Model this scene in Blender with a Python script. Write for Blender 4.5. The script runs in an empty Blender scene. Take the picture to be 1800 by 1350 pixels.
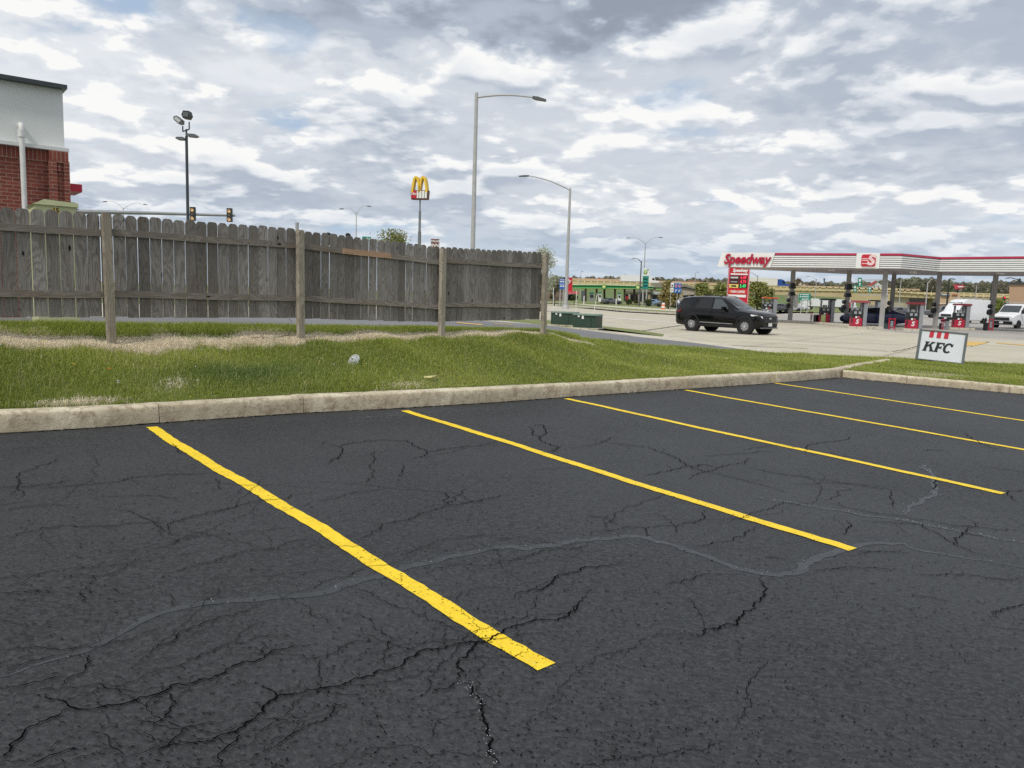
import bpy, bmesh, math, random
import numpy as np
from mathutils import Vector, Matrix

random.seed(7)
rng = np.random.default_rng(11)
scene = bpy.context.scene
C = scene.collection
PI = math.pi

# ------------------------------------------------------------------ camera
FPX = 1350.0                       # focal length in pixels of the 1800 px wide photograph
CAMZ = 1.6
_d = np.array([-.031, 1.0, -(517.0 - 675.0) / FPX]); _d /= np.linalg.norm(_d)
_up = -_d
_fw = np.array([0, 0, 1.0]) - _up * _up[2]; _fw /= np.linalg.norm(_fw)
_rt = np.cross(_fw, _up)
if _rt[0] < 0: _rt = -_rt
RW = np.array([_rt, _fw, _up])     # camera (x right, y down, z forward) -> world
def ray(x, y): return RW @ np.array([x - 900.0, y - 675.0, FPX]) / FPX
cam_data = bpy.data.cameras.new('camera')
cam_data.sensor_fit = 'HORIZONTAL'; cam_data.sensor_width = 36.0; cam_data.lens = 27.0
cam_data.clip_start = 0.05; cam_data.clip_end = 6000
cam = bpy.data.objects.new('camera', cam_data); C.objects.link(cam)
M = Matrix.Identity(4)
for r in range(3):
    M[r][0] = RW[r][0]; M[r][1] = -RW[r][1]; M[r][2] = -RW[r][2]
M[0][3] = 0; M[1][3] = 0; M[2][3] = CAMZ
cam.matrix_world = M
scene.camera = cam
scene.render.resolution_x = 1024; scene.render.resolution_y = 768
scene.view_settings.view_transform = 'Standard'; scene.view_settings.look = 'None'
scene.view_settings.exposure = 0.0; scene.view_settings.gamma = 1.0
scene.render.engine = 'CYCLES'
try:
    scene.cycles.use_denoising = False
    scene.cycles.max_bounces = 6; scene.cycles.transparent_max_bounces = 6
except Exception: pass

# ------------------------------------------------------------------ node helper
class NT:
    def __init__(s, tree): s.t = tree; s.n = tree.nodes; s.l = tree.links
    def node(s, typ, ins=None, **kw):
        n = s.n.new(typ)
        for k, v in kw.items(): setattr(n, k, v)
        for k, v in (ins or {}).items(): s.put(n.inputs[k], v)
        return n
    def put(s, sock, v):
        if isinstance(v, bpy.types.NodeSocket): s.l.new(v, sock)
        elif isinstance(v, bpy.types.Node): s.l.new(v.outputs[0], sock)
        elif isinstance(v, (tuple, list)) and len(v) == 3 and sock.type == 'RGBA': sock.default_value = (*v, 1)
        else: sock.default_value = v
    def math(s, op, a, b=0.0, c=0.0, clamp=False):
        n = s.n.new('ShaderNodeMath'); n.operation = op; n.use_clamp = clamp
        s.put(n.inputs[0], a); s.put(n.inputs[1], b); s.put(n.inputs[2], c)
        return n.outputs[0]
    def vmath(s, op, a, b=(0, 0, 0)):
        n = s.n.new('ShaderNodeVectorMath'); n.operation = op
        s.put(n.inputs[0], a)
        if op == 'SCALE': s.put(n.inputs['Scale'], b)
        else: s.put(n.inputs[1], b)
        return n.outputs['Value'] if op in ('DOT_PRODUCT', 'LENGTH', 'DISTANCE') else n.outputs[0]
    def noise(s, vec, scale, detail=4, rough=.55, dist=0.0):
        n = s.n.new('ShaderNodeTexNoise'); s.put(n.inputs['Vector'], vec)
        s.put(n.inputs['Scale'], scale); n.inputs['Detail'].default_value = detail
        n.inputs['Roughness'].default_value = rough; n.inputs['Distortion'].default_value = dist
        return n.outputs['Fac']
    def smooth(s, x, a, b, lo=0.0, hi=1.0):
        n = s.n.new('ShaderNodeMapRange'); n.interpolation_type = 'SMOOTHSTEP'
        s.put(n.inputs[0], x); n.inputs[1].default_value = a; n.inputs[2].default_value = b
        n.inputs[3].default_value = lo; n.inputs[4].default_value = hi
        return n.outputs[0]
    def mix(s, f, a, b, typ='MIX'):
        n = s.n.new('ShaderNodeMix'); n.data_type = 'RGBA'; n.blend_type = typ
        s.put(n.inputs[0], f); s.put(n.inputs[6], a); s.put(n.inputs[7], b)
        return n.outputs[2]
    def mapping(s, vec, scale=(1, 1, 1), loc=(0, 0, 0), rot=(0, 0, 0)):
        n = s.n.new('ShaderNodeMapping'); s.put(n.inputs[0], vec)
        n.inputs['Scale'].default_value = scale; n.inputs['Location'].default_value = loc; n.inputs['Rotation'].default_value = rot
        return n.outputs[0]

def lin(c):
    c = [v / 255.0 for v in c]
    return tuple(v / 12.92 if v <= .04045 else ((v + .055) / 1.055) ** 2.4 for v in c)

# ------------------------------------------------------------------ world: Nishita sky with a broken cloud deck
SUN_EL = math.radians(52); SUN_AZ = math.radians(212)   # azimuth from +Y clockwise
world = bpy.data.worlds.new('World'); scene.world = world; world.use_nodes = True
world.cycles.sampling_method = 'MANUAL'; world.cycles.sample_map_resolution = 256
w = NT(world.node_tree); w.n.clear()
out = w.node('ShaderNodeOutputWorld'); bg = w.node('ShaderNodeBackground'); bg.inputs['Strength'].default_value = 0.1
w.l.new(bg.outputs[0], out.inputs[0])
sky = w.node('ShaderNodeTexSky'); sky.sky_type = 'NISHITA'; sky.sun_disc = False
sky.sun_elevation = SUN_EL; sky.sun_rotation = SUN_AZ; sky.altitude = 200
sky.dust_density = 1.5
tc = w.node('ShaderNodeTexCoord').outputs['Generated']
sep = w.node('ShaderNodeSeparateXYZ', {0: tc})
zz = w.math('MAXIMUM', sep.outputs[2], 0.0)
zc = w.math('ADD', zz, 0.20)
ux = w.math('DIVIDE', sep.outputs[0], zc); uy = w.math('DIVIDE', sep.outputs[1], zc)
uv = w.node('ShaderNodeCombineXYZ', {0: ux, 1: uy, 2: 0.0}).outputs[0]
# gentle warp so that the deck does not look like plain noise
wn = w.n.new('ShaderNodeTexNoise'); w.put(wn.inputs['Vector'], uv); wn.inputs['Scale'].default_value = 1.6; wn.inputs['Detail'].default_value = 3
warp = w.vmath('SCALE', w.vmath('SUBTRACT', wn.outputs['Color'], (.5, .5, .5)), .12)
uvw = w.vmath('ADD', uv, warp)
def nz1(v, sc, det=0.0): return w.math('ABSOLUTE', w.math('SUBTRACT', w.noise(v, sc, det, .5), .5))
def billow(v):      # rounded heaps with creases between them, three sizes
    r_ = None
    for sc, am, off_ in ((3.4, 1.0, 0.0), (7.5, .5, 5.3), (16.5, .26, 9.1)):
        q = w.math('MULTIPLY', nz1(w.vmath('ADD', v, (off_, off_, 0)), sc), am); r_ = q if r_ is None else w.math('ADD', r_, q)
    return r_
def D(v, det=6): return w.math('ADD', w.noise(v, 2.25, det, .56), w.math('MULTIPLY', w.math('SUBTRACT', .17, billow(v)), -.30))
base = D(uvw); d0 = base
above = D(w.vmath('SCALE', uvw, .957), 3)
low = w.noise(w.vmath('ADD', uvw, (3.1, 7.7, 0)), .8, 2, .5)
mask = w.smooth(base, .445, .545)
lit = w.smooth(w.math('SUBTRACT', base, above), -.07, .10)
thick = w.smooth(base, .52, .70)
inner = w.math('ADD', w.math('MULTIPLY', lit, .56), w.math('MULTIPLY', thick, -.22)); inner = w.math('ADD', inner, .44)
light = w.math('ADD', w.math('MULTIPLY', mask, w.math('SUBTRACT', inner, .53)), .54)
light = w.math('ADD', light, w.math('MULTIPLY', w.math('SUBTRACT', .5, low), 1.3))
bl = w.math('SUBTRACT', billow(w.vmath('SCALE', uvw, 1.01)), billow(w.vmath('SCALE', uvw, .99)))
light = w.math('ADD', light, w.math('MULTIPLY', bl, .25))
light = w.math('ADD', light, w.math('MULTIPLY', w.math('SUBTRACT', w.noise(uvw, 9.0, 5, .6), .5), .45))
# the heavy grey bank high up in the middle, and bright banks beside it
def blob(px, py, sx, sy):
    r_ = ray(px, py); r_ = r_ / np.linalg.norm(r_)
    rx = np.array([r_[1], -r_[0], 0]); rx /= np.linalg.norm(rx); uu = np.cross(rx, r_)
    a = w.math('DIVIDE', w.vmath('DOT_PRODUCT', tc, tuple(rx)), sx)
    b = w.math('DIVIDE', w.vmath('DOT_PRODUCT', tc, tuple(uu)), sy)
    front = w.smooth(w.vmath('DOT_PRODUCT', tc, tuple(r_)), .2, .5)
    jit = w.math('MULTIPLY', w.math('SUBTRACT', d0, .5), 6.0)
    q = w.math('ADD', w.math('ADD', w.math('MULTIPLY', a, a), w.math('MULTIPLY', b, b)), jit)
    return w.math('MULTIPLY', w.smooth(q, .25, 1.5, 1.0, 0.0), front)
light = w.math('SUBTRACT', light, w.math('MULTIPLY', blob(830, -15, .26, .055), .34))
light = w.math('SUBTRACT', light, w.math('MULTIPLY', blob(1420, 60, .30, .07), .10))
light = w.math('ADD', light, w.math('MULTIPLY', blob(640, 120, .16, .04), .2))
light = w.math('ADD', light, w.math('MULTIPLY', blob(1230, 160, .2, .04), .05))
light = w.math('SUBTRACT', light, w.math('MULTIPLY', blob(260, 20, .16, .04), .15))
ramp = w.n.new('ShaderNodeValToRGB'); w.put(ramp.inputs[0], light)
cr = ramp.color_ramp; cr.interpolation = 'EASE'
cr.elements[0].position = 0.0; cr.elements[0].color = (*lin((150, 159, 174)), 1)
cr.elements[1].position = 1.0; cr.elements[1].color = (*lin((250, 250, 249)), 1)
for p_, c_ in ((.3, (180, 190, 204)), (.55, (206, 213, 222)), (.78, (229, 233, 238))):
    e = cr.elements.new(p_); e.color = (*lin(c_), 1)
cloud = w.vmath('SCALE', ramp.outputs[0], 10.0)
# clear gaps
gapn = w.noise(w.vmath('ADD', uvw, (11.3, 2.2, 0)), 1.1, 7, .55)
gap = w.smooth(w.math('SUBTRACT', gapn, w.math('MULTIPLY', mask, .06)), .585, .68)
gap = w.math('MAXIMUM', gap, w.math('MULTIPLY', blob(1180, 178, .045, .014), .5))
gap = w.math('MAXIMUM', gap, w.math('MULTIPLY', blob(1205, 232, .04, .010), .55))
gap = w.math('MAXIMUM', gap, w.math('MULTIPLY', blob(505, 62, .03, .02), .5))
blue = w.mix(.62, w.vmath('SCALE', sky.outputs[0], .9), (4.6, 6.3, 8.6))
colr = w.mix(w.math('MULTIPLY', gap, .8), cloud, blue)
# distance: the deck sinks into blue-grey air towards the horizon
hz = w.smooth(zz, -.01, .13, 1.0, 0.0)
hzc = w.mix(.85, sky.outputs[0], tuple(10 * v for v in lin((184, 203, 225))))
colr = w.mix(w.math('MULTIPLY', w.math('POWER', hz, 1.2), .86), colr, hzc)
w.put(bg.inputs['Color'], colr)

sl = bpy.data.lights.new('sun', 'SUN'); sl.energy = 2.4; sl.angle = math.radians(9); sl.color = (1.0, .95, .87)
so = bpy.data.objects.new('sun', sl); C.objects.link(so)
sd = Vector((math.sin(SUN_AZ) * math.cos(SUN_EL), math.cos(SUN_AZ) * math.cos(SUN_EL), math.sin(SUN_EL)))
so.rotation_euler = sd.to_track_quat('Z', 'Y').to_euler(); so.location = (0, 0, 60)

# ------------------------------------------------------------------ survey helpers (pixels of the photograph -> places in the world)
def G(px, py, z=0.0):
    r_ = ray(px, py); t = (z - CAMZ) / r_[2]; return Vector((r_[0] * t, r_[1] * t, z))
def P(px, py, Y):
    r_ = ray(px, py); t = Y / r_[1]; return Vector((r_[0] * t, Y, CAMZ + r_[2] * t))
LN = np.array([-0.02868938, 0.01373234, -0.99949404]); LH = 1.56504
def lotz(x, y): return CAMZ + (LH - LN[0] * x - LN[1] * y) / LN[2]
def L(px, py, h=0.0):
    r_ = ray(px, py); t = LH / (r_ @ LN); return Vector((r_[0] * t, r_[1] * t, CAMZ + r_[2] * t + h))
def mpp(Y): return Y / FPX * 1.006
def yaw_cam(x, y): return math.atan2(-x, y)

# ------------------------------------------------------------------ materials
MATS = {}
def pmat(name, col, rough=.6, metal=0.0, var=.12, vs=3.0, bump=0.0, bs=40.0, spec=.5, coat=0.0, alpha=1.0, emit=None):
    if name in MATS: return MATS[name]
    m = bpy.data.materials.new(name); m.use_nodes = True
    t = NT(m.node_tree); b = t.n['Principled BSDF']
    o = t.node('ShaderNodeTexCoord').outputs['Object']
    n = t.noise(o, vs, 5, .6)
    f = t.smooth(n, .3, .7)
    c = t.mix(f, tuple(v * (1 - var) for v in col), tuple(min(1, v * (1 + var)) for v in col))
    t.put(b.inputs['Base Color'], c)
    b.inputs['Roughness'].default_value = rough; b.inputs['Metallic'].default_value = metal
    b.inputs['Specular IOR Level'].default_value = spec
    b.inputs['Coat Weight'].default_value = coat; b.inputs['Coat Roughness'].default_value = .05
    if emit: t.put(b.inputs['Emission Color'], emit[0]); b.inputs['Emission Strength'].default_value = emit[1]
    if bump:
        bn = t.node('ShaderNodeBump', {'Height': t.noise(o, bs, 6, .6), 'Strength': bump, 'Distance': .01})
        t.put(b.inputs['Normal'], bn)
    MATS[name] = m
    return m

# ------------------------------------------------------------------ mesh builder
class MB:
    def __init__(s): s.v = []; s.f = []; s.m = []; s.mat = 0
    def add(s, vs, fs):
        o = len(s.v); s.v += [tuple(v) for v in vs]
        for f in fs: s.f.append(tuple(i + o for i in f)); s.m.append(s.mat)
        return s
    def box(s, c, size, rz=0.0, rx=0.0, ry=0.0, top=1.0):
        hx, hy, hz = size[0] / 2, size[1] / 2, size[2] / 2
        R = (Matrix.Rotation(rz, 3, 'Z') @ Matrix.Rotation(ry, 3, 'Y') @ Matrix.Rotation(rx, 3, 'X'))
        vs = []
        for z in (-hz, hz):
            k = top if z > 0 else 1.0
            for x, y in ((-hx, -hy), (hx, -hy), (hx, hy), (-hx, hy)):
                vs.append(R @ Vector((x * k, y * k, z)) + Vector(c))
        return s.add(vs, [(3, 2, 1, 0), (4, 5, 6, 7), (0, 1, 5, 4), (1, 2, 6, 5), (2, 3, 7, 6), (3, 0, 4, 7)])
    def tube(s, pts, r, n=8, cap=True):
        pts = [Vector(p) for p in pts]
        rs = r if isinstance(r, (list, tuple)) else [r] * len(pts)
        vs = []; ref = None
        for i, p in enumerate(pts):
            d = (pts[min(i + 1, len(pts) - 1)] - pts[max(i - 1, 0)]).normalized()
            if ref is None: ref = Vector((0, 0, 1)) if abs(d.z) < .9 else Vector((1, 0, 0))
            a = d.cross(ref).normalized(); b = a.cross(d).normalized(); ref = b
            for k in range(n):
                t = 2 * PI * k / n
                vs.append(p + (a * math.cos(t) + b * math.sin(t)) * rs[i])
        fs = []
        for i in range(len(pts) - 1):
            for k in range(n):
                k2 = (k + 1) % n
                fs.append((i * n + k, i * n + k2, (i + 1) * n + k2, (i + 1) * n + k))
        if cap: fs += [tuple(range(n))[::-1], tuple((len(pts) - 1) * n + k for k in range(n))]
        return s.add(vs, fs)
    def prism(s, poly, d, axis='y', off=0.0):
        """poly of (a,b) pairs, extruded by d along axis (centre at off)"""
        n = len(poly); vs = []
        for e in (off - d / 2, off + d / 2):
            for a, b in poly:
                vs.append({'y': (a, e, b), 'x': (e, a, b), 'z': (a, b, e)}[axis])
        fs = [tuple(range(n))[::-1], tuple(range(n, 2 * n))]
        for i in range(n):
            j = (i + 1) % n; fs.append((i, j, j + n, i + n))
        return s.add(vs, fs)
    def cyl(s, c, r, h, axis='z', n=16, r2=None):
        r2 = r if r2 is None else r2
        ax = {'x': Vector((1, 0, 0)), 'y': Vector((0, 1, 0)), 'z': Vector((0, 0, 1))}[axis]
        c = Vector(c); return s.tube([c - ax * h / 2, c + ax * h / 2], [r, r2], n)
    def sheet(s, pts): return s.add(pts, [tuple(range(len(pts)))])
    def build(s, name, mats, parent=None, smooth=None, loc=None):
        me = bpy.data.meshes.new(name); me.from_pydata(s.v, [], s.f)
        for m in (mats if isinstance(mats, (list, tuple)) else [mats]): me.materials.append(m)
        me.polygons.foreach_set('material_index', s.m)
        bm = bmesh.new(); bm.from_mesh(me); bmesh.ops.recalc_face_normals(bm, faces=bm.faces); bm.to_mesh(me); bm.free()
        if smooth is not None:
            me.polygons.foreach_set('use_smooth', [True] * len(me.polygons))
            try: me.set_sharp_from_angle(angle=math.radians(smooth))
            except Exception: pass
        me.update()
        o = bpy.data.objects.new(name, me); C.objects.link(o)
        if parent is not None: o.parent = parent
        if loc is not None: o.location = loc
        return o
def flat(name, pts, m, z=None, kind='structure', parent=None):
    """a ground sheet from world points, triangulated"""
    bm = bmesh.new()
    vs = [bm.verts.new((p[0], p[1], p[2] if z is None else z)) for p in pts]
    f = bm.faces.new(vs); bmesh.ops.triangulate(bm, faces=[f]); bmesh.ops.recalc_face_normals(bm, faces=bm.faces)
    bm.normal_update(); bmesh.ops.reverse_faces(bm, faces=[ff for ff in bm.faces if ff.normal.z < 0])
    me = bpy.data.meshes.new(name); bm.to_mesh(me); bm.free(); me.materials.append(m)
    o = bpy.data.objects.new(name, me); C.objects.link(o)
    if parent is not None: o.parent = parent
    elif kind: o['kind'] = kind
    return o
def thing(name, label, cat, loc=(0, 0, 0), rz=0.0, group=None):
    o = bpy.data.objects.new(name, None); C.objects.link(o); o.empty_display_size = .2
    o.location = loc; o.rotation_euler = (0, 0, rz); o['label'] = label; o['category'] = cat
    if group: o['group'] = group
    return o
def tag(o, label, cat, group=None):
    o['label'] = label; o['category'] = cat
    if group: o['group'] = group
    return o
def text(name, s, size, m, parent, loc, shear=0.0, off=0.0, ext=.01, sx=1.0, rx=PI / 2, align='CENTER', ry=0.0):
    cu = bpy.data.curves.new(name, 'FONT'); cu.body = s; cu.size = size; cu.shear = shear; cu.offset = off
    cu.extrude = ext; cu.align_x = align; cu.align_y = 'CENTER'; cu.resolution_u = 4
    tmp = bpy.data.objects.new('tmp', cu); C.objects.link(tmp)
    dg = bpy.context.evaluated_depsgraph_get()
    me = bpy.data.meshes.new_from_object(tmp.evaluated_get(dg)); bpy.data.objects.remove(tmp); bpy.data.curves.remove(cu)
    me.name = name; me.materials.clear(); me.materials.append(m)
    o = bpy.data.objects.new(name, me); C.objects.link(o); o.parent = parent
    o.location = loc; o.rotation_euler = (rx, ry, 0); o.scale = (sx, 1, 1)
    return o

# ================================================================== ground materials
def asphalt_mat():
    m = bpy.data.materials.new('sealed_asphalt'); m.use_nodes = True; t = NT(m.node_tree); b = t.n['Principled BSDF']
    o = t.node('ShaderNodeTexCoord').outputs['Object']
    big = t.noise(o, .55, 5, .6, .6); mid = t.noise(o, 4, 5, .65); fine = t.noise(o, 95, 4, .7); grit = t.noise(o, 230, 3, .7)
    ns = t.mapping(o, (20, 38, 1), rot=(0, 0, .3)); pit = t.noise(ns, 1.0, 4, .65)
    worn = t.smooth(t.noise(o, .32, 3, .5), .4, .62)          # coarse worn areas against freshly sealed smooth ones
    pits = t.math('MULTIPLY', t.smooth(pit, .545, .605), t.math('ADD', t.math('MULTIPLY', worn, .75), .25))
    c = t.mix(t.smooth(big, .3, .7), (.021, .0225, .0245), (.035, .0368, .0395))
    c = t.mix(t.math('MULTIPLY', t.smooth(mid, .35, .7), .35), c, (.045, .047, .051))
    c = t.mix(t.math('MULTIPLY', t.smooth(t.noise(o, 45, 4, .7), .4, .7), .6), c, (.078, .081, .085))
    c = t.mix(t.math('MULTIPLY', t.smooth(fine, .5, .7), .45), c, (.012, .012, .013))
    c = t.mix(t.math('MULTIPLY', pits, .55), c, (.010, .010, .011))
    # hairline map cracking in patches
    vo = t.n.new('ShaderNodeTexVoronoi'); vo.feature = 'DISTANCE_TO_EDGE'
    wv = t.vmath('ADD', o, t.vmath('SCALE', t.vmath('SUBTRACT', t.node('ShaderNodeTexNoise', {'Vector': o, 'Scale': 7.0, 'Detail': 5.0}).outputs['Color'], (.5, .5, .5)), .22))
    t.put(vo.inputs['Vector'], wv); vo.inputs['Scale'].default_value = 2.1
    patch = t.smooth(t.noise(o, .8, 3, .6), .5, .62)
    hair = t.math('MULTIPLY', t.smooth(vo.outputs['Distance'], .0, .012, 1, 0), patch)
    hair = t.math('MULTIPLY', hair, t.smooth(mid, .42, .56))
    c = t.mix(t.math('MULTIPLY', hair, .75), c, (.009, .009, .010))
    t.put(b.inputs['Base Color'], c)
    t.put(b.inputs['Roughness'], t.math('ADD', t.math('MULTIPLY', mid, .25), .50))
    b.inputs['Specular IOR Level'].default_value = .30
    h = t.math('ADD', t.math('MULTIPLY', fine, .6), t.math('MULTIPLY', grit, .3))
    h = t.math('SUBTRACT', h, t.math('MULTIPLY', pits, .8)); h = t.math('SUBTRACT', h, t.math('MULTIPLY', hair, .8))
    h = t.math('ADD', h, t.math('MULTIPLY', mid, .5))
    t.put(b.inputs['Normal'], t.node('ShaderNodeBump', {'Height': h, 'Strength': .75, 'Distance': .008}))
    return m
M_ASPH = asphalt_mat()
M_CRACK = pmat('crack_dark', (.004, .004, .0045), 1.0, var=.2, vs=30, spec=.0)
M_BAND = pmat('sealer_band', (.035, .038, .042), .5, var=.25, vs=9, bump=.4, bs=60)
M_GLINT = pmat('salt_glint', (.55, .56, .58), .4, var=.2, vs=50)
def yellow_mat():
    m = bpy.data.materials.new('yellow_line_paint'); m.use_nodes = True; t = NT(m.node_tree); b = t.n['Principled BSDF']
    o = t.node('ShaderNodeTexCoord').outputs['Object']
    mid = t.noise(o, 9, 5, .65); fine = t.noise(o, 95, 4, .7); ns = t.mapping(o, (45, 70, 1), rot=(0, 0, .5)); pit = t.noise(ns, 1, 4, .7)
    c = t.mix(t.smooth(mid, .3, .7), (.82, .56, .012), (.92, .66, .02))
    pp = t.math('MULTIPLY', t.smooth(pit, .585, .66), t.smooth(t.noise(o, 2.3, 3, .6), .45, .6))
    c = t.mix(t.math('MULTIPLY', pp, .9), c, (.10, .07, .015))
    c = t.mix(t.math('MULTIPLY', t.smooth(fine, .60, .75), .35), c, (.45, .28, .02))
    t.put(b.inputs['Base Color'], c); b.inputs['Roughness'].default_value = .62
    t.put(b.inputs['Normal'], t.node('ShaderNodeBump', {'Height': t.math('SUBTRACT', fine, pp), 'Strength': .6, 'Distance': .006}))
    return m
M_YEL = yellow_mat()
def concrete_mat(name, c1, c2, stain, jscale=None, pitk=1.0, rot=0.0):
    m = bpy.data.materials.new(name); m.use_nodes = True; t = NT(m.node_tree); b = t.n['Principled BSDF']
    o = t.node('ShaderNodeTexCoord').outputs['Object']
    big = t.noise(o, .35, 5, .6, .5); mid = t.noise(o, 3.5, 6, .7); fine = t.noise(o, 60, 5, .75)
    c = t.mix(t.smooth(big, .3, .7), c1, c2)
    c = t.mix(t.math('MULTIPLY', t.smooth(mid, .45, .75), .5), c, stain)
    c = t.mix(t.math('MULTIPLY', t.smooth(fine, .56, .72), .55 * pitk), c, tuple(v * .45 for v in stain))
    if jscale:
        mo = t.mapping(o, (1, 1, 1), rot=(0, 0, rot)); sp = t.node('ShaderNodeSeparateXYZ', {0: mo})
        for k, w_ in ((0, jscale[0]), (1, jscale[1])):
            fr = t.math('FRACT', t.math('DIVIDE', sp.outputs[k], w_)); dd = t.math('ABSOLUTE', t.math('SUBTRACT', fr, .5))
            j = t.smooth(dd, .5 - .035 / w_ - .012, .5 - .02 / w_)
            c = t.mix(t.math('MULTIPLY', j, .45), c, tuple(v * .35 for v in stain))
    t.put(b.inputs['Base Color'], c); b.inputs['Roughness'].default_value = .85
    t.put(b.inputs['Normal'], t.node('ShaderNodeBump', {'Height': t.math('ADD', fine, mid), 'Strength': .5, 'Distance': .006}))
    return m
M_ROAD = concrete_mat('road_concrete', (.44, .40, .31), (.53, .485, .385), (.35, .315, .24), (4.6, 3.7), .35, .62)
M_APRON = concrete_mat('apron_concrete', (.33, .31, .285), (.40, .375, .34), (.26, .24, .22), (3.6, 3.6), .35, .46)
M_PATH = concrete_mat('driveway_asphalt', (.15, .15, .155), (.195, .195, .20), (.12, .12, .12), None, .4)
M_WALK = concrete_mat('sidewalk_concrete', (.50, .46, .37), (.58, .53, .43), (.40, .36, .28), (1.6, 1.6), .3, .6)
def kerb_mat():
    m = bpy.data.materials.new('kerb_concrete'); m.use_nodes = True; t = NT(m.node_tree); b = t.n['Principled BSDF']
    o = t.node('ShaderNodeTexCoord').outputs['Object']
    big = t.noise(o, 1.3, 5, .65, .5); mid = t.noise(o, 9, 6, .7); fine = t.noise(o, 75, 5, .75)
    c = t.mix(t.smooth(big, .3, .7), (.50, .435, .305), (.71, .635, .475))
    c = t.mix(t.math('MULTIPLY', t.smooth(mid, .46, .66), .75), c, (.29, .225, .155))
    c = t.mix(t.math('MULTIPLY', t.smooth(fine, .55, .7), .6), c, (.13, .105, .08))
    c = t.mix(t.math('MULTIPLY', t.smooth(t.noise(o, 40, 3, .6), .66, .72), .9), c, (.05, .045, .04))
    vx = t.noise(t.mapping(o, (3, 3, 22)), 1.5, 5, .7)
    c = t.mix(t.math('MULTIPLY', t.smooth(vx, .56, .68), .5), c, (.20, .15, .10))
    wl = t.n.new('ShaderNodeTexVoronoi'); wl.feature = 'DISTANCE_TO_EDGE'; t.put(wl.inputs['Vector'], t.vmath('ADD', t.mapping(o, (1, 1, .4)), t.vmath('SCALE', t.node('ShaderNodeTexNoise', {'Vector': o, 'Scale': 6.0, 'Detail': 5.0}).outputs['Color'], .3))); wl.inputs['Scale'].default_value = .9
    c = t.mix(t.math('MULTIPLY', t.smooth(wl.outputs['Distance'], 0, .006, 1, 0), .35), c, (.08, .06, .045))
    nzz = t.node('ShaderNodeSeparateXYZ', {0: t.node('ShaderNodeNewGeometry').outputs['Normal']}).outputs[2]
    side_tone = t.math('MULTIPLY', t.smooth(nzz, .25, .75, 1, 0), t.smooth(t.noise(o, 5, 5, .65), .25, .6))
    c = t.mix(t.math('MULTIPLY', side_tone, .38), c, (.23, .165, .10))      # upright faces mixed towards brown in patches
    t.put(b.inputs['Base Color'], c); b.inputs['Roughness'].default_value = .9
    h = t.math('SUBTRACT', t.math('ADD', t.math('MULTIPLY', fine, .5), mid), t.smooth(fine, .6, .72))
    t.put(b.inputs['Normal'], t.node('ShaderNodeBump', {'Height': h, 'Strength': .8, 'Distance': .012}))
    return m
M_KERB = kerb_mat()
def grass_ground_mat(name, a, b_, dry, k=.35):
    m = bpy.data.materials.new(name); m.use_nodes = True; t = NT(m.node_tree); b = t.n['Principled BSDF']
    o = t.node('ShaderNodeTexCoord').outputs['Object']
    c = t.mix(t.smooth(t.noise(o, 1.2, 5, .6), .3, .7), a, b_)
    c = t.mix(t.math('MULTIPLY', t.smooth(t.noise(o, .5, 6, .7), .5, .7), k), c, dry)
    c = t.mix(t.math('MULTIPLY', t.smooth(t.noise(o, 30, 4, .7), .45, .7), .5), c, tuple(v * .4 for v in a))
    t.put(b.inputs['Base Color'], c); b.inputs['Roughness'].default_value = .95
    t.put(b.inputs['Normal'], t.node('ShaderNodeBump', {'Height': t.noise(o, 45, 5, .7), 'Strength': .8, 'Distance': .03}))
    return m
M_VERGE = grass_ground_mat('verge_grass', (.15, .18, .05), (.23, .26, .09), (.30, .26, .13))
M_HILL = grass_ground_mat('embankment_grass', (.10, .15, .045), (.15, .20, .06), (.20, .19, .09))
def lawn_mat():
    m = bpy.data.materials.new('lawn_soil'); m.use_nodes = True; t = NT(m.node_tree); b = t.n['Principled BSDF']
    o = t.node('ShaderNodeTexCoord').outputs['Object']
    at = t.node('ShaderNodeAttribute', attribute_name='straw').outputs['Fac']
    g = t.mix(t.smooth(t.noise(o, 6, 5, .7), .3, .7), (.09, .12, .03), (.16, .19, .05))
    s_ = t.mix(t.smooth(t.noise(o, 25, 6, .75), .3, .7), (.42, .36, .27), (.72, .64, .52))
    t.put(b.inputs['Base Color'], t.mix(at, g, s_)); b.inputs['Roughness'].default_value = .95
    t.put(b.inputs['Normal'], t.node('ShaderNodeBump', {'Height': t.noise(o, 60, 5, .7), 'Strength': .8, 'Distance': .02}))
    return m

# ================================================================== terrain
# one ground sheet reaching the horizon; it dips below the car park and the lawn
xs = np.concatenate([[-3000, -900, -300, -120, -60], np.linspace(-40, 60, 26), [90, 150, 320, 900, 3000]])
ys = np.concatenate([[-1500, -400, -120, -40], np.linspace(-20, 40, 16), [60, 100, 160, 240, 340, 700, 1500, 4000]])
vs = []
for y in ys:
    for x in xs:
        z = -.03
        if y < 30 and -50 < x < 70: z = min(z, lotz(x, y) - .25, -.35) if y < 24 else -.2
        vs.append((x, y, z))
nx = len(xs)
fs = [(j * nx + i, j * nx + i + 1, (j + 1) * nx + i + 1, (j + 1) * nx + i) for j in range(len(ys) - 1) for i in range(nx - 1)]
gm = MB(); gm.add(vs, fs); go = gm.build('ground', M_VERGE); go['kind'] = 'structure'

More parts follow.
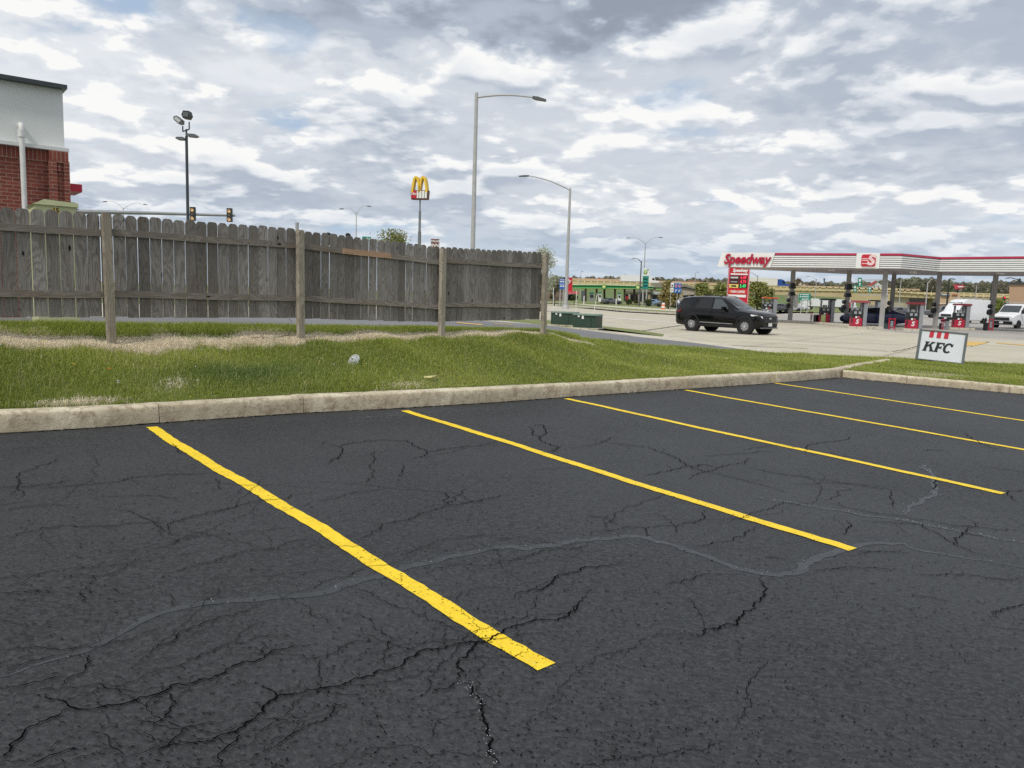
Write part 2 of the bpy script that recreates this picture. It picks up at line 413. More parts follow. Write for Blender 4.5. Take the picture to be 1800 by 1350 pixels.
# ---- car park -----------------------------------------------------
K1px = [(0, 762), (187, 751), (280, 743.5), (533, 726), (700, 718), (855, 708.5), (1000, 698), (1180, 685.5), (1283, 679), (1387, 671.5), (1473, 664)]
K1 = [L(*p) for p in K1px]
dr = (K1[0] - K1[2]).normalized(); K1 = [K1[0] + dr * 9] + K1
K2 = [L(1481, 663.5), L(1593, 674.5), L(1800, 693)]
dr2 = (K2[2] - K2[0]).normalized(); K2 = K2 + [K2[-1] + dr2 * 9]
def onlot(p, h=0.0): return Vector((p[0], p[1], lotz(p[0], p[1]) + h))
lot_out = [onlot(p) for p in K1] + [onlot(p) for p in K2[1:]]
far = [onlot((32, 2)), onlot((28, -14)), onlot((-22, -14)), onlot((-16, 0))]
# extend the sheet slightly beneath the kerbs
def ofs(poly, d):
    r_ = []
    for i, p in enumerate(poly):
        a = poly[max(0, i - 1)]; b = poly[min(len(poly) - 1, i + 1)]
        t_ = (b - a); t_.z = 0; t_.normalize(); n_ = Vector((-t_.y, t_.x, 0)); r_.append(p + n_ * d)
    return r_
park = flat('parking_lot', [Vector((p.x, p.y, lotz(p.x, p.y))) for p in ofs(lot_out, .05)] + far, M_ASPH)

def zA(pts): return [(x / 2, 740 + y / 2) for x, y in pts]
def zB(pts): return [(900 + x / 2, 740 + y / 2) for x, y in pts]
def fract(pts, amp, step):
    """fractal polyline through world points on the lot"""
    res = []
    for a, b in zip(pts[:-1], pts[1:]):
        seg = [a, b]; am = amp * min(1.0, (b - a).length / .15)
        while (seg[1] - seg[0]).length > step:
            ns = []
            for p, q in zip(seg[:-1], seg[1:]):
                d = q - p; n_ = Vector((-d.y, d.x, 0)).normalized()
                ns += [p, (p + q) / 2 + n_ * random.uniform(-1, 1) * am]
            ns.append(seg[-1]); seg = ns; am *= .68
        res += seg[:-1]
    return res + [pts[-1]]
def ribbon(mb, pts, wd, h, taper=True, jit=.5):
    n = len(pts); Lp = []; Rp = []
    for i, p in enumerate(pts):
        a = pts[max(0, i - 2)]; b = pts[min(n - 1, i + 2)]
        t_ = (b - a); t_.z = 0
        if t_.length < 1e-6: t_ = Vector((1, 0, 0))
        t_.normalize(); n_ = Vector((-t_.y, t_.x, 0))
        k = min(1.0, .15 + 5.0 * min(i, n - 1 - i) / n) if taper else 1.0
        if h > .007 and taper: k *= max(1.0, p.length / 4.6)
        wl = wd * k * (1 + random.uniform(-jit, jit)) / 2; wr = wd * k * (1 + random.uniform(-jit, jit)) / 2
        Lp.append(onlot(p + n_ * wl, h)); Rp.append(onlot(p - n_ * wr, h))
    o = len(mb.v); mb.v += [tuple(v) for v in Lp] + [tuple(v) for v in Rp]
    for i in range(n - 1):
        mb.f.append((o + i, o + i + 1, o + n + i + 1, o + n + i)); mb.m.append(mb.mat)
major = [
 zA([(2100, 590), (2000, 690), (1960, 705), (1800, 725), (1770, 745), (1725, 770), (1600, 790), (1520, 810), (1440, 835), (1420, 860), (1340, 880), (1270, 910), (1200, 935), (1120, 945), (1050, 965), (965, 985), (940, 1000), (930, 1030), (880, 1060), (830, 1100), (760, 1120), (660, 1140), (580, 1155), (500, 1175), (440, 1195), (380, 1235)]),
 zA([(120, 965), (180, 985), (235, 1000), (290, 1020), (380, 1005), (450, 995), (540, 970), (600, 935), (700, 915), (780, 895), (850, 855), (940, 825), (1020, 800), (1110, 790)]),
 zA([(250, 1015), (200, 1045), (130, 1075), (90, 1090), (60, 1130), (-10, 1195)]),
 zA([(1725, 770), (1660, 810), (1610, 840), (1625, 880), (1610, 920)]),
 zA([(1610, 920), (1650, 930), (1690, 1000), (1700, 1060), (1715, 1110), (1725, 1160), (1725, 1240)]),
 zB([(0, 630), (60, 600), (130, 580), (150, 555), (200, 535), (300, 520), (360, 510), (420, 505)]),
 zB([(870, 545), (885, 570), (890, 600), (860, 640), (850, 665), (810, 690), (790, 705), (730, 725), (680, 750), (620, 762)]),
]
medium = [
 zA([(965, 985), (960, 955), (920, 935)]), zA([(830, 1100), (835, 1130), (790, 1160), (775, 1230)]),
 zA([(1610, 920), (1580, 945), (1520, 955)]), zA([(550, 965), (600, 970), (620, 1000), (590, 1035), (530, 1090)]),
 zA([(940, 645), (880, 665), (820, 690), (740, 705), (700, 725), (620, 770), (560, 790), (530, 815), (470, 835)]),
 zA([(1060, 255), (1010, 275), (920, 280), (860, 295), (760, 320), (680, 335), (610, 355), (590, 380), (600, 410)]),
 zA([(150, 238), (300, 225), (420, 215), (480, 200), (560, 195), (620, 190), (760, 185)]), zA([(-20, 236), (150, 225), (260, 210)]),
 zA([(-10, 422), (80, 395), (150, 378), (260, 370), (380, 372), (450, 365), (600, 355)]),
 zA([(1800, 258), (1740, 270), (1690, 285), (1640, 290), (1590, 298), (1550, 310), (1490, 325), (1400, 355), (1340, 365), (1320, 390), (1280, 410), (1255, 440)]),
 zA([(1590, 298), (1560, 280), (1575, 250)]), zA([(590, 540), (650, 520), (760, 495), (870, 460), (930, 455), (1000, 430), (1100, 410)]),
 zA([(1110, 100), (1200, 90), (1280, 75), (1360, 68), (1420, 70), (1470, 95), (1500, 110), (1560, 100), (1640, 90), (1750, 85)]),
 zA([(1200, 90), (1190, 130), (1160, 155)]), zA([(1500, 110), (1490, 125), (1450, 135)]),
 zA([(100, 1218), (160, 1190), (220, 1170), (300, 1160)]), zA([(560, 1160), (600, 1135), (640, 1100), (720, 1070), (780, 1070)]),
 zA([(950, 1170), (1000, 1130), (1060, 1090), (1140, 1060), (1170, 1030), (1220, 990)]),
 zA([(300, 820), (320, 850), (300, 880), (240, 910), (200, 945)]), zA([(0, 950), (100, 930), (180, 910), (240, 900)]),
 zA([(-10, 610), (60, 605), (120, 600), (200, 605)]), zA([(290, 600), (300, 640)]), zA([(0, 885), (60, 865), (150, 840), (240, 820)]),
 zB([(100, 680), (180, 680), (250, 650)]), zB([(0, 490), (70, 475), (100, 460), (200, 455), (280, 430)]),
 zB([(250, 410), (330, 390), (400, 375), (460, 378), (520, 370), (600, 365), (640, 360), (670, 330), (685, 308)]),
 zB([(460, 378), (475, 395), (465, 405)]), zB([(250, 330), (330, 345), (380, 365)]),
 zB([(240, 55), (330, 75), (400, 85), (480, 95), (550, 120), (590, 145), (620, 160), (680, 180), (750, 195), (830, 215), (900, 235), (960, 250)]),
 zB([(620, 160), (560, 175), (520, 180), (460, 195)]), zB([(620, 160), (680, 155), (720, 165)]),
 zB([(800, 165), (880, 175), (940, 190), (1000, 195), (1100, 210), (1200, 225), (1300, 240), (1380, 245)]),
 zB([(60, 20), (70, 50), (100, 60), (120, 80), (160, 90), (150, 105), (100, 115)]), zB([(60, 20), (110, 15), (120, 40), (100, 60)]),
 zB([(620, 440), (700, 435), (760, 425), (820, 405), (850, 385), (870, 370)]), zB([(1180, 350), (1180, 380), (1150, 400)]),
 zB([(1230, 355), (1340, 360), (1440, 365), (1500, 400), (1560, 440), (1640, 470), (1700, 480)]),
 zB([(1560, 440), (1580, 400), (1600, 375)]), zB([(1580, 400), (1660, 410)]),
 zB([(1050, 530), (1150, 520), (1250, 520), (1380, 525)]), zB([(1200, 460), (1300, 460), (1400, 465)]),
 zB([(1690, 690), (1740, 660), (1830, 630)]), zB([(540, 580), (640, 555), (780, 540)]), zB([(880, 480), (960, 490)]),
 zB([(1400, 620), (1460, 620), (1550, 640)]), zB([(1480, 205), (1485, 235), (1500, 250)]), zB([(1440, 105), (1520, 103)]),
 zB([(1100, 290), (1200, 310), (1300, 330), (1400, 345), (1560, 370), (1700, 385), (1830, 393)]),
 zB([(1400, 540), (1500, 545), (1640, 548), (1830, 560)]),
]
minor = [zA([(760, 200), (775, 225), (765, 245)]), zA([(855, 240), (850, 260)]), zA([(0, 320), (120, 300), (280, 295)]),
 zA([(1140, 285), (1240, 255), (1350, 240)]), zA([(600, 430), (700, 410), (850, 395), (1000, 380), (1060, 375)]), zA([(300, 560), (420, 530), (500, 470)]),
 zA([(380, 590), (420, 610), (450, 615)]), zA([(590, 600), (600, 640), (620, 655)]), zA([(800, 780), (860, 740), (930, 715)]), zA([(940, 820), (930, 790), (910, 780)]),
 zA([(1600, 640), (1620, 600)]), zA([(1640, 610), (1700, 590), (1800, 590)]), zA([(0, 590), (100, 560), (180, 540)]), zA([(1480, 540), (1600, 510), (1750, 505), (1900, 480)])]
def topx(p):
    v = np.array([p.x, p.y, p.z - CAMZ]); c = RW.T @ v
    return 900 + FPX * c[0] / c[2], 675 + FPX * c[1] / c[2]
crk = MB()
def addcr(lst, wd, amp, br, mb=None):
    for pl in lst:
        pts = [L(*p) for p in pl]; fp = fract(pts, amp, .022)
        ribbon(mb or crk, fp, wd, .008)
        for _ in range(int(len(fp) / 22 * br)):      # short side branches
            i = random.randrange(3, max(4, len(fp) - 3)); p = fp[min(i, len(fp) - 1)]; a = random.uniform(0, 2 * PI); ln = random.uniform(.05, .28)
            q = p + Vector((math.cos(a), math.sin(a), 0)) * ln; r2 = q + Vector((math.cos(a + random.uniform(-.9, .9)), math.sin(a + .5), 0)) * ln * .6
            ribbon(mb or crk, fract([p, q, r2], .02, .022), wd * .35, .0075)
addcr(major, .0082, .030, .6); addcr(medium, .0054, .030, .7); addcr(minor, .0036, .03, .5)
# many fine random cracks wandering mostly along the bays, denser on the coarse left side
kd = (L(1473, 664) - L(187, 751)).normalized()
for q_ in range(120):
    px_, py_ = random.uniform(-150, 1900), random.uniform(760, 1420) ** 1.0
    if px_ > 950 and py_ > 900 + (1800 - px_) * .12 and random.random() < .92: continue
    if py_ < 800 and random.random() < .6: continue
    p = L(px_, py_); a = math.atan2(kd.y, kd.x) + random.gauss(0, .35) + (PI / 2 if random.random() < .22 else 0); pts = [p]
    sc_l = min(2.2, .45 + p.length * .16)
    for _ in range(random.randint(2, 5)):
        a += random.gauss(0, .35); p = p + Vector((math.cos(a), math.sin(a), 0)) * random.uniform(.10, .32) * sc_l; pts.append(p)
    if max(abs(v.x) for v in pts) > 14 or any((v - K1[0]).length < .1 for v in pts): continue
    # keep clear of the kerb
    if any(topx(onlot(v))[1] < 742 - .075 * topx(onlot(v))[0] + 30 for v in pts if v.y > 1): continue
    ribbon(crk, fract(pts, .03, .022), random.uniform(.0013, .0030) * (1 + .08 * pts[0].length), .0072)
ribbon(crk, fract(ofs(K1, -.012), .004, .04), .020, .006, False, .9); ribbon(crk, fract(ofs(K2, -.010), .004, .04), .016, .006, False, .9)
pitm = MB()
# open pores and short torn pits of the worn surface, denser on the coarse left side
for _ in range(42000):
    px_, py_ = random.uniform(-60, 1860), 745 + 640 * random.random() ** .8
    wear = .5 + .5 * math.sin(px_ * .006 + 1.2 * math.sin(py_ * .011)) * math.sin(py_ * .009 + px_ * .002)
    dn = (.30 + .7 * wear) * (1.0 if px_ < 900 else .62 if py_ < 900 or py_ > 1180 else .8) * (1.0 if py_ > 830 else .35)
    if random.random() > dn or py_ < 765 - .069 * px_ + 12: continue
    if py_ < 700: continue
    p = L(px_, py_); a = .35 + random.gauss(0, .9); sz = (.35 + random.random() ** 3 * 1.9) * (.75 + .06 * p.length)
    ln_ = .0030 * sz * random.uniform(.7, 2.3); wd_2 = .00125 * sz * random.uniform(.7, 1.6)
    u_ = Vector((math.cos(a), math.sin(a), 0)); w_2 = Vector((-u_.y, u_.x, 0)); k5 = []
    for j, (c_, s_) in enumerate(((1, 0), (.4, .95), (-.5, .8), (-1, -.1), (-.3, -.9), (.55, -.75))): k5.append(onlot(p + u_ * ln_ * c_ * random.uniform(.7, 1.2) + w_2 * wd_2 * s_ * random.uniform(.6, 1.3), .0068))
    pitm.add(k5, [tuple(range(6))])
pitm.build('surface_pit', pmat('pit_dark', (.009, .0095, .010), 1.0, spec=.0), park)['kind'] = 'stuff'
crk.build('crack', M_CRACK, park)
bnd = MB()
band1 = zA([(-20, 905), (150, 850), (300, 810), (400, 760), (500, 700), (600, 665), (720, 640), (900, 628), (1000, 620), (1100, 610), (1230, 570), (1350, 545), (1480, 505), (1600, 475), (1700, 455), (1800, 440)]) + \
        zB([(60, 450), (110, 440), (200, 425), (300, 415), (400, 405), (480, 412), (560, 435), (650, 465), (720, 490), (790, 520), (860, 535), (940, 545), (1010, 530), (1040, 500), (1080, 475), (1180, 450), (1280, 430), (1380, 432), (1430, 455), (1550, 475), (1650, 490), (1830, 522)])
band2 = zB([(850, 270), (950, 285), (1050, 300), (1150, 315), (1250, 335), (1380, 350), (1500, 375), (1600, 395), (1700, 415), (1830, 436)])
band3 = zB([(1440, 150), (1480, 190), (1490, 240), (1480, 265), (1440, 280), (1400, 300), (1380, 330)])
gl = MB()
for bd, wd, gn in ((band1, .058, 110), (band2, .032, 130), (band3, .045, 90)):
    pts = [L(*p) for p in bd]; fp = fract(pts, .02, .08)
    ribbon(bnd, fp, wd, .0018, True, .35)
    for _ in range(gn):
        i = random.randrange(len(fp)); p = fp[i] + Vector((random.gauss(0, wd * .45), random.gauss(0, wd * .45), 0)); s_ = random.uniform(.0012, .0045) * max(1, p.length / 5)
        if bd is band1 and random.random() < .35: continue
        a = random.uniform(0, 6.28)
        gl.add([onlot(p + Vector((math.cos(a + k * 2.1), math.sin(a + k * 2.1), 0)) * s_ * random.uniform(.5, 1.3), .010) for k in range(3)], [(0, 1, 2)])
for pl, n in ((major[4], 60), (zA([(1950, 870), (1930, 880), (1850, 840)]), 30), (zA([(1200, 10), (1400, -20), (1600, -25), (1750, -45)]), 90), (zA([(1250, -10), (1500, -20), (1560, -5)]), 40)):
    fp = fract([L(*p) for p in pl], .02, .03)
    for _ in range(n):
        p = random.choice(fp) + Vector((random.gauss(0, .01), random.gauss(0, .01), 0)) * (1 if n != 90 else 8); s_ = random.uniform(.0008, .003) * max(1, p.length / 4); a = random.uniform(0, 6.28)
        gl.add([onlot(p + Vector((math.cos(a + k * 2.1), math.sin(a + k * 2.1), 0)) * s_, .010) for k in range(3)], [(0, 1, 2)])
bnd.build('sealer_band', M_BAND, park)
gl.build('salt_speckle', M_GLINT, park)

# yellow bay lines ---------------------------------------------------
lines = [((265, 751), (962, 1173)), ((712, 722), (1497, 967.5)), ((995, 701), (1764, 868)), ((1205, 686), None), ((1362, 673.5), None)]
d_line = (L(1764, 868) - L(995, 701)).normalized()
for a, b in lines:
    pa = L(*a); pb = L(*b) if b else pa + d_line * 5.46
    n = 90; cen = []
    for i in range(n + 1):
        t_ = i / n; p = pa.lerp(pb, t_)
        dd = (pb - pa).normalized(); nn = Vector((-dd.y, dd.x, 0))
        p = p + nn * (.012 * math.sin(t_ * 9 + pa.x) + .006 * math.sin(t_ * 31 + pa.y)); cen.append(p)
    mb = MB(); ribbon(mb, cen, .102, .0045, False, .10)
    mb.build('painted_line', M_YEL, park)

# kerbs ---------------------------------------------------------------
def sweep_kerb(mb, pts, H, W, side=1.0, gaps=()):
    """pts: base line at the asphalt, lawn lies to the left of the direction times side"""
    dense = []
    for a, b in zip(pts[:-1], pts[1:]):
        k = max(1, int((b - a).length / .12))
        for i in range(k): dense.append(a.lerp(b, i / k))
    dense.append(pts[-1]); n = len(dense)
    prof = [(0, -.14), (.0, .0), (.008, H * .55), (.016, H - .03), (.032, H - .007), (.055, H), (W - .03, H + .004), (W - .008, H - .006), (W, H - .04), (W, -.14)]
    rows = []
    for i, p in enumerate(dense):
        a = dense[max(0, i - 1)]; b = dense[min(n - 1, i + 1)]
        t_ = b - a; t_.z = 0; t_.normalize(); nn = Vector((-t_.y, t_.x, 0)) * side
        wob = .007 * math.sin(i * .31) + .004 * math.sin(i * 1.7 + 2) + random.uniform(-.0035, .0035); zz_ = .006 * math.sin(i * .13) + random.uniform(-.002, .002)
        rows.append([p + nn * (q + (wob if 0 < j < 6 else 0)) + Vector((0, 0, h + (zz_ if h > .05 else 0) + random.uniform(-.0022, .0022))) for j, (q, h) in enumerate(prof)])
    m_ = len(prof); acc = 0.0; start = 0; segs = []
    for i in range(1, n):
        acc += (dense[i] - dense[i - 1]).length
        if any(abs((dense[i] - g).length) < .075 for g in gaps) and i - start > 6:
            segs.append((start, i)); start = i
    segs.append((start, n - 1))
    for k, (s_, e_) in enumerate(segs):
        rr = [list(r_) for r_ in rows[s_:e_ + 1]]
        if k > 0:
            d_ = (rr[1][1] - rr[0][1]).normalized() * .007; rr[0] = [q + d_ for q in rr[0]]
        o = len(rr); vs_ = [v for r_ in rr for v in r_]
        fs_ = [(i * m_ + j, i * m_ + j + 1, (i + 1) * m_ + j + 1, (i + 1) * m_ + j) for i in range(o - 1) for j in range(m_ - 1)]
        fs_ += [tuple(range(m_)), tuple((o - 1) * m_ + j for j in range(m_))[::-1]]
        mb.add(vs_, fs_)
    return rows
KH, KW = .19, .18
end1 = L(1566, 644)
k1ext = K1 + [K1[-1].lerp(end1, .5), end1]
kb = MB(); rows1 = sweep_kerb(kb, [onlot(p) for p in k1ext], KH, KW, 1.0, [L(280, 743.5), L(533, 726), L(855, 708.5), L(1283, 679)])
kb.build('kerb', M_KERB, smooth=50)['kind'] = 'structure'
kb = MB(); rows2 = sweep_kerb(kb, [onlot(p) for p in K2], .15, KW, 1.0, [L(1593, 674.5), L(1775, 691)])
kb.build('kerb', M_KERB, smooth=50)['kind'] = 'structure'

# ================================================================== fence line and lawn
F1 = P(198, 608, 9.0); F4 = P(957, 588, 14.6)
fdir = Vector((F4.x - F1.x, F4.y - F1.y, 0)).normalized(); fnor = Vector((-fdir.y, fdir.x, 0))   # fnor points away from the camera
def FP(px, py, off=0.0):
    o = F1 + fnor * off; r_ = Vector(ray(px, py)); t = (o.x * fnor.x + o.y * fnor.y) / (r_.x * fnor.x + r_.y * fnor.y)
    return Vector((r_.x * t, r_.y * t, CAMZ + r_.z * t))
cols = [-900, -350, 0, 198, 360, 527, 650, 777, 870, 957, 1051, 1113, 1220, 1347, 1460, 1611, 1800, 2300]
kbk = []
r1 = [r_[7] for r_ in rows1]; r2 = [r_[7] for r_ in rows2]
r1p = [(topx(p)[0], p) for p in r1 if (RW.T @ np.array([p.x, p.y, p.z - CAMZ]))[2] > .3]; r2p = [(topx(p)[0], p) for p in r2 if p.y > 2]
def pick(px):
    src = r1p if px < 1481 else r2p
    return min(src, key=lambda q: abs(q[0] - px))[1]
cbase = {-900: 640, -350: 625, 0: 602, 198: 609, 360: 598, 527: 598, 650: 594, 777: 594, 870: 588, 957: 588}
crest = {-900: 578, -350: 577, 0: 577, 198: 578, 360: 579, 527: 581, 650: 582.5, 777: 583, 870: 585, 957: 588.5}
ridge = {1051: (599, 17), 1113: (606, 18), 1220: (613, 19.5), 1347: (621, 20.6), 1460: (626, 21.6), 1611: (633, 21.8), 1800: (642.5, 21.5), 2300: (664, 20)}
A = []; B = []; Cc = []; D = []; Ee = []
for c in cols:
    a = pick(c).copy(); a.z -= .012
    if c in cbase:
        cc = FP(c, cbase[c]); dd = FP(c, crest[c], .95 if c < 900 else .6); out_ = fnor
        e_ = dd + out_ * 2.2; e_.z = -.2
    else:
        y_, Y_ = ridge[c]; dd = P(c, y_, Y_); cc = a.lerp(dd, .72); cc.z += .02
        out_ = Vector((.25, .97, 0)); e_ = dd + out_ * (1.8 if c < 1300 else .5); e_.z = min(-.2, dd.z - .1)
    b_ = a.lerp(cc, .5); b_.z += .035 if c < 1400 else .0
    A.append(a); B.append(b_); Cc.append(cc); D.append(dd); Ee.append(e_)
NU, NV = 420, 90
uc = np.linspace(-900, 2300, NU)
ker = np.exp(-np.linspace(-2.2, 2.2, 17) ** 2); ker /= ker.sum()
def rowu(R_, sm=True):
    a = np.array([[p.x, p.y, p.z] for p in R_]); r_ = np.stack([np.interp(uc, cols, a[:, k]) for k in range(3)], 1)
    if sm:
        pad = np.pad(r_, ((8, 8), (0, 0)), 'edge'); r_ = np.stack([np.convolve(pad[:, k], ker, 'valid') for k in range(3)], 1)
    return r_
Ar = np.array([[*pick(c)] for c in uc]); Ar[:, 2] -= .012
rows_ = [Ar, rowu(B), rowu(Cc), rowu(D), rowu(Ee)]
vk = [0, .33, .66, .84, 1.0]; vv = np.linspace(0, 1, NV)
GR = np.zeros((NV, NU, 3))
for j, v in enumerate(vv):
    k = min(3, max(i for i in range(5) if vk[i] <= v + 1e-9)); t_ = (v - vk[k]) / (vk[k + 1] - vk[k])
    p0 = rows_[max(0, k - 1)]; p1 = rows_[k]; p2 = rows_[k + 1]; p3 = rows_[min(4, k + 2)]
    cr_ = .5 * (2 * p1 + (p2 - p0) * t_ + (2 * p0 - 5 * p1 + 4 * p2 - p3) * t_ ** 2 + (3 * p1 - p0 - 3 * p2 + p3) * t_ ** 3)
    li = p1 * (1 - t_) + p2 * t_
    q = li.copy(); q[:, 2] = .6 * cr_[:, 2] + .4 * li[:, 2]; GR[j] = q
# lumps
X_, Y_ = GR[..., 0], GR[..., 1]
lump = .022 * np.sin(X_ * 1.9 + 1.3 * np.sin(Y_ * 1.1)) * np.sin(Y_ * 2.3 + X_ * .6) + .014 * np.sin(X_ * 5.1 + Y_ * 3.7)
edge = np.clip(vv / .12, 0, 1)[:, None] * np.clip((.80 - vv) / .08, 0, 1)[:, None]
GR[..., 2] += lump * edge
# straw strip along the fence, and a few dry spots by the kerb
U_, V_ = np.meshgrid(uc, vv)
sc_ = np.interp(uc, [-900, 0, 80, 198, 290, 400, 527, 700, 957, 1000, 2300], [.66, .665, .655, .625, .59, .62, .650, .668, .675, .68, .68])
sw_ = np.interp(uc, [-900, 0, 150, 300, 400, 527, 700, 957, 1000, 1050, 2300], [.085, .085, .09, .105, .10, .085, .05, .045, .025, 0, 0])
nz = .25 * np.sin(U_ * .031) + .2 * np.sin(U_ * .09 + V_ * 20) + .25 * rng.random(U_.shape)
straw = np.clip(1.35 - np.abs(V_ - sc_) / np.maximum(sw_, 1e-4) + nz - .25, 0, 1) * (sw_ > .004)
for (u0, v0, su, sv, k) in ((130, .035, 75, .025, .55), (300, .16, 26, .05, .22), (700, .04, 40, .03, .3), (1640, .1, 60, .08, .3)):
    straw = np.maximum(straw, k * np.exp(-((U_ - u0) / su) ** 2 - ((V_ - v0) / sv) ** 2))
straw = np.clip(straw, 0, 1)
me = bpy.data.meshes.new('lawn')
fs = [(j * NU + i, j * NU + i + 1, (j + 1) * NU + i + 1, (j + 1) * NU + i) for j in range(NV - 1) for i in range(NU - 1)]
me.from_pydata([tuple(p) for p in GR.reshape(-1, 3)], [], fs)
at = me.attributes.new('straw', 'FLOAT', 'POINT'); at.data.foreach_set('value', straw.reshape(-1).astype(np.float32))
me.materials.append(lawn_mat()); me.polygons.foreach_set('use_smooth', [True] * len(me.polygons)); me.update()
lo = bpy.data.objects.new('lawn', me); C.objects.link(lo); lo['kind'] = 'structure'
# projected pixel position of every lawn grid point, for placing things on it
cv = (GR - np.array([0, 0, CAMZ])) @ RW
PX = 900 + FPX * cv[..., 0] / np.maximum(cv[..., 2], .1); PY = 675 + FPX * cv[..., 1] / np.maximum(cv[..., 2], .1)
def lawn_at(px, py):
    d = (PX - px) ** 2 + (PY - py) ** 2; d[int(NV * .86):] = 1e9
    j, i = np.unravel_index(np.argmin(d), d.shape); return Vector(GR[j, i])
# ---- grass blades
def grass_mat(name, stops, trans=.35):
    m = bpy.data.materials.new(name); m.use_nodes = True; t = NT(m.node_tree); b = t.n['Principled BSDF']
    c = t.node('ShaderNodeAttribute', attribute_name='col').outputs['Color']
    t.put(b.inputs['Base Color'], c); b.inputs['Roughness'].default_value = .6; b.inputs['Specular IOR Level'].default_value = .25
    tr = t.node('ShaderNodeBsdfTranslucent', {'Color': t.mix(.5, c, (.17, .21, .02), 'ADD')})
    mx = t.node('ShaderNodeMixShader', {0: trans, 1: b.outputs[0], 2: tr.outputs[0]})
    t.l.new(mx.outputs[0], t.n['Material Output'].inputs[0]); return m
def blades(name, roots, hgt, wid, lean, col, mat_, kind='stuff'):
    n = len(roots); a = rng.random(n) * 2 * PI; la = rng.random(n) * 2 * PI
    w2 = np.stack([np.cos(a), np.sin(a), np.zeros(n)], 1) * (wid / 2)[:, None]
    ld = np.stack([np.cos(la), np.sin(la), np.zeros(n)], 1)
    mid = roots + ld * (hgt * lean * .3)[:, None] + np.array([0, 0, 1]) * (hgt * .6)[:, None]
    tip = roots + ld * (hgt * lean)[:, None] + np.array([0, 0, 1]) * (hgt * np.sqrt(np.clip(1 - lean ** 2 * .8, .03, 1)))[:, None]
    v = np.stack([roots - w2, roots + w2, mid + w2 * .7, mid - w2 * .7, tip], 1).reshape(-1, 3)
    me = bpy.data.meshes.new(name)
    me.vertices.add(n * 5); me.vertices.foreach_set('co', v.reshape(-1).astype(np.float32))
    b0 = np.arange(n) * 5
    quads = np.stack([b0, b0 + 1, b0 + 2, b0 + 3], 1); tris = np.stack([b0 + 3, b0 + 2, b0 + 4], 1)
    idx = np.concatenate([quads, tris], 1).reshape(-1)
    me.loops.add(len(idx)); me.loops.foreach_set('vertex_index', idx.astype(np.int32))
    ls = (np.arange(n)[:, None] * 7 + np.array([0, 4])).reshape(-1)
    me.polygons.add(n * 2); me.polygons.foreach_set('loop_start', ls.astype(np.int32))
    try: me.polygons.foreach_set('loop_total', np.tile([4, 3], n).astype(np.int32))
    except Exception: pass
    ca = me.color_attributes.new('col', 'FLOAT_COLOR', 'POINT')
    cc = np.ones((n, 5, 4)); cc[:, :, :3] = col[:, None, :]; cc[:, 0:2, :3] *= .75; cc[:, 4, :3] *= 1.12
    ca.data.foreach_set('color', cc.reshape(-1).astype(np.float32))
    me.materials.append(mat_); me.update(calc_edges=True)
    o = bpy.data.objects.new(name, me); C.objects.link(o); o['kind'] = kind
    return o
def sample(n, weight):
    """random points on the lawn grid, weight per cell"""
    a = GR[:-1, :-1]; b = GR[:-1, 1:]; c = GR[1:, :-1]; d = GR[1:, 1:]
    area = np.linalg.norm(np.cross(b - a, c - a), axis=2)
    cx = PX[:-1, :-1]; vis = (cx > -160) & (cx < 1960)
    dist = np.linalg.norm((a + d) / 2, axis=2)
    wt = (area * vis * weight[:-1, :-1] / np.maximum(dist, 5) ** 1.5).reshape(-1); wt /= wt.sum()
    k = rng.choice(len(wt), n, p=wt); j, i = np.divmod(k, NU - 1)
    s = rng.random((n, 1)); t = rng.random((n, 1))
    p = (GR[j, i] * (1 - s) + GR[j, i + 1] * s) * (1 - t) + (GR[j + 1, i] * (1 - s) + GR[j + 1, i + 1] * s) * t
    return p, j, i
green_ok = np.clip(1 - straw * 1.25, 0, 1) * (V_ > .0) * (V_ < .93)
tuft = .5 + .5 * np.sin(GR[..., 0] * 2.7 + 2 * np.sin(GR[..., 1] * 1.7)) * np.sin(GR[..., 1] * 3.1 + GR[..., 0])
pts, jj, ii = sample(520000, green_ok * (.6 + .6 * tuft))
n = len(pts); dist = np.linalg.norm(pts[:, :2], axis=1)
t1 = tuft[jj, ii]
pn = .5 + .5 * np.sin(pts[:, 0] * 1.3 + 1.7 * np.sin(pts[:, 1] * .9 + 1)) * np.cos(pts[:, 1] * 1.6 + .4 * pts[:, 0])
r_ = rng.random(n) ** .9
cA = np.array([.15, .20, .035]); cB = np.array([.44, .49, .10]); cD = np.array([.58, .52, .26]); cE = np.array([.11, .19, .07])
col = cA + (cB - cA) * np.clip(r_ * .62 + .5 * pn - .06, 0, 1)[:, None]
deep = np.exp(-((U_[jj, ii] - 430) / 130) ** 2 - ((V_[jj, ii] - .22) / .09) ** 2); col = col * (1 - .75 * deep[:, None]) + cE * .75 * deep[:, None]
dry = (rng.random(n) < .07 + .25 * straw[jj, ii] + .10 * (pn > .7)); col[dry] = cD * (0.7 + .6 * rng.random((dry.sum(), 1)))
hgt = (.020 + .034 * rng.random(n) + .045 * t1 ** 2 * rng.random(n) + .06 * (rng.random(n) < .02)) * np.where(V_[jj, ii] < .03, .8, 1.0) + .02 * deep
wid = .0042 * np.clip(dist / 8.5, .9, 2.3)
GM = grass_mat('grass_blade', None)
blades('grass', pts, hgt, wid, .2 + .7 * rng.random(n), col, GM)
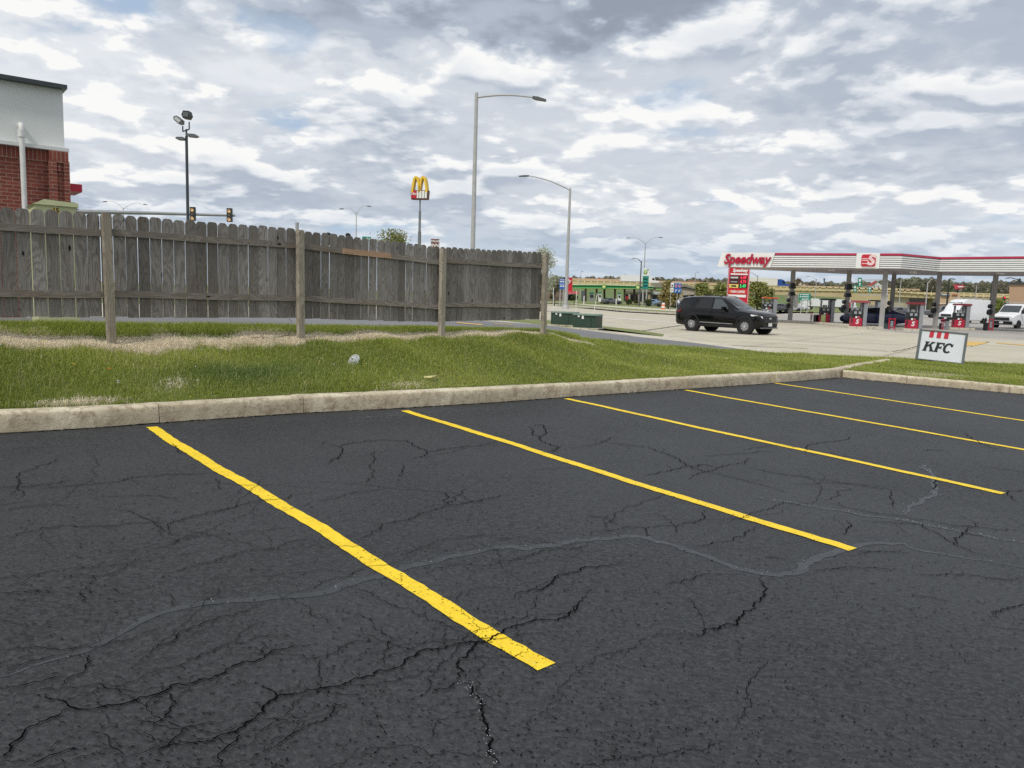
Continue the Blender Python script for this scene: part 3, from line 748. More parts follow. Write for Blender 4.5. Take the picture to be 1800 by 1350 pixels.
# grass by the posts and taller tufts along the crest behind the fence
w2_ = ((V_ > .70) & (V_ < .86) & (U_ < 1010)) * (.4 + tuft)
pts, jj, ii = sample(70000, w2_ * 1.0); n = len(pts)
col = cA + (cB - cA) * rng.random((n, 1)); blades('tall_grass', pts, .05 + .07 * rng.random(n), .005 * np.ones(n), .2 + .5 * rng.random(n), col, GM)
pts, jj, ii = sample(90000, np.clip(straw, 0, 1) ** 1.5); n = len(pts)
col = np.array([.86, .78, .63]) * (.6 + .75 * rng.random((n, 1))) + np.array([.03, .0, .0]) * rng.random((n, 1))
blades('dry_straw', pts + np.array([0, 0, .012]) * rng.random((n, 1)), .03 + .05 * rng.random(n), .0035 * np.ones(n) * 1.2, .9 + .12 * rng.random(n), col, GM)
pts, jj, ii = sample(2600, green_ok * (V_ < .7)); n = len(pts)
blades('grass_stalk', pts, .09 + .13 * rng.random(n), .0035 * np.ones(n), .05 + .4 * rng.random(n), np.array([.42, .37, .2]) * (.6 + .6 * rng.random((n, 1))), GM)

# dandelions -------------------------------------------------------------
M_DAN = pmat('dandelion_yellow', (.75, .52, .03), .7); M_STEM = pmat('dandelion_stem', (.16, .22, .06), .7); M_SEED = pmat('dandelion_seed_head', (.62, .62, .56), .9)
M_ORG = pmat('orange_petal', (.75, .28, .03), .7)
def dandelion(px, py, label, mt, s=1.0):
    p = lawn_at(px, py); t = thing('dandelion', label, 'flower', p, random.random() * 6, 'dandelions in the lawn')
    h = .07 * s; MB().tube([(0, 0, 0), (.006, 0, h * .5), (.012, .003, h)], .0018, 5).build('stem', M_STEM, t)
    m_ = MB()
    for k in range(14):
        a = k * 2.4; r = .013 * s * (.5 + .5 * (k % 3) / 2); c_ = Vector((.012, .003, h))
        m_.add([c_, c_ + Vector((math.cos(a) * r, math.sin(a) * r, .004)), c_ + Vector((math.cos(a + .55) * r * 1.15, math.sin(a + .55) * r * 1.15, .009 - .002 * (k % 3)))], [(0, 1, 2)])
    m_.cyl((.012, .003, h + .002), .009 * s, .009, n=10, r2=.011 * s); m_.build('flower_head', mt, t, smooth=60)
yl = [(213, 577, 'yellow dandelion beside the first fence post on the left', M_DAN, 1.0), (190, 665, 'orange flower in the near lawn below the leftmost post', M_ORG, 1.5), (200, 687, 'pale seed head nearest the kerb at the left', M_SEED, 1.1),
      (211, 685, 'rounder pale seed head right beside another near the left kerb', M_SEED, 1.2), (126, 651, 'small yellow dandelion left of the orange flower', M_DAN, 1.0), (71, 609, 'tiny yellow dandelion far left below the straw strip', M_DAN, .9),
      (506, 576, 'yellow dandelion just left of the second fence post', M_DAN, 1.3), (558, 581, 'yellow dandelion just right of the second fence post', M_DAN, 1.5), (668, 572, 'tall yellow dandelion in the crest grass below the patched rail', M_DAN, 1.3),
      (318, 611, 'pale seed head at the lower edge of the straw strip', M_SEED, 1.0), (301, 688, 'white seed head near the kerb in the dark grass', M_SEED, 1.1), (306, 678, 'small white seed head above another in the dark grass', M_SEED, .9),
      (588, 650, 'white seed head left of the plastic cup lid', M_SEED, .9), (640, 652, 'yellow green dandelion just below the plastic cup lid', M_DAN, 1.0), (645, 650, 'paler seed head beside the dandelion under the cup lid', M_SEED, 1.0),
      (610, 608, 'small dandelion behind the plastic cup lid near the straw', M_DAN, .9), (900, 612, 'yellow dandelion left of the last fence post', M_DAN, 1.2), (1011, 599, 'yellow dandelion on the ridge right of the fence end', M_DAN, 1.2),
      (1115, 611, 'yellow dandelion on the ridge between fence end and kerb', M_DAN, 1.0), (1160, 613, 'white seed head on the ridge under the road', M_SEED, 1.2), (1339, 627, 'white seed head on the lawn edge below the black car', M_SEED, 1.2),
      (1632, 640, 'yellow dandelion at the foot of the small board sign', M_DAN, 1.5), (1775, 650, 'yellow dandelion at the right lawn edge beyond the board sign', M_DAN, 1.3), (1740, 672, 'yellow dandelion behind the short kerb at the right', M_DAN, 1.4)]
for a in yl: dandelion(*a)

pts, jj, ii = sample(420, green_ok * (V_ < .8)); n = len(pts)
blades('clover_bloom', pts + np.array([0, 0, .035]), .012 + .010 * rng.random(n), .016 * np.ones(n), .9 * np.ones(n), np.where(rng.random((n, 1)) < .45, np.array([[.75, .60, .06]]), np.array([[.66, .66, .58]])) * (.7 + .3 * rng.random((n, 1))), GM)
# litter -------------------------------------------------------------------
M_CLEAR = bpy.data.materials.new('clear_plastic'); M_CLEAR.use_nodes = True
_b = M_CLEAR.node_tree.nodes['Principled BSDF']; _b.inputs['Base Color'].default_value = (.75, .78, .8, 1); _b.inputs['Roughness'].default_value = .12; _b.inputs['Transmission Weight'].default_value = .55; _b.inputs['IOR'].default_value = 1.3
p = lawn_at(620, 640); t = thing('cup_lid', 'crushed clear plastic cup lid lying in the lawn', 'litter', p + Vector((0, 0, .05)), .5)
t.rotation_euler = (math.radians(52), .15, -.35)
m_ = MB()
for k, (r0, z0) in enumerate(((.062, 0), (.058, .012), (.046, .018), (.038, .032), (.012, .040))):
    for i in range(20):
        a = 2 * PI * i / 20; q = 1 + .12 * math.sin(3 * a + k); m_.v.append((r0 * q * math.cos(a), r0 * 1.35 * q * math.sin(a), z0 + .006 * math.sin(5 * a + k)))
for k in range(4):
    for i in range(20): m_.f.append((k * 20 + i, k * 20 + (i + 1) % 20, (k + 1) * 20 + (i + 1) % 20, (k + 1) * 20 + i)); m_.m.append(0)
m_.build('dome', M_CLEAR, t, smooth=40)
m_ = MB(); m_.tube([(.066 * math.cos(a), .089 * math.sin(a), 0) for a in [2 * PI * i / 24 for i in range(25)]], .0045, 6); m_.build('rim', pmat('lid_rim', (.7, .72, .74), .25), t, smooth=60)
m_ = MB(); m_.add([(-.02, .01, .036), (.026, .004, .037), (.03, .038, .033), (-.012, .04, .034)], [(0, 1, 2, 3)]); m_.build('paper_scrap', pmat('white_paper', (.75, .75, .75), .7), t)
p = lawn_at(757, 671); m_ = MB(); m_.add([(-.08, 0, .02), (0, -.018, .03), (.09, .0, .06), (.085, .04, .05), (0, .035, .038), (-.08, .03, .025)], [(0, 1, 4, 5), (1, 2, 3, 4)])
o = m_.build('wrapper', pmat('cream_wrapper', (.62, .52, .25), .6), loc=p + Vector((0, 0, .03))); o.rotation_euler = (.2, .1, .5); tag(o, 'cream coloured paper scrap near the kerb joint', 'litter')
# fallen twig by the second post
p0 = lawn_at(430, 597); p1 = lawn_at(520, 585)
tw = thing('fallen_twig', 'thin bare forked twig on the straw left of second post', 'twig', p0)
def rel(px, py, h): return lawn_at(px, py) - p0 + Vector((0, 0, h))
M_TWIG = pmat('twig_bark', (.16, .13, .10), .9)
MB().tube([rel(425, 596, .03), rel(450, 599, .05), rel(480, 600, .04), rel(505, 596, .06), rel(516, 590, .10)], [.003, .006, .008, .006, .003], 6).build('main_stem', M_TWIG, tw)
MB().tube([rel(460, 600, .05), rel(450, 592, .16), rel(436, 588, .22)], [.006, .004, .002], 5).build('side_shoot', M_TWIG, tw)
MB().tube([rel(505, 596, .06), rel(512, 584, .16), rel(498, 578, .2)], [.005, .004, .002], 5).build('side_shoot', M_TWIG, tw)

# ================================================================== wooden fence
def wood_mat(name, dark, light, warm, gs=1.0):
    m = bpy.data.materials.new(name); m.use_nodes = True; t = NT(m.node_tree); b = t.n['Principled BSDF']
    at = t.node('ShaderNodeAttribute', attribute_name='pk').outputs['Color']; sa = t.node('ShaderNodeSeparateColor', {0: at})
    uvn = t.node('ShaderNodeAttribute', attribute_name='gr').outputs['Vector']      # (across, along, face) in metres
    off = t.vmath('SCALE', at, 37.0)
    p = t.vmath('ADD', uvn, off)
    wv = t.vmath('ADD', t.mapping(p, (1, .16, 1)), t.vmath('SCALE', t.vmath('SUBTRACT', t.node('ShaderNodeTexNoise', {'Vector': t.mapping(p, (7, 1.6, 1)), 'Scale': 1.0, 'Detail': 2.0}).outputs['Color'], (.5, .5, .5)), .12))
    ring = t.n.new('ShaderNodeTexNoise'); t.put(ring.inputs['Vector'], wv); ring.inputs['Scale'].default_value = 5.0; ring.inputs['Detail'].default_value = 1
    rr = t.math('SINE', t.math('MULTIPLY', ring.outputs['Fac'], 120.0))
    grain = t.noise(t.mapping(p, (160, 5, 1)), 1.0, 5, .7)
    stain = t.noise(t.mapping(p, (9, 2.2, 1)), 1.0, 4, .6)
    c = t.mix(sa.outputs[0], dark, light)
    c = t.mix(t.math('MULTIPLY', t.smooth(rr, -.2, .9), .42), c, tuple(v * .5 for v in dark))
    c = t.mix(t.math('MULTIPLY', t.smooth(grain, .42, .7), .55), c, tuple(v * .42 for v in dark))
    c = t.mix(t.math('MULTIPLY', t.smooth(stain, .50, .72), .6), c, warm)
    kn = t.n.new('ShaderNodeTexVoronoi'); t.put(kn.inputs['Vector'], t.mapping(p, (6.5, 2.6, 1))); kn.inputs['Scale'].default_value = 1.0
    kk = t.math('MULTIPLY', t.smooth(kn.outputs['Distance'], .055, .12, 1, 0), t.smooth(t.node('ShaderNodeSeparateColor', {0: kn.outputs['Color']})  .outputs[0], .42, .46))
    c = t.mix(kk, c, (.018, .014, .010))
    t.put(b.inputs['Base Color'], c); b.inputs['Roughness'].default_value = .88; b.inputs['Specular IOR Level'].default_value = .2
    t.put(b.inputs['Normal'], t.node('ShaderNodeBump', {'Height': t.math('ADD', grain, t.math('MULTIPLY', rr, .12)), 'Strength': .6, 'Distance': .004}))
    return m
M_PICK = wood_mat('weathered_picket', (.175, .158, .14), (.37, .345, .315), (.14, .108, .078))
M_RAIL = wood_mat('weathered_rail', (.23, .205, .175), (.33, .29, .25), (.19, .13, .09))
M_POST = wood_mat('weathered_post', (.34, .30, .235), (.43, .385, .31), (.22, .175, .12))
M_NEWR = wood_mat('fresh_board', (.50, .32, .21), (.56, .37, .25), (.40, .25, .15))
class WB:
    """boards with per-board tint and grain coordinates"""
    def __init__(s): s.v = []; s.f = []; s.pk = []; s.gr = []
    def board(s, pts, d, a_ax, b_ax):
        """pts: outline (across, along) list; origin/axes given: a_ax=(O, A, B, N) world"""
        O, Aa, Bb, Nn = a_ax; n = len(pts); base = len(s.v); rnd = (random.random(), random.random(), random.random())
        for k in (0, 1):
            for (a, b) in pts:
                s.v.append(tuple(O + Aa * a + Bb * b + Nn * (d * k))); s.pk.append(rnd)
                s.gr.append((a, b, k * .03) if b_ax == 0 else (b, a, k * .03))
        s.f += [tuple(base + i for i in range(n))[::-1], tuple(base + n + i for i in range(n))]
        for i in range(n): j = (i + 1) % n; s.f.append((base + i, base + j, base + n + j, base + n + i))
    def build(s, name, m, parent):
        me = bpy.data.meshes.new(name); me.from_pydata(s.v, [], s.f); me.materials.append(m)
        bm = bmesh.new(); bm.from_mesh(me); bmesh.ops.recalc_face_normals(bm, faces=bm.faces); bm.to_mesh(me); bm.free()
        a = me.attributes.new('pk', 'FLOAT_COLOR', 'POINT'); a.data.foreach_set('color', np.array([(*p, 1) for p in s.pk], np.float32).reshape(-1))
        g = me.attributes.new('gr', 'FLOAT_VECTOR', 'POINT'); g.data.foreach_set('vector', np.array(s.gr, np.float32).reshape(-1))
        o = bpy.data.objects.new(name, me); C.objects.link(o); o.parent = parent; return o
fence = thing('picket_fence', 'weathered grey wooden dog-eared picket fence along the lawn', 'fence', (0, 0, 0))
UP = Vector((0, 0, 1))
def s_of(px, off=0.0): q = FP(px, 500, off); return (q - F1).dot(fdir)
posts = [(192, 376, 609), (527, 405, 597), (776, 437, 594), (956, 445, 588)]
S4 = [s_of(p[0]) for p in posts]; S4 = [S4[0] - (S4[1] - S4[0])] + S4
tops = [P(0, 0, 1).z] + [FP(p[0], p[1]).z for p in posts]; tops[0] = tops[1]; bots = [FP(p[0], p[2]).z - .12 for p in posts]; bots = [bots[0]] + bots
def zl(pl, off):           # picture line -> height along the fence
    q = [(( FP(x, y, off) - F1).dot(fdir), FP(x, y, off).z) for x, y in pl]; q.sort()
    return lambda s: float(np.interp(s, [a for a, _ in q], [b for _, b in q]))
def zl_ext(pl, off): 
    f_ = zl(pl, off); q = [((FP(x, y, off) - F1).dot(fdir), FP(x, y, off).z) for x, y in pl]; (s0, z0), (s1, z1) = q[0], q[1]
    return lambda s: f_(s) if s >= s0 else z0 + (z1 - z0) / (s1 - s0) * (s - s0)
topP = zl_ext([(0, 364.5), (185, 374), (215, 379), (520, 402), (540, 406), (770, 434), (786, 434.5), (950, 443.5)], .06)
botP = zl_ext([(0, 557), (190, 557.5), (520, 559), (700, 564.5), (770, 565.5), (950, 561)], .06)
rtT = [zl_ext([(0, 391.5), (185, 404)], .02), zl([(200, 403), (522, 427)], .02), zl([(537, 428), (768, 456)], .02), zl([(783, 454), (950, 464)], .02)]
rbT = [zl_ext([(0, 509), (185, 512)], .02), zl([(200, 511), (522, 520)], .02), zl([(537, 519), (768, 535)], .02), zl([(783, 531), (950, 534)], .02)]
Sall = S4 
first = Sall[0] - .2
for bay in range(4):
    s0 = Sall[bay] if bay else Sall[0] - .1; s1 = Sall[bay + 1]
    wb = WB(); s = s0 + .012 if bay == 0 else s_next
    while s < s1 - .02:
        wd = .132 + random.uniform(-.004, .004); gap = random.choice(((.006, .008, .009), (.006, .007, .009), (.003, .005, .009, .013), (.001, .002, .003))[bay])
        if s + wd > s1 + (.09 if bay < 3 else .0): break
        zt = topP(s + wd / 2) + random.uniform(-.008, .008); zb = botP(s + wd / 2) + random.uniform(-.006, .006); e = .03 + random.uniform(-.006, .006)
        tl = random.uniform(-.003, .003)
        o = F1 + fdir * s + fnor * (.055 + random.uniform(-.002, .002)); o.z = 0
        pts_ = [(tl, zb), (wd + tl, zb), (wd - tl * .3, zt - e * 1.25), (wd - e * .55, zt - e * .35), (wd - e * 1.1, zt), (e * 1.1, zt + .002), (e * .55, zt - e * .35), (0, zt - e * 1.25)]
        wb.board(pts_, .010, (o, fdir, UP, fnor), 0); s += wd + gap; s_next = s
    wb.build('picket_panel', M_PICK, fence)
    for k, fn in enumerate((rtT[bay], rbT[bay])):
        a_ = s0 - .02 if bay else s0; b_ = s1 + .0
        if bay == 3: b_ = s1 - .04
        hh = .078; cuts = [(a_, b_, M_RAIL)]
        if bay == 2 and k == 0: q = s_of(603); q2 = s_of(688); cuts = [(a_, q, M_RAIL), (q, q2, M_NEWR), (q2, b_, M_RAIL)]
        if bay == 2 and k == 1: q = s_of(678); cuts = [(a_, q, M_RAIL), (q, b_, M_RAIL)]
        for ci, (a2, b2, mm) in enumerate(cuts):
            w_ = WB(); o = F1 + fnor * (.02 - .002 * (ci == 1)); o.z = 0; n_ = 8; low_, up_ = [], []
            for i in range(n_ + 1):
                s_ = a2 + (b2 - a2) * i / n_; z_ = fn(s_) + .004 * math.sin(s_ * 3 + bay); up_.append((s_, z_)); low_.append((s_, z_ - hh))
            w_.board(low_ + up_[::-1], .034, (o, fdir, UP, fnor), 1); r_o = w_.build('rail', mm, fence)
            if mm is M_NEWR: r_o['label'] = 'fresh brown patched length of rail'
for i, (s_, zt, zb) in enumerate(zip(Sall, tops, bots)):
    w_ = WB(); pw = .086; o = F1 + fdir * (s_ - pw / 2) - fnor * .066; o.z = 0
    tl = {1: -.045, 2: -.02, 3: -.005, 4: .0}.get(i, -.03)
    w_.board([(0, zb), (pw, zb), (pw + tl * .5, zt - .004), (pw * .55 + tl * .5, zt + .004), (tl * .5, zt)], pw - .004, (o, fdir, UP, fnor), 0)
    w_.build('post', M_POST, fence)

# ================================================================== roads and far ground (sheets on the level ground)
def GZ(pts, z): return [G(x, y, 0.0) for x, y in pts]
flat('road', [(-60, 26, 0), (-6, 25, 0), (3, 22, 0), (8, 19, 0), (12, 18, 0), (30, 12, 0), (120, 6, 0), (160, 60, 0), (150, 120, 0)] + [tuple(G(x, y)) for x, y in ((1800, 552), (1600, 549.5), (1430, 551.5), (1380, 549.5), (1200, 554.7), (1093, 548.7), (1013, 541), (960, 536.5))] + [(-20, 60, 0), (-60, 50, 0)], M_ROAD, z=0.0)
dpx = [-900, -350, 0, 198, 360, 527, 650, 777, 870, 957]
near_ = [Vector((D[cols.index(c)].x, D[cols.index(c)].y, D[cols.index(c)].z - .05)) for c in dpx] + [G(1113, 609), G(1220, 616), G(1347, 625), G(1440, 632)]
far_ = [P(c, y_, Y_) for c, y_, Y_ in ((-900, 552, 17.5), (-350, 555, 16.6), (0, 556.5, 16.0), (198, 557, 16.4), (360, 557, 17), (527, 557.5, 19), (650, 559.5, 21.5), (777, 562, 25), (870, 565, 30), (957, 571, 36.5))] + [G(1113, 591.5), G(1220, 603), G(1330, 618), G(1435, 627.5)]
for q in near_[10:] + far_[10:]: q.z = .006
m_ = MB(); nd = len(near_)
for t_ in (0, .25, .5, .75, 1): m_.v += [tuple(a.lerp(b, t_)) for a, b in zip(near_, far_)]
m_.v += [(q.x + .3, q.y + 2.5, -.12) for q in far_]
for j in range(5):
    for i in range(nd - 1):
        if j == 4 and i >= 9: continue
        m_.mat = 1 if j == 4 else 0; m_.f.append((j * nd + i, j * nd + i + 1, (j + 1) * nd + i + 1, (j + 1) * nd + i)); m_.m.append(m_.mat)
drv = m_.build('driveway', [M_PATH, M_VERGE], smooth=40); drv['kind'] = 'structure'
from mathutils.bvhtree import BVHTree
bv = BVHTree.FromPolygons([v.co.copy() for v in drv.data.vertices], [tuple(p.vertices) for p in drv.data.polygons])
for pts_ in ([(806, 566.8), (850, 570.6), (846, 571.8), (800, 567.8)], [(868, 568), (905, 571), (903, 571.6), (866, 568.6)]):
    q = [bv.ray_cast(Vector((0, 0, CAMZ)), Vector(ray(x, y)).normalized())[0] for x, y in pts_]
    if all(q): flat('yellow_marking', [v + Vector((0, 0, .008)) for v in q], pmat('yellow_road_paint', (.62, .40, .10), .7, var=.2, vs=4))
flat('sidewalk', [tuple(G(x, y)) for x, y in ((1051, 580.5), (1113, 591.5), (1220, 603), (1330, 618), (1435, 627.5), (1436, 625.5), (1330, 613.5), (1225, 599), (1165, 590.5), (1110, 584), (1055, 577))], M_WALK, z=.010)
flat('grass_strip', [tuple(G(x, y)) for x, y in ((880, 563.5), (957, 571), (1051, 580.5), (1055, 577), (1110, 584), (1165, 592), (1167, 588), (1120, 580), (1052, 573), (957, 562.5), (880, 561.5))], M_VERGE, z=.012)
flat('verge', [tuple(G(x, y)) for x, y in ((940, 534.3), (1013, 538.5), (1093, 546), (1200, 552), (1290, 555), (1380, 547.5), (1430, 549.2), (1430, 546.5), (1380, 544.5), (1300, 545), (1200, 543), (1147, 536), (1013, 531), (940, 528))], M_VERGE, z=.008)
flat('sidewalk', [tuple(G(x, y)) for x, y in ((940, 531.6), (1013, 535.2), (1093, 541.5), (1200, 548.3), (1290, 552), (1290, 549.5), (1200, 544.6), (1093, 538.7), (1013, 533.8), (940, 530.6))], M_WALK, z=.014)
kb = MB(); pl = [G(x, y) for x, y in ((940, 534.6), (1013, 539.3), (1093, 547), (1200, 553.2), (1290, 556.5))]
for q in pl: q.z = 0
sweep_kerb(kb, pl, .16, .45, 1.0); kb.build('kerb', M_WALK)['kind'] = 'structure'
flat('station_apron', [tuple(G(x, y)) for x, y in ((1350, 563.5), (1460, 572.5), (1620, 587), (1800, 597.5), (2300, 620), (2500, 580), (2100, 556), (1800, 551), (1560, 549), (1350, 552))], M_APRON, z=.006)
kb = MB(); pl = [G(x, y) for x, y in ((1362, 565.5), (1420, 568.5), (1480, 573.5), (1540, 579))]
for q in pl: q.z = 0
sweep_kerb(kb, pl, .17, .5, 1.0); kb.build('kerb', M_WALK)['kind'] = 'structure'
M_WHITEL = pmat('white_road_paint', (.62, .6, .55), .7, var=.2, vs=8); M_YROAD = pmat('yellow_road_paint', (.62, .40, .10), .7, var=.2, vs=4)
for pts_, nm, mm in (([(1045, 556.2), (1120, 561.8), (1200, 568.2), (1200, 569.4), (1120, 563), (1045, 557.3)], 'lane_line', M_WHITEL),
                     ([(945, 538.5), (978, 540.2), (978, 541.2), (945, 539.5)], 'lane_line', M_WHITEL), ([(1180, 559.5), (1200, 560.5), (1200, 561.3), (1180, 560.3)], 'lane_line', M_WHITEL),
                     ([(1697, 600), (1738, 602.5), (1712, 608.5), (1690, 608)], 'yellow_marking', M_YROAD), ([(1752, 602.5), (1800, 606), (1800, 607.5), (1752, 604)], 'yellow_marking', M_YROAD),
                     ):
    flat(nm, [tuple(G(x, y)) for x, y in pts_], mm, z=.012)
# joints and cracks of the concrete road
rc = MB()
def gcr(pl, wd):
    pts_ = [G(x, y) for x, y in pl]
    fp = []
    for a, b in zip(pts_[:-1], pts_[1:]):
        k = max(2, int((b - a).length / .35))
        for i in range(k): fp.append(a.lerp(b, i / k) + Vector((random.uniform(-.05, .05), random.uniform(-.05, .05), 0)))
    fp.append(pts_[-1]); n = len(fp)
    for i in range(n - 1):
        d = fp[i + 1] - fp[i]; nn = Vector((-d.y, d.x, 0)).normalized() * wd / 2
        rc.add([(*(fp[i] + nn)[:2], .009), (*(fp[i + 1] + nn)[:2], .009), (*(fp[i + 1] - nn)[:2], .009), (*(fp[i] - nn)[:2], .009)], [(0, 1, 2, 3)])
for pl, wd in (([(1118, 583), (1160, 577.5), (1208, 570.5)], .16), ([(1190, 600), (1300, 608), (1420, 613)], .1), ([(1570, 618), (1590, 614.5), (1605, 611), (1614, 607)], .06), ([(1400, 600), (1500, 604), (1600, 607)], .05),
               ([(1705, 609), (1725, 604), (1738, 601)], .08), ([(1060, 566), (1200, 575)], .05), ([(1380, 590), (1480, 597), (1600, 600)], .05), ([(1300, 600), (1400, 605), (1500, 613), (1560, 618)], .05), ([(1440, 582), (1520, 588), (1610, 592)], .04)): gcr(pl, wd)
rc_o = rc.build('road_crack', pmat('road_crack', (.10, .085, .065), .9)); rc_o['kind'] = 'structure'
#@@PART2@@
# ================================================================== restaurant building at the left
def brick_mat(name, soldier=False):
    m = bpy.data.materials.new(name); m.use_nodes = True; t = NT(m.node_tree); b = t.n['Principled BSDF']
    o = t.node('ShaderNodeTexCoord').outputs['Object']; sp = t.node('ShaderNodeSeparateXYZ', {0: o})
    u = t.math('ADD', sp.outputs[0], sp.outputs[1])
    v = t.node('ShaderNodeCombineXYZ', {0: sp.outputs[2] if soldier else u, 1: u if soldier else sp.outputs[2], 2: 0.0}).outputs[0]
    br = t.n.new('ShaderNodeTexBrick'); t.put(br.inputs['Vector'], v); br.inputs['Scale'].default_value = 1.0
    br.inputs['Brick Width'].default_value = .205 if not soldier else .21; br.inputs['Row Height'].default_value = .0735; br.inputs['Mortar Size'].default_value = .006
    br.inputs['Mortar Smooth'].default_value = .1; br.offset = 0.0 if soldier else .5
    br.inputs['Color1'].default_value = (.26, .066, .044, 1); br.inputs['Color2'].default_value = (.16, .042, .03, 1); br.inputs['Mortar'].default_value = (.33, .22, .17, 1)
    n = t.noise(o, 40, 4, .7)
    c = t.mix(t.math('MULTIPLY', t.smooth(n, .4, .7), .3), br.outputs['Color'], (.08, .03, .02))
    t.put(b.inputs['Base Color'], c); b.inputs['Roughness'].default_value = .9
    t.put(b.inputs['Normal'], t.node('ShaderNodeBump', {'Height': t.math('SUBTRACT', 1.0, br.outputs['Fac']), 'Strength': .5, 'Distance': .006}))
    return m
M_BRICK = brick_mat('red_brick'); M_SOLD = brick_mat('red_brick_soldier', True)
M_STUC = pmat('pale_stucco', (.66, .68, .665), .85, var=.03, vs=.8)
M_STUCT = pmat('white_trim_band', (.62, .63, .62), .7, var=.05, vs=2)
M_CAP = pmat('dark_roof_cap', (.035, .045, .052), .45, var=.15)
M_PIPE = pmat('white_pipe', (.66, .66, .64), .45, var=.08, vs=5)
bd = Vector(RW @ np.array([1685., -118., 1350.])); bd.z = 0; bd.normalize()
BO = P(120, 300, 16.2); BO.z = 0; bnn = Vector((-bd.y, bd.x, 0))
def PB(px, py, off=0.0):
    o = BO + bnn * off; r_ = Vector(ray(px, py)); t = (o.x * bnn.x + o.y * bnn.y) / (r_.x * bnn.x + r_.y * bnn.y)
    q = Vector((r_.x * t, r_.y * t, CAMZ + r_.z * t)); return (q - BO).dot(bd), q.z
bl_ = thing('brick_building', 'restaurant with red brick base, pale stucco upper wall and black cap', 'building', BO, math.atan2(bd.y, bd.x))
zb_top = PB(120, 268)[1]; zc_top = PB(114, 150)[1]; zc_bot = PB(114, 157)[1]; sw = PB(113, 200)[0]
pil = PB(86, 300)[0]; LEN = 12.0
m_ = MB(); m_.box(((-LEN + pil) / 2, 3.05, zb_top / 2 - .12), (LEN + pil, 6, zb_top - .24)); m_.box(((pil) / 2 + .0, 3.0, zb_top / 2 - .12), (-pil, 6.1, zb_top - .24))
m_.box((-.04, -.075, zb_top / 2 - .1), (.10, .06, zb_top - .2)); m_.box((pil + .06, -.075, zb_top / 2 - .1), (.14, .06, zb_top - .2)); m_.box((pil / 2, -.072, zb_top - .36), (-pil - .3, .054, .10))
m_.build('brick_wall', M_BRICK, bl_)
m_ = MB(); m_.box(((-LEN + pil) / 2, 3.04, zb_top - .12), (LEN + pil - .004, 6.03, .236)); m_.box((pil / 2, 2.96, zb_top - .12), (-pil - .004, 6.09, .236)); m_.build('soldier_course', M_SOLD, bl_)
m_ = MB(); m_.box(((sw - LEN) / 2, 3.06, (zb_top + zc_top) / 2 + .02), (LEN + sw, 5.9, zc_top - zb_top - .06)); m_.build('stucco_wall', M_STUC, bl_)
m_ = MB(); m_.box(((-LEN) / 2, 3.0, zb_top + .035), (LEN + .03, 6.16, .07)); m_.build('trim_band', M_STUCT, bl_)
m_ = MB(); m_.box(((sw - LEN) / 2 + .02, 3.0, (zc_bot + zc_top) / 2), (LEN + sw + .08, 6.14, zc_top - zc_bot)); m_.build('roof_cap', M_CAP, bl_)
ps, pz = PB(38, 226, -.12); m_ = MB()
m_.tube([(ps, -.09, -.0), (ps, -.09, pz - .12), (ps, -.09, pz), (ps, -.07, pz + .06), (ps, -.01, pz + .09), (ps, .12, pz + .09)],   .050, 14); m_.tube([(ps, -.09, pz - .16), (ps, -.09, pz - .02)], .066, 14)
m_.build('downpipe', M_PIPE, bl_, smooth=50)
q, z1 = PB(122, 317); _, z2 = PB(122, 331); m_ = MB(); m_.box((.17, 1.0, (z1 + z2) / 2), (.34, .9, z1 - z2)); m_.build('red_fascia', pmat('red_fascia_paint', (.55, .02, .05), .5), bl_)

# ------------------------------------------------------------------ pale green cabinet behind the fence
Yc = 11.6; cpos = P(98, 400, Yc); cpos.z = 0; r_c = yaw_cam(cpos.x, cpos.y)
M_CAB = pmat('pale_green_enamel', (.50, .52, .30), .5, var=.06)
cb = thing('utility_cabinet', 'pale yellow green metal cabinet rising above the fence', 'cabinet', cpos, r_c + .15)
zt = P(98, 355, Yc).z; wd = 62 * mpp(Yc)
m_ = MB(); m_.box((0, .3, zt / 2 - .03), (wd, .7, zt - .06)); m_.build('body', M_CAB, cb)
m_ = MB(); m_.prism([(-wd / 2 - .03, zt - .06), (wd / 2 + .03, zt - .06), (wd / 2 + .02, zt + .0), (-wd / 2 + .12, zt + .02), ], .78, 'y', .3); m_.build('lid', M_CAB, cb)
m_ = MB(); m_.box((.0, -.056, zt - .13), (.085, .006, .075)); st = m_.build('sticker', pmat('orange_sticker', (.75, .50, .10), .5), cb)
text('number', '15', .085, pmat('black_print', (.01, .01, .01), .6), cb, (.0, -.062, zt - .13), ext=.001, off=.003)

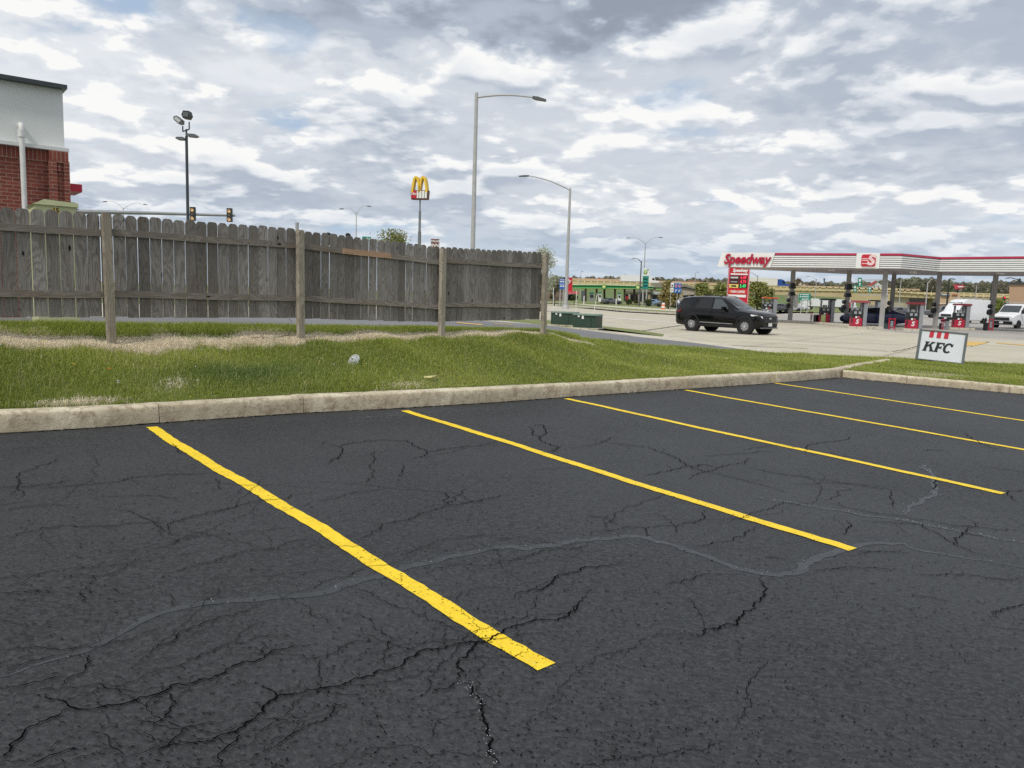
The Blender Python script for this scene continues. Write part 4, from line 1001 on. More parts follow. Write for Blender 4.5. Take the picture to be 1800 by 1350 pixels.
# ------------------------------------------------------------------ poles, lamps and signals
M_GALV = pmat('galvanised_steel', (.42, .42, .41), .5, .25, var=.08, vs=4); M_GALD = pmat('dull_steel', (.20, .215, .225), .55, .3, var=.08)
M_BLK = pmat('black_metal', (.018, .022, .024), .5, var=.2); M_DKG = pmat('dark_lamp_grey', (.09, .10, .105), .5); M_LENS = pmat('lamp_glass', (.45, .46, .46), .25)
def base_pt(px, py, Y):
    q = P(px, py, Y); q.z = 0; return q
def street_lamp(px, pytop, Y, arms, label, r0=.13, r1=.08, mat_=None, group=None, basepx=None, foot=False):
    mat_ = mat_ or M_GALV
    b_ = base_pt(basepx or px, 560, Y); top = P(px, pytop, Y); h = top.z
    t = thing('street_lamp', label, 'street lamp', b_, 0, group)
    MB().tube([(0, 0, 0), (0, 0, h * .5), (0, 0, h)], [r0, (r0 + r1) / 2, r1], 12).build('pole', mat_, t, smooth=60)
    if foot: m_ = MB(); m_.cyl((0, 0, .25), r0 * 2.1, .5, r2=r0 * 1.6); m_.build('base', mat_, t, smooth=40)
    for (ax, ay, sag) in arms:
        e_ = P(ax, ay, Y); e = Vector((e_.x - b_.x, 0, e_.z)); m_ = MB()
        a0 = Vector((0, 0, h - .25)); pts = []
        for k in range(9):
            q = k / 8; p = a0.lerp(e, q); p.z += sag * math.sin(q * PI); pts.append(p)
        m_.tube(pts, [r1 * .62 - r1 * .2 * k / 8 for k in range(9)], 8); m_.build('arm', mat_, t, smooth=60)
        s_ = 1 if e.x > 0 else -1; L_ = r0 * 5.2; m_ = MB()
        m_.prism([(0, -.05), (L_ * .3, -.09), (L_, -.07), (L_, .0), (L_ * .4, .06), (0, .04)] if s_ > 0 else [(0, -.05), (0, .04), (-L_ * .4, .06), (-L_, .0), (-L_, -.07), (-L_ * .3, -.09)], r0 * 2.2)
        hd = m_.build('lamp_head', M_DKG, t, smooth=30, loc=e); hd.rotation_euler = (0, (.16 * s_ if sag <= .2 else .05 * s_), 0)
    return t
street_lamp(835, 163, 44, [(936, 171, .12)], 'tall grey street lamp with long level arm behind the fence', .15, .095, basepx=828)
street_lamp(1003, 331, 95, [(930, 309, .25)], 'grey street lamp on the verge whose arm points left', .24, .13, basepx=993.5, foot=True)
street_lamp(1131, 427, 165, [(1108, 418, .5), (1158, 417, .5)], 'twin arm street lamp beside the tall green and white price sign', .17, .08, basepx=1128)
street_lamp(1124.5, 459, 150, [(1117, 454, .2)], 'dark single arm street lamp left of the green and white price sign', .16, .11, M_DKG, basepx=1122.5)
street_lamp(222, 365, 130, [(188, 354, .5), (252, 359, .5)], 'distant twin arm street lamp left of the dark floodlight pole', .13, .06, M_GALV)
street_lamp(625, 374, 120, [(604, 367, .5), (645, 362, .5)], 'distant twin arm street lamp left of the big M sign', .13, .06, M_GALV)
street_lamp(1327, 484, 130, [(1316, 479, .2)], 'slim street lamp behind the red price sign', .14, .09, M_GALV)
for (px, pt, ax, ay, Y, lb) in ((1018, 483, 1022, 477, 260, 'tiny pale lamp on the flyover above the green canopy'), (1218, 479, 1225, 478, 280, 'tiny pale lamp between blue road sign and red price sign'), (1430, 490, 1422, 486, 230, 'thin flyover lamp left of the dark tower'),
        (1578, 490, 1584, 489, 220, 'plain flyover lamp left of the bushy hill'), (1625, 496, 1640, 490, 170, 'pale lamp with raised arm in front of the flyover'), (1711, 502, 1716, 501, 240, 'short pale lamp on the flyover right of the red billboard')):
    street_lamp(px, pt, Y, [(ax, ay, .2)], lb, .15, .10, M_GALV)
for (px, pt, ax, ay, Y, lb) in ((1662, 490, 1671, 489.5, 120, 'black lot lamp above the tan low building'), (1738, 494, 1746, 493.5, 120, 'black lot lamp between canopy column and white van'), (1785, 489, 1776, 488, 120, 'black lot lamp in front of the brown box building')):
    street_lamp(px, pt, Y, [(ax, ay, .0)], lb, .14, .12, M_BLK)
# dark pole with four floodlights
Yp = 35; b_ = base_pt(333.5, 560, Yp); h = P(333, 240, Yp).z; u = mpp(Yp)
t = thing('floodlight_pole', 'dark pole with four floodlight heads rising behind the fence', 'floodlight', b_)
MB().tube([(0, 0, 0), (0, 0, h)], [.075, .06], 12).build('pole', M_CAP, t, smooth=60)
m_ = MB(); m_.tube([(0, 0, h), (0, 0, h + 12 * u)], .04); m_.tube([(-6 * u, 0, h + 8 * u), (5 * u, 0, h + 12 * u)], .03); m_.tube([(-6 * u, 0, h + 8 * u), (-6 * u, 0, h + 17 * u)], .03); m_.tube([(5 * u, 0, h + 12 * u), (5 * u, 0, h + 24 * u)], .03); m_.build('bracket', M_BLK, t, smooth=50)
def lamp_disc(x, z, w, hh, rot, mm, lens=True):
    m_ = MB(); m_.prism([(-w / 2, -hh * .1), (-w * .3, -hh / 2), (w * .3, -hh / 2), (w / 2, -hh * .05), (w * .3, hh / 2), (-w * .35, hh * .45)], .32)
    o = m_.build('lamp_head', mm, t, smooth=40, loc=(x, 0, z)); o.rotation_euler = (0, rot, .0)
    if lens: m_ = MB(); m_.box((0, -.17, 0), (w * .6, .02, hh * .6)); m_.build('lens', M_LENS if mm is M_DKG else M_DKG, o)
lamp_disc(2 * u, h + 35 * u + 0, 15 * u, 13 * u, .12, M_BLK); lamp_disc(-12 * u, h + 26 * u, 17 * u, 9 * u, .7, M_DKG)
lamp_disc(10 * u, h + 1.5 * u, 20 * u, 5 * u, .06, M_DKG, False); lamp_disc(-9 * u, h - 4 * u, 16 * u, 4.5 * u, .0, M_DKG, False)
# traffic signal mast
Yt = 63; b_ = base_pt(134, 560, Yt); u = mpp(Yt)
t = thing('traffic_signal', 'traffic signal mast with long grey arm above the fence', 'traffic light', b_)
h = P(134, 356, Yt).z; ha = P(140, 370, Yt).z; he = P(412, 379, Yt).z; xe = P(413, 379, Yt).x - b_.x
MB().tube([(0, 0, 0), (0, 0, h)], [.24, .2], 14).build('mast', M_GALD, t, smooth=60)
m_ = MB(); m_.tube([(0, 0, ha - .1), (xe * .5, 0, (ha + he) / 2 - .02), (xe, 0, he)], [.18, .13, .09], 12); m_.box((.15, 0, ha - .1), (.5, .5, .5)); m_.build('arm', M_GALD, t, smooth=50)
M_AMB = pmat('amber_backed_lens', (.75, .48, .22), .5, var=.2, vs=12)
for px in (340, 404.5):
    q = P(px, 379, Yt); xx = q.x - b_.x; zz_ = ha + (he - ha) * xx / xe
    m_ = MB(); m_.box((xx, -.1, zz_ + .02), (.40, .25, 23 * u)); hd = m_.build('signal_head', M_BLK, t)
    for dz in (.33, -.33):
        m_ = MB(); m_.tube([(xx + .14 * math.cos(a), -.235, zz_ + dz + .17 * math.sin(a)) for a in (0, .1)], .001, 3); m_ = MB(); m_.cyl((xx, -.235, zz_ + dz), .145, .03, 'y', 16); m_.build('lens', M_AMB, hd)
        m_ = MB(); m_.tube([(xx + .15 * math.cos(a), -.30, zz_ + dz + .15 * math.sin(a)) for a in [PI * k / 8 for k in range(9)]], .02, 5); m_.build('visor', M_BLK, hd)
    m_ = MB(); m_.cyl((xx, -.24, zz_), .09, .03, 'y', 12); m_.build('lens', pmat('unlit_lens', (.12, .08, .05), .4), hd)
# dark signal tops just above the pickets, thin pipe, street name sign, value inn sign
for px, y0, lb in ((577, 410, 'small dark signal top peeping over the pickets, left of another'), (611, 411, 'larger dark signal top peeping over the pickets right of another')):
    b_ = base_pt(px, 560, 60); t = thing('signal_post', lb, 'traffic light', b_); h = P(px, y0, 60).z
    MB().tube([(0, 0, 0), (0, 0, h - .3)], .06, 8).build('post', M_BLK, t); m_ = MB(); m_.box((0, 0, h - .45), (.34, .3, .9)); m_.box((.03, -.2, h - .02), (.14, .3, .12)); m_.build('signal_head', M_BLK, t)
b_ = base_pt(522.5, 560, 13.5); t = MB().tube([(0, 0, 0), (0, 0, P(522, 391, 13.5).z)], .03, 8).build('vent_pipe', M_GALV, loc=b_, smooth=60); tag(t, 'thin pale pipe behind the second fence post', 'pipe')
M_GRN = pmat('sign_green', (.0, .22, .15), .5, var=.05); M_WHT = pmat('sign_white', (.78, .78, .76), .5, var=.03); M_BLU = pmat('sign_blue', (.02, .12, .42), .5, var=.05); M_RED = pmat('sign_red', (.50, .012, .03), .45, var=.05)
def board(name, label, cat, pxl, pxr, pt, pb, Y, mat_, legs=(), legmat=None, th=.06, group=None, yaw=None, to_ground=True):
    """a flat sign standing at Y; returns root, half width, z bottom, z top (local)"""
    cx_ = (pxl + pxr) / 2; b_ = base_pt(cx_, (pt + pb) / 2, Y); w_ = (pxr - pxl) * mpp(Y); z1 = P(cx_, pt, Y).z; z0 = P(cx_, pb, Y).z
    t = thing(name, label, cat, b_, yaw_cam(b_.x, b_.y) if yaw is None else yaw, group)
    m_ = MB(); m_.box((0, 0, (z0 + z1) / 2), (w_, th, z1 - z0)); m_.build('panel', mat_, t)
    for lx in legs:
        m_ = MB(); m_.box((lx * w_, .0 if th > .2 else th, z0 / 2), (.12 if Y > 100 else .07, .06, z0)); m_.build('post', legmat or M_GALV, t)
    return t, w_, z0, z1
t, w_, z0, z1 = board('street_name_sign', 'green street name sign half hidden by the pickets', 'road sign', 637, 652, 416, 423, 55, M_GRN, (0,))
text('lettering', 'Rd', .22, M_WHT, t, (.12, -.035, (z0 + z1) / 2), ext=.002)
t, w_, z0, z1 = board('motel_sign', 'brown VALUE INN sign peeping over the fence', 'sign', 757.5, 772, 420, 447, 110, pmat('sign_brown', (.17, .06, .06), .5), (0,), th=.3)
text('lettering', 'VALUE', .40, M_WHT, t, (0, -.16, z1 - .32), ext=.005, off=.012); text('lettering', 'INN', .62, M_WHT, t, (0, -.16, z1 - .92), ext=.005, off=.015)

# ------------------------------------------------------------------ the big M sign on its pole
Ym = 130; u = mpp(Ym); b_ = base_pt(735, 560, Ym)
t = thing('restaurant_pole_sign', 'yellow double arch M above a red and white board on a tall pole', 'sign', b_, yaw_cam(b_.x, b_.y) - .35)
zbt = P(735, 351, Ym).z; zbb = P(735, 335, Ym).z; zat = P(735, 312, Ym).z
m_ = MB(); m_.tube([(0, 0, 0), (0, 0, P(735, 407, Ym).z), (0, 0, P(735, 406.9, Ym).z), (0, 0, P(735, 371, Ym).z), (0, 0, P(735, 370.9, Ym).z), (0, 0, zbt)], [.28, .28, .2, .2, .12, .12], 12); m_.build('pole', M_GALD, t, smooth=50)
wS = 31 * u; M_DRED = pmat('dark_red_box', (.11, .03, .035), .5); M_YELS = pmat('arch_yellow', (.80, .52, .03), .4, var=.05)
m_ = MB(); m_.prism([(-wS / 2 + .1, zbt), (wS / 2 - .1, zbt), (wS / 2, zbb), (-wS / 2, zbb)], 1.0); m_.build('sign_box', M_DRED, t)
hB = zbb - zbt; m_ = MB(); m_.box((-wS * .30, -.52, (zbb + zbt) / 2 + .05), (wS * .30, .05, hB * .80)); m_.build('red_panel', M_RED, t)
m_ = MB(); m_.box((wS * .16, -.52, (zbb + zbt) / 2 + .05), (wS * .58, .05, hB * .80)); m_.build('reader_board', M_WHT, t)
m_ = MB(); [m_.box((wS * (-.02 + .17 * k), -.552, (zbb + zbt) / 2 + .05), (.07, .02, hB * .8)) for k in range(3)]; m_.build('board_divider', M_DRED, t)
text('lettering', '24hr', .55, M_WHT, t, (-wS * .30, -.56, (zbb + zbt) / 2 + .15), ext=.005, off=.01)
for s_ in (-1, 1):
    pts = []; w2 = wS * .215; c_ = s_ * wS * .205; H_ = zat - zbb + .35
    for k in range(21):
        a = -1 + k / 10; pts.append((c_ + w2 * a, -.05, zbb - .35 + H_ * (1 - abs(a) ** 2.6)))
    m_ = MB(); n_ = len(pts); th = .17
    for i, p in enumerate(pts):
        q = Vector(pts[min(i + 1, n_ - 1)]) - Vector(pts[max(i - 1, 0)]); nn = Vector((q.z, 0, -q.x)).normalized() * th
        for dy in (-.5, .5): m_.v += [tuple(Vector(p) + nn + Vector((0, dy, 0))), tuple(Vector(p) - nn + Vector((0, dy, 0)))]
    for i in range(n_ - 1):
        a_, b2 = i * 4, i * 4 + 4
        for x_, y_ in ((0, 1), (1, 3), (3, 2), (2, 0)): m_.f.append((a_ + x_, b2 + x_, b2 + y_, a_ + y_)); m_.m.append(0)
    m_.f += [(0, 1, 3, 2), ((n_ - 1) * 4, (n_ - 1) * 4 + 2, (n_ - 1) * 4 + 3, (n_ - 1) * 4 + 1)]; m_.m += [0, 0]
    m_.build('arch', M_YELS, t, smooth=35)

# ------------------------------------------------------------------ green transformer boxes
M_TRA = pmat('transformer_green', (.022, .050, .032), .45, var=.12, vs=2); M_TRT = pmat('transformer_lit_top', (.16, .24, .19), .5)  # lid green is paler: daylight on the top is put into its colour
def transformer(pxl, pxr, pt, pb, Y, label):
    cx_ = (pxl + pxr) / 2; b_ = base_pt(cx_, pb, Y); w_ = (pxr - pxl) * mpp(Y) * .93; h = P(cx_, pt, Y).z
    t = thing('transformer_box', label, 'utility box', b_, yaw_cam(b_.x, b_.y) - .30, 'green transformer boxes by the path')
    m_ = MB(); m_.box((0, .5, h / 2 - .03), (w_, 1.1, h - .06)); m_.build('cabinet', M_TRA, t)
    m_ = MB(); m_.prism([(-w_ / 2 - .03, h - .07), (w_ / 2 + .03, h - .07), (w_ / 2, h), (-w_ / 2, h)], 1.18, 'y', .5); m_.build('lid', M_TRT, t)
    m_ = MB(); m_.box((w_ * .28, -.058, h * .45), (.012, .02, h * .85)); m_.box((0, -.056, h * .82), (w_ * .98, .018, .02)); m_.build('door_seam', M_BLK, t)
    for sx_, sz_ in ((-.26, .86), (-.08, .78)):
        m_ = MB(); m_.box((sx_ * w_, -.06, h * sz_), (.10, .012, .10 if sx_ < -.1 else .16)); m_.build('warning_sticker', M_WHT, t)
    m_ = MB(); m_.box((0, .5, -.02), (w_ + .3, 1.4, .16)); m_.build('concrete_pad', M_WALK, t)
transformer(966, 1010, 548, 573, 41, 'dark green transformer box, the left and farther of two')
transformer(1005, 1050, 552, 578, 38, 'dark green transformer box, the right and nearer of two')
for px, y0, y1, x2, lb in ((973, 506, 540, 973, 'white marker stake left of the transformer boxes'), (1013.5, 511, 545, 1012.5, 'upright white marker stake between the two transformer boxes'), (1050, 516, 548, 1041, 'leaning white marker stake behind the right transformer box')):
    Y = 44; b_ = base_pt(x2, y1, Y); tp = P(px, y0, Y) - b_
    tag(MB().tube([(0, 0, 0), tuple(tp)], .018, 6).build('marker_stake', M_WHT, loc=b_), lb, 'marker stake', 'marker stakes')

# ------------------------------------------------------------------ small board sign in the lawn
Yk = 20.5; cK = lawn_at(1652, 631); b_ = Vector((P(1651, 633, Yk).x, Yk, P(1651, 635, Yk).z)); u = mpp(Yk)
ks = thing('yard_sign', 'small leaning white board with red bars and black KFC lettering', 'sign', b_, yaw_cam(b_.x, b_.y) + .10)
ks.rotation_euler = (-.16, .06, yaw_cam(b_.x, b_.y) + .06)
Wk, Hk = 69 * u, 52 * u; M_SK = pmat('sign_pale_face', (.66, .69, .72), .45, var=.03); M_FR = pmat('grey_sign_frame', (.10, .12, .12), .5)
m_ = MB(); m_.box((0, 0, Hk / 2), (Wk, .05, Hk)); m_.build('face', M_SK, ks)
m_ = MB(); m_.box((-Wk / 2 - .015, 0, Hk / 2), (.06, .11, Hk + .04)); m_.box((Wk / 2 + .015, 0, Hk / 2), (.06, .11, Hk + .04)); m_.box((0, 0, -.0), (Wk - .03, .11, .025)); m_.box((0, 0, Hk), (Wk - .03, .11, .025)); m_.build('frame', M_FR, ks)
m_ = MB()
for k in range(3):
    x0 = -Wk * .30 + k * Wk * .165; m_.prism([(x0, Hk - .014), (x0 + .10, Hk - .014), (x0 + .09, Hk * .77), (x0 - .01, Hk * .77)], .012, 'y', -.03)
m_.build('red_bar', M_RED, ks)
M_INK = pmat('black_lettering', (.008, .008, .01), .5)
def letter(name, polys, x, z, s):
    m_ = MB()
    for i, po in enumerate(polys):
        q = [((a + .22 * b) * s + x, b * s + z) for a, b in po]; m_.prism(q, .012 + .0012 * i, 'y', -.031)
    m_.build(name, M_INK, ks)
lz = Hk * .30; ls = Hk * .325
letter('letter_k', [[(-.03, 0), (.36, 0), (.36, .10), (.30, .10), (.30, .90), (.36, .90), (.36, 1), (-.03, 1), (-.03, .9), (.04, .9), (.04, .1), (-.03, .1)], [(.30, .42), (.44, .56), (.66, .1), (.60, .1), (.60, 0), (1.0, 0), (1.0, .1), (.93, .1), (.60, .72), (.80, .9), (.88, .9), (.88, 1), (.52, 1), (.52, .9), (.56, .9), (.30, .62)]], -Wk * .415, lz, ls)
letter('letter_f', [[(0, 0), (.40, 0), (.40, .1), (.33, .1), (.33, .40), (.52, .40), (.52, .34), (.60, .34), (.60, .64), (.52, .64), (.52, .56), (.33, .56), (.33, .86), (.62, .86), (.68, .70), (.78, .70), (.76, 1), (0, 1), (0, .9), (.07, .9), (.07, .1), (0, .1)]], -Wk * .415 + ls * 1.0, lz, ls)
cp = [(.42 + .42 * math.cos(a), .5 + .53 * math.sin(a)) for a in [math.radians(q) for q in range(48, 320, 16)]]; ci = [(.44 + .20 * math.cos(a), .5 + .36 * math.sin(a)) for a in [math.radians(q) for q in range(312, 40, -16)]]
letter('letter_c', [cp + [(.74, .12)] + ci + [(.66, .68), (.74, .64), (.80, .68), (.78, .98), (.70, .90)]], -Wk * .415 + ls * 1.76, lz, ls)

# ================================================================== vehicles
M_TYRE = pmat('tyre_rubber', (.012, .012, .013), .85); M_RIMD = pmat('rim_dark', (.02, .02, .022), .4); M_RIML = pmat('rim_bright', (.62, .62, .64), .3, .5); M_CLAD = pmat('black_plastic_cladding', (.014, .015, .017), .6, spec=.3)
M_GLASS = pmat('dark_car_glass', (.006, .008, .01), .05, spec=.45); M_GLASS2 = pmat('tinted_car_glass', (.05, .06, .065), .04, spec=.7)
M_CHR = pmat('chrome_trim', (.7, .7, .72), .2, .9); M_HL = pmat('headlight_glass', (.75, .78, .80), .12, coat=.5); M_TL = pmat('tail_light_red', (.28, .01, .015), .25, coat=.5); M_PLATE = pmat('licence_plate_white', (.7, .7, .72), .5)
def paint(name, c, rough=.25): return pmat(name, c, rough, .0, var=.03, coat=.5, spec=.4)
M_PBLK = pmat('black_car_paint', (.003, .003, .0035), .09, coat=.35, spec=.25, var=.03); M_PWHT = paint('white_van_paint', (.74, .75, .76), .35); M_PBLU = paint('navy_car_paint', (.012, .018, .07)); M_PSIL = paint('silver_car_paint', (.42, .43, .45)); M_PGRY = paint('grey_car_paint', (.10, .105, .115)); M_PLBL = paint('light_blue_car_paint', (.18, .27, .42)); M_PTRB = paint('blue_cab_paint', (.01, .07, .30))
def side_y(st, x, z):
    xs_ = [s[0] for s in st]; i = max(0, min(len(st) - 2, next((k for k in range(len(st) - 1) if st[k + 1][0] >= x), len(st) - 2)))
    a, b = st[i], st[i + 1]; t_ = (x - a[0]) / max(1e-6, b[0] - a[0]); s = [a[k] + (b[k] - a[k]) * t_ for k in range(7)]
    _, zl_, wl, zs, ws, zr, wr = s
    pr = [(zl_ + .1, wl), ((zl_ + zs) / 2 + .08, ws), (zs, ws * .975), (zr - .05, wr), (zr, wr * .8)]
    return float(np.interp(z, [p[0] for p in pr], [p[1] for p in pr]))
def vehicle(name, label, cat, loc, yaw, st, paint_, wheels, wr_=.38, windows=(), screens=(), extras=None, group=None, hero=False, arch=True, glass=None, rims=None, archm=None):
    """st: stations from tail (small x) to nose: (x, z_low, half_w_low, z_shoulder, half_w_shoulder, z_roof, half_w_roof)"""
    t = thing(name, label, cat, loc, yaw, group); m_ = MB(); K = 14
    for (x, zl_, wl, zs, ws, zr, wr) in st:
        h_ = [(0, zl_), (wl * .9, zl_), (wl, zl_ + .1), (ws, (zl_ + zs) / 2 + .08), (ws * .975, zs), (wr, zr - .05), (wr * .8, zr), (0, zr + .012)]
        ring = h_ + [(-y, z) for y, z in h_[-2:0:-1]]; m_.v += [(x, y, z) for y, z in ring]
    for i in range(len(st) - 1):
        for k in range(K): m_.f.append((i * K + k, i * K + (k + 1) % K, (i + 1) * K + (k + 1) % K, (i + 1) * K + k)); m_.m.append(0)
    m_.f += [tuple(range(K)), tuple((len(st) - 1) * K + k for k in range(K))[::-1]]; m_.m += [0, 0]
    body = m_.build('body', paint_, t, smooth=32)
    for (nm, poly, mm) in windows:
        for s_ in (-1, 1):
            m_ = MB(); v = [(x, s_ * (side_y(st, x, z) + .008), z) for x, z in poly]; n = len(v)
            m_.v += v + [(x, y - s_ * .03, z) for x, y, z in v]; m_.f += [tuple(range(n)), tuple(range(n, 2 * n))[::-1]] + [(i, (i + 1) % n, n + (i + 1) % n, n + i) for i in range(n)]; m_.m += [0] * (n + 2)
            m_.build(nm, mm, t)
    for (nm, poly, mm) in screens: m_ = MB(); m_.sheet(poly); m_.build(nm, mm, t)
    for i, (wx, zz_) in enumerate(wheels):
        for s_ in (-1, 1):
            sy = side_y(st, wx, wr_ + .08)
            if arch:
                if hero:
                    m_ = MB(); n = 22
                    for k in range(n + 1):
                        a = PI * (-.06 + 1.12 * k / n)
                        for r_, dy in ((wr_ + .035, 0), (wr_ + .115, -.004), (wr_ + .115, -.03), (wr_ + .035, -.03)): 
                            X_2, Z_2 = wx + r_ * math.cos(a), wr_ + r_ * math.sin(a); m_.v.append((X_2, s_ * (side_y(st, X_2, max(Z_2, .3)) + .018 + dy), Z_2))
                    for k in range(n):
                        for q in range(4): m_.f.append((k * 4 + q, k * 4 + (q + 1) % 4, k * 4 + 4 + (q + 1) % 4, k * 4 + 4 + q)); m_.m.append(0)
                    m_.build('wheel_arch', archm or M_CLAD, t)
                m_ = MB(); m_.cyl((wx, s_ * (sy - .10), wr_ + .01), wr_ + .05, .222, 'y', 28); m_.build('wheel_well', M_TYRE, t)
            wh = thing_part('wheel', t, (wx, s_ * (sy - .11), wr_))
            m_ = MB(); prof = [(wr_ * .66, -.1), (wr_ * .95, -.115), (wr_, -.09), (wr_, .09), (wr_ * .95, .135), (wr_ * .66, .125)] ; n = 28
            for k in range(n):
                a = 2 * PI * k / n
                for r_, dy in prof: m_.v.append((r_ * math.cos(a), s_ * dy, r_ * math.sin(a)))
            for k in range(n):
                for q in range(6): m_.f.append((k * 6 + q, k * 6 + (q + 1) % 6, ((k + 1) % n) * 6 + (q + 1) % 6, ((k + 1) % n) * 6 + q)); m_.m.append(0)
            ty = m_.build('tyre', M_TYRE, None, smooth=40); ty.parent = wh
            m_ = MB(); m_.cyl((0, s_ * .10, 0), wr_ * .67, .03, 'y', 24); rd = m_.build('rim', M_RIMD if hero else (rims or M_RIML), None); rd.parent = wh
            if hero:
                m_ = MB()
                for k in range(10):
                    a = 2 * PI * k / 10; dx, dz = math.cos(a), math.sin(a); px_, pz_ = -dz, dx
                    for o_ in (-.020, .020):
                        m_.add([(dx * .05 + px_ * o_ * .4, s_ * .125, dz * .05 + pz_ * o_ * .4), (dx * wr_ * .66 + px_ * (o_ * 2.6), s_ * .12, dz * wr_ * .66 + pz_ * o_ * 2.6), (dx * wr_ * .66 + px_ * (o_ * 1.0), s_ * .12, dz * wr_ * .66 + pz_ * o_ * 1.0), (dx * .05 - px_ * .004 * (1 if o_ > 0 else -1), s_ * .125, dz * .05)], [(0, 1, 2, 3)])
                m_.cyl((0, s_ * .12, 0), .05, .03, 'y', 12)
                sp_ = m_.build('spokes', M_RIML, None); sp_.parent = wh
    if extras: extras(t, st)
    return t
def thing_part(name, parent, loc):
    o = bpy.data.objects.new(name, None); C.objects.link(o); o.parent = parent; o.location = loc; return o

# --- black SUV on the road
suv_st = [(0.0, .45, .80, .95, .84, 1.02, .76), (.03, .36, .86, .98, .90, 1.20, .80), (.10, .33, .90, 1.10, .94, 1.50, .70), (.36, .30, .92, 1.15, .975, 1.73, .685), (.9, .28, .94, 1.16, .99, 1.79, .70), (1.6, .27, .95, 1.16, 1.0, 1.815, .71), (2.4, .27, .95, 1.15, 1.0, 1.80, .71),
          (2.68, .27, .95, 1.14, .995, 1.765, .70), (2.95, .27, .95, 1.13, .99, 1.66, .72), (3.35, .27, .95, 1.12, .985, 1.39, .78), (3.64, .27, .95, 1.11, .98, 1.195, .84), (4.15, .27, .94, 1.08, .97, 1.155, .83), (4.62, .28, .92, 1.00, .945, 1.085, .80), (4.80, .30, .88, .95, .90, 1.04, .75), (4.88, .36, .82, .86, .86, .97, .74), (4.92, .44, .76, .74, .80, .84, .70)]
def suv_extra(t, st):
    def add(nm, mb, mm, **k): return mb.build(nm, mm, t, **k)
    m_ = MB()
    for s_ in (-1, 1): m_.tube([(.45, s_ * .70, 1.745), (.6, s_ * .705, 1.83), (1.6, s_ * .72, 1.865), (2.5, s_ * .715, 1.83), (2.66, s_ * .71, 1.78)], .018, 6)
    add('roof_rail', m_, M_CLAD, smooth=50)
    for s_ in (-1, 1):
        m_ = MB(); m_.box((3.02, s_ * 1.10, 1.22), (.12, .24, .17), rz=s_ * .1); m_.box((3.05, s_ * .98, 1.16), (.08, .10, .05)); add('wing_mirror', m_, M_PBLK, smooth=30)
        m_ = MB(); m_.add([(4.42, s_ * .962, .98), (4.74, s_ * .93, .95), (4.91, s_ * .70, .90), (4.945, s_ * .66, .80), (4.79, s_ * .905, .84), (4.46, s_ * .965, .90)], [(0, 1, 2, 3, 4, 5)]); 
        for v_ in range(6): m_.v[v_] = (m_.v[v_][0] + .012, m_.v[v_][1] + s_ * .012, m_.v[v_][2])
        add('headlight', m_, M_HL)
        m_ = MB(); m_.add([(.0, s_ * .80, .97), (.02, s_ * .915, .97), (.42, s_ * .995, 1.10), (.42, s_ * .99, 1.02), (.12, s_ * .965, .86), (.0, s_ * .83, .86)], [(0, 1, 2, 3, 4, 5)]); add('tail_light', m_, M_TL)
        m_ = MB(); v = [(x, s_ * (side_y(st, x, z) + .012), z) for x, z in ((1.30, .30), (3.62, .30), (3.62, .42), (1.30, .42))]; m_.add(v, [(0, 1, 2, 3)]); add('sill_cladding', m_, M_CLAD)
        m_ = MB(); v = [(x, s_ * (side_y(st, x, z) + .016), z) for x, z in ((1.55, .475), (3.45, .455), (3.50, .49), (1.60, .515))]; m_.add(v, [(0, 1, 2, 3)]); add('chrome_strip', m_, pmat('satin_trim', (.35, .36, .38), .35, .6))
        for x_ in (1.95, 3.05):
            m_ = MB(); m_.box((x_ - .22, s_ * (side_y(st, x_, 1.02) + .02), 1.02), (.20, .03, .03)); add('door_handle', m_, M_CLAD)
        m_ = MB()
        for pl in ([(2.28, 1.15), (2.28, .50)], [(3.16, 1.12), (3.22, .48)], [(1.36, 1.12), (1.30, .75), (1.42, .52)]):
            for (xa, za), (xb, zb_) in zip(pl[:-1], pl[1:]): m_.add([(xa, s_ * (side_y(st, xa, za) + .004), za), (xa + .012, s_ * (side_y(st, xa, za) + .004), za), (xb + .012, s_ * (side_y(st, xb, zb_) + .004), zb_), (xb, s_ * (side_y(st, xb, zb_) + .004), zb_)], [(0, 1, 2, 3)])
        add('door_seam', m_, pmat('seam_black', (.001, .001, .001), .9))
    m_ = MB(); m_.box((4.915, 0, .76), (.05, 1.18, .26), top=.97); add('grille', m_, pmat('grille_black', (.008, .008, .012), .5, bump=.8, bs=60))
    m_ = MB(); m_.box((4.925, 0, .46), (.06, 1.35, .14)); add('lower_intake', m_, M_CLAD); m_ = MB(); m_.box((4.91, 0, .34), (.10, 1.5, .06)); add('skid_plate', m_, pmat('skid_grey', (.12, .12, .13), .5))
    m_ = MB(); m_.box((4.965, 0, .50), (.015, .32, .16)); add('licence_plate', m_, M_PLATE)
    m_ = MB(); n = 16; m_.prism([(.11 * math.cos(2 * PI * k / n), .80 + .045 * math.sin(2 * PI * k / n)) for k in range(n)], .02, 'x', 4.947); add('badge', m_, M_CHR)
    m_ = MB(); m_.prism([(.30, 1.705), (.30, 1.73), (-.02, 1.70), (-.04, 1.675)], 1.30, 'y', 0); add('rear_spoiler', m_, M_PBLK)
px0 = Vector((9.85, 40.4, 0.0)); suv_front = Vector((11.85, 38.2, 0)); hd = (suv_front - px0).normalized()
yaw_s = math.atan2(hd.y, hd.x); suv_loc = px0 - hd * 1.06
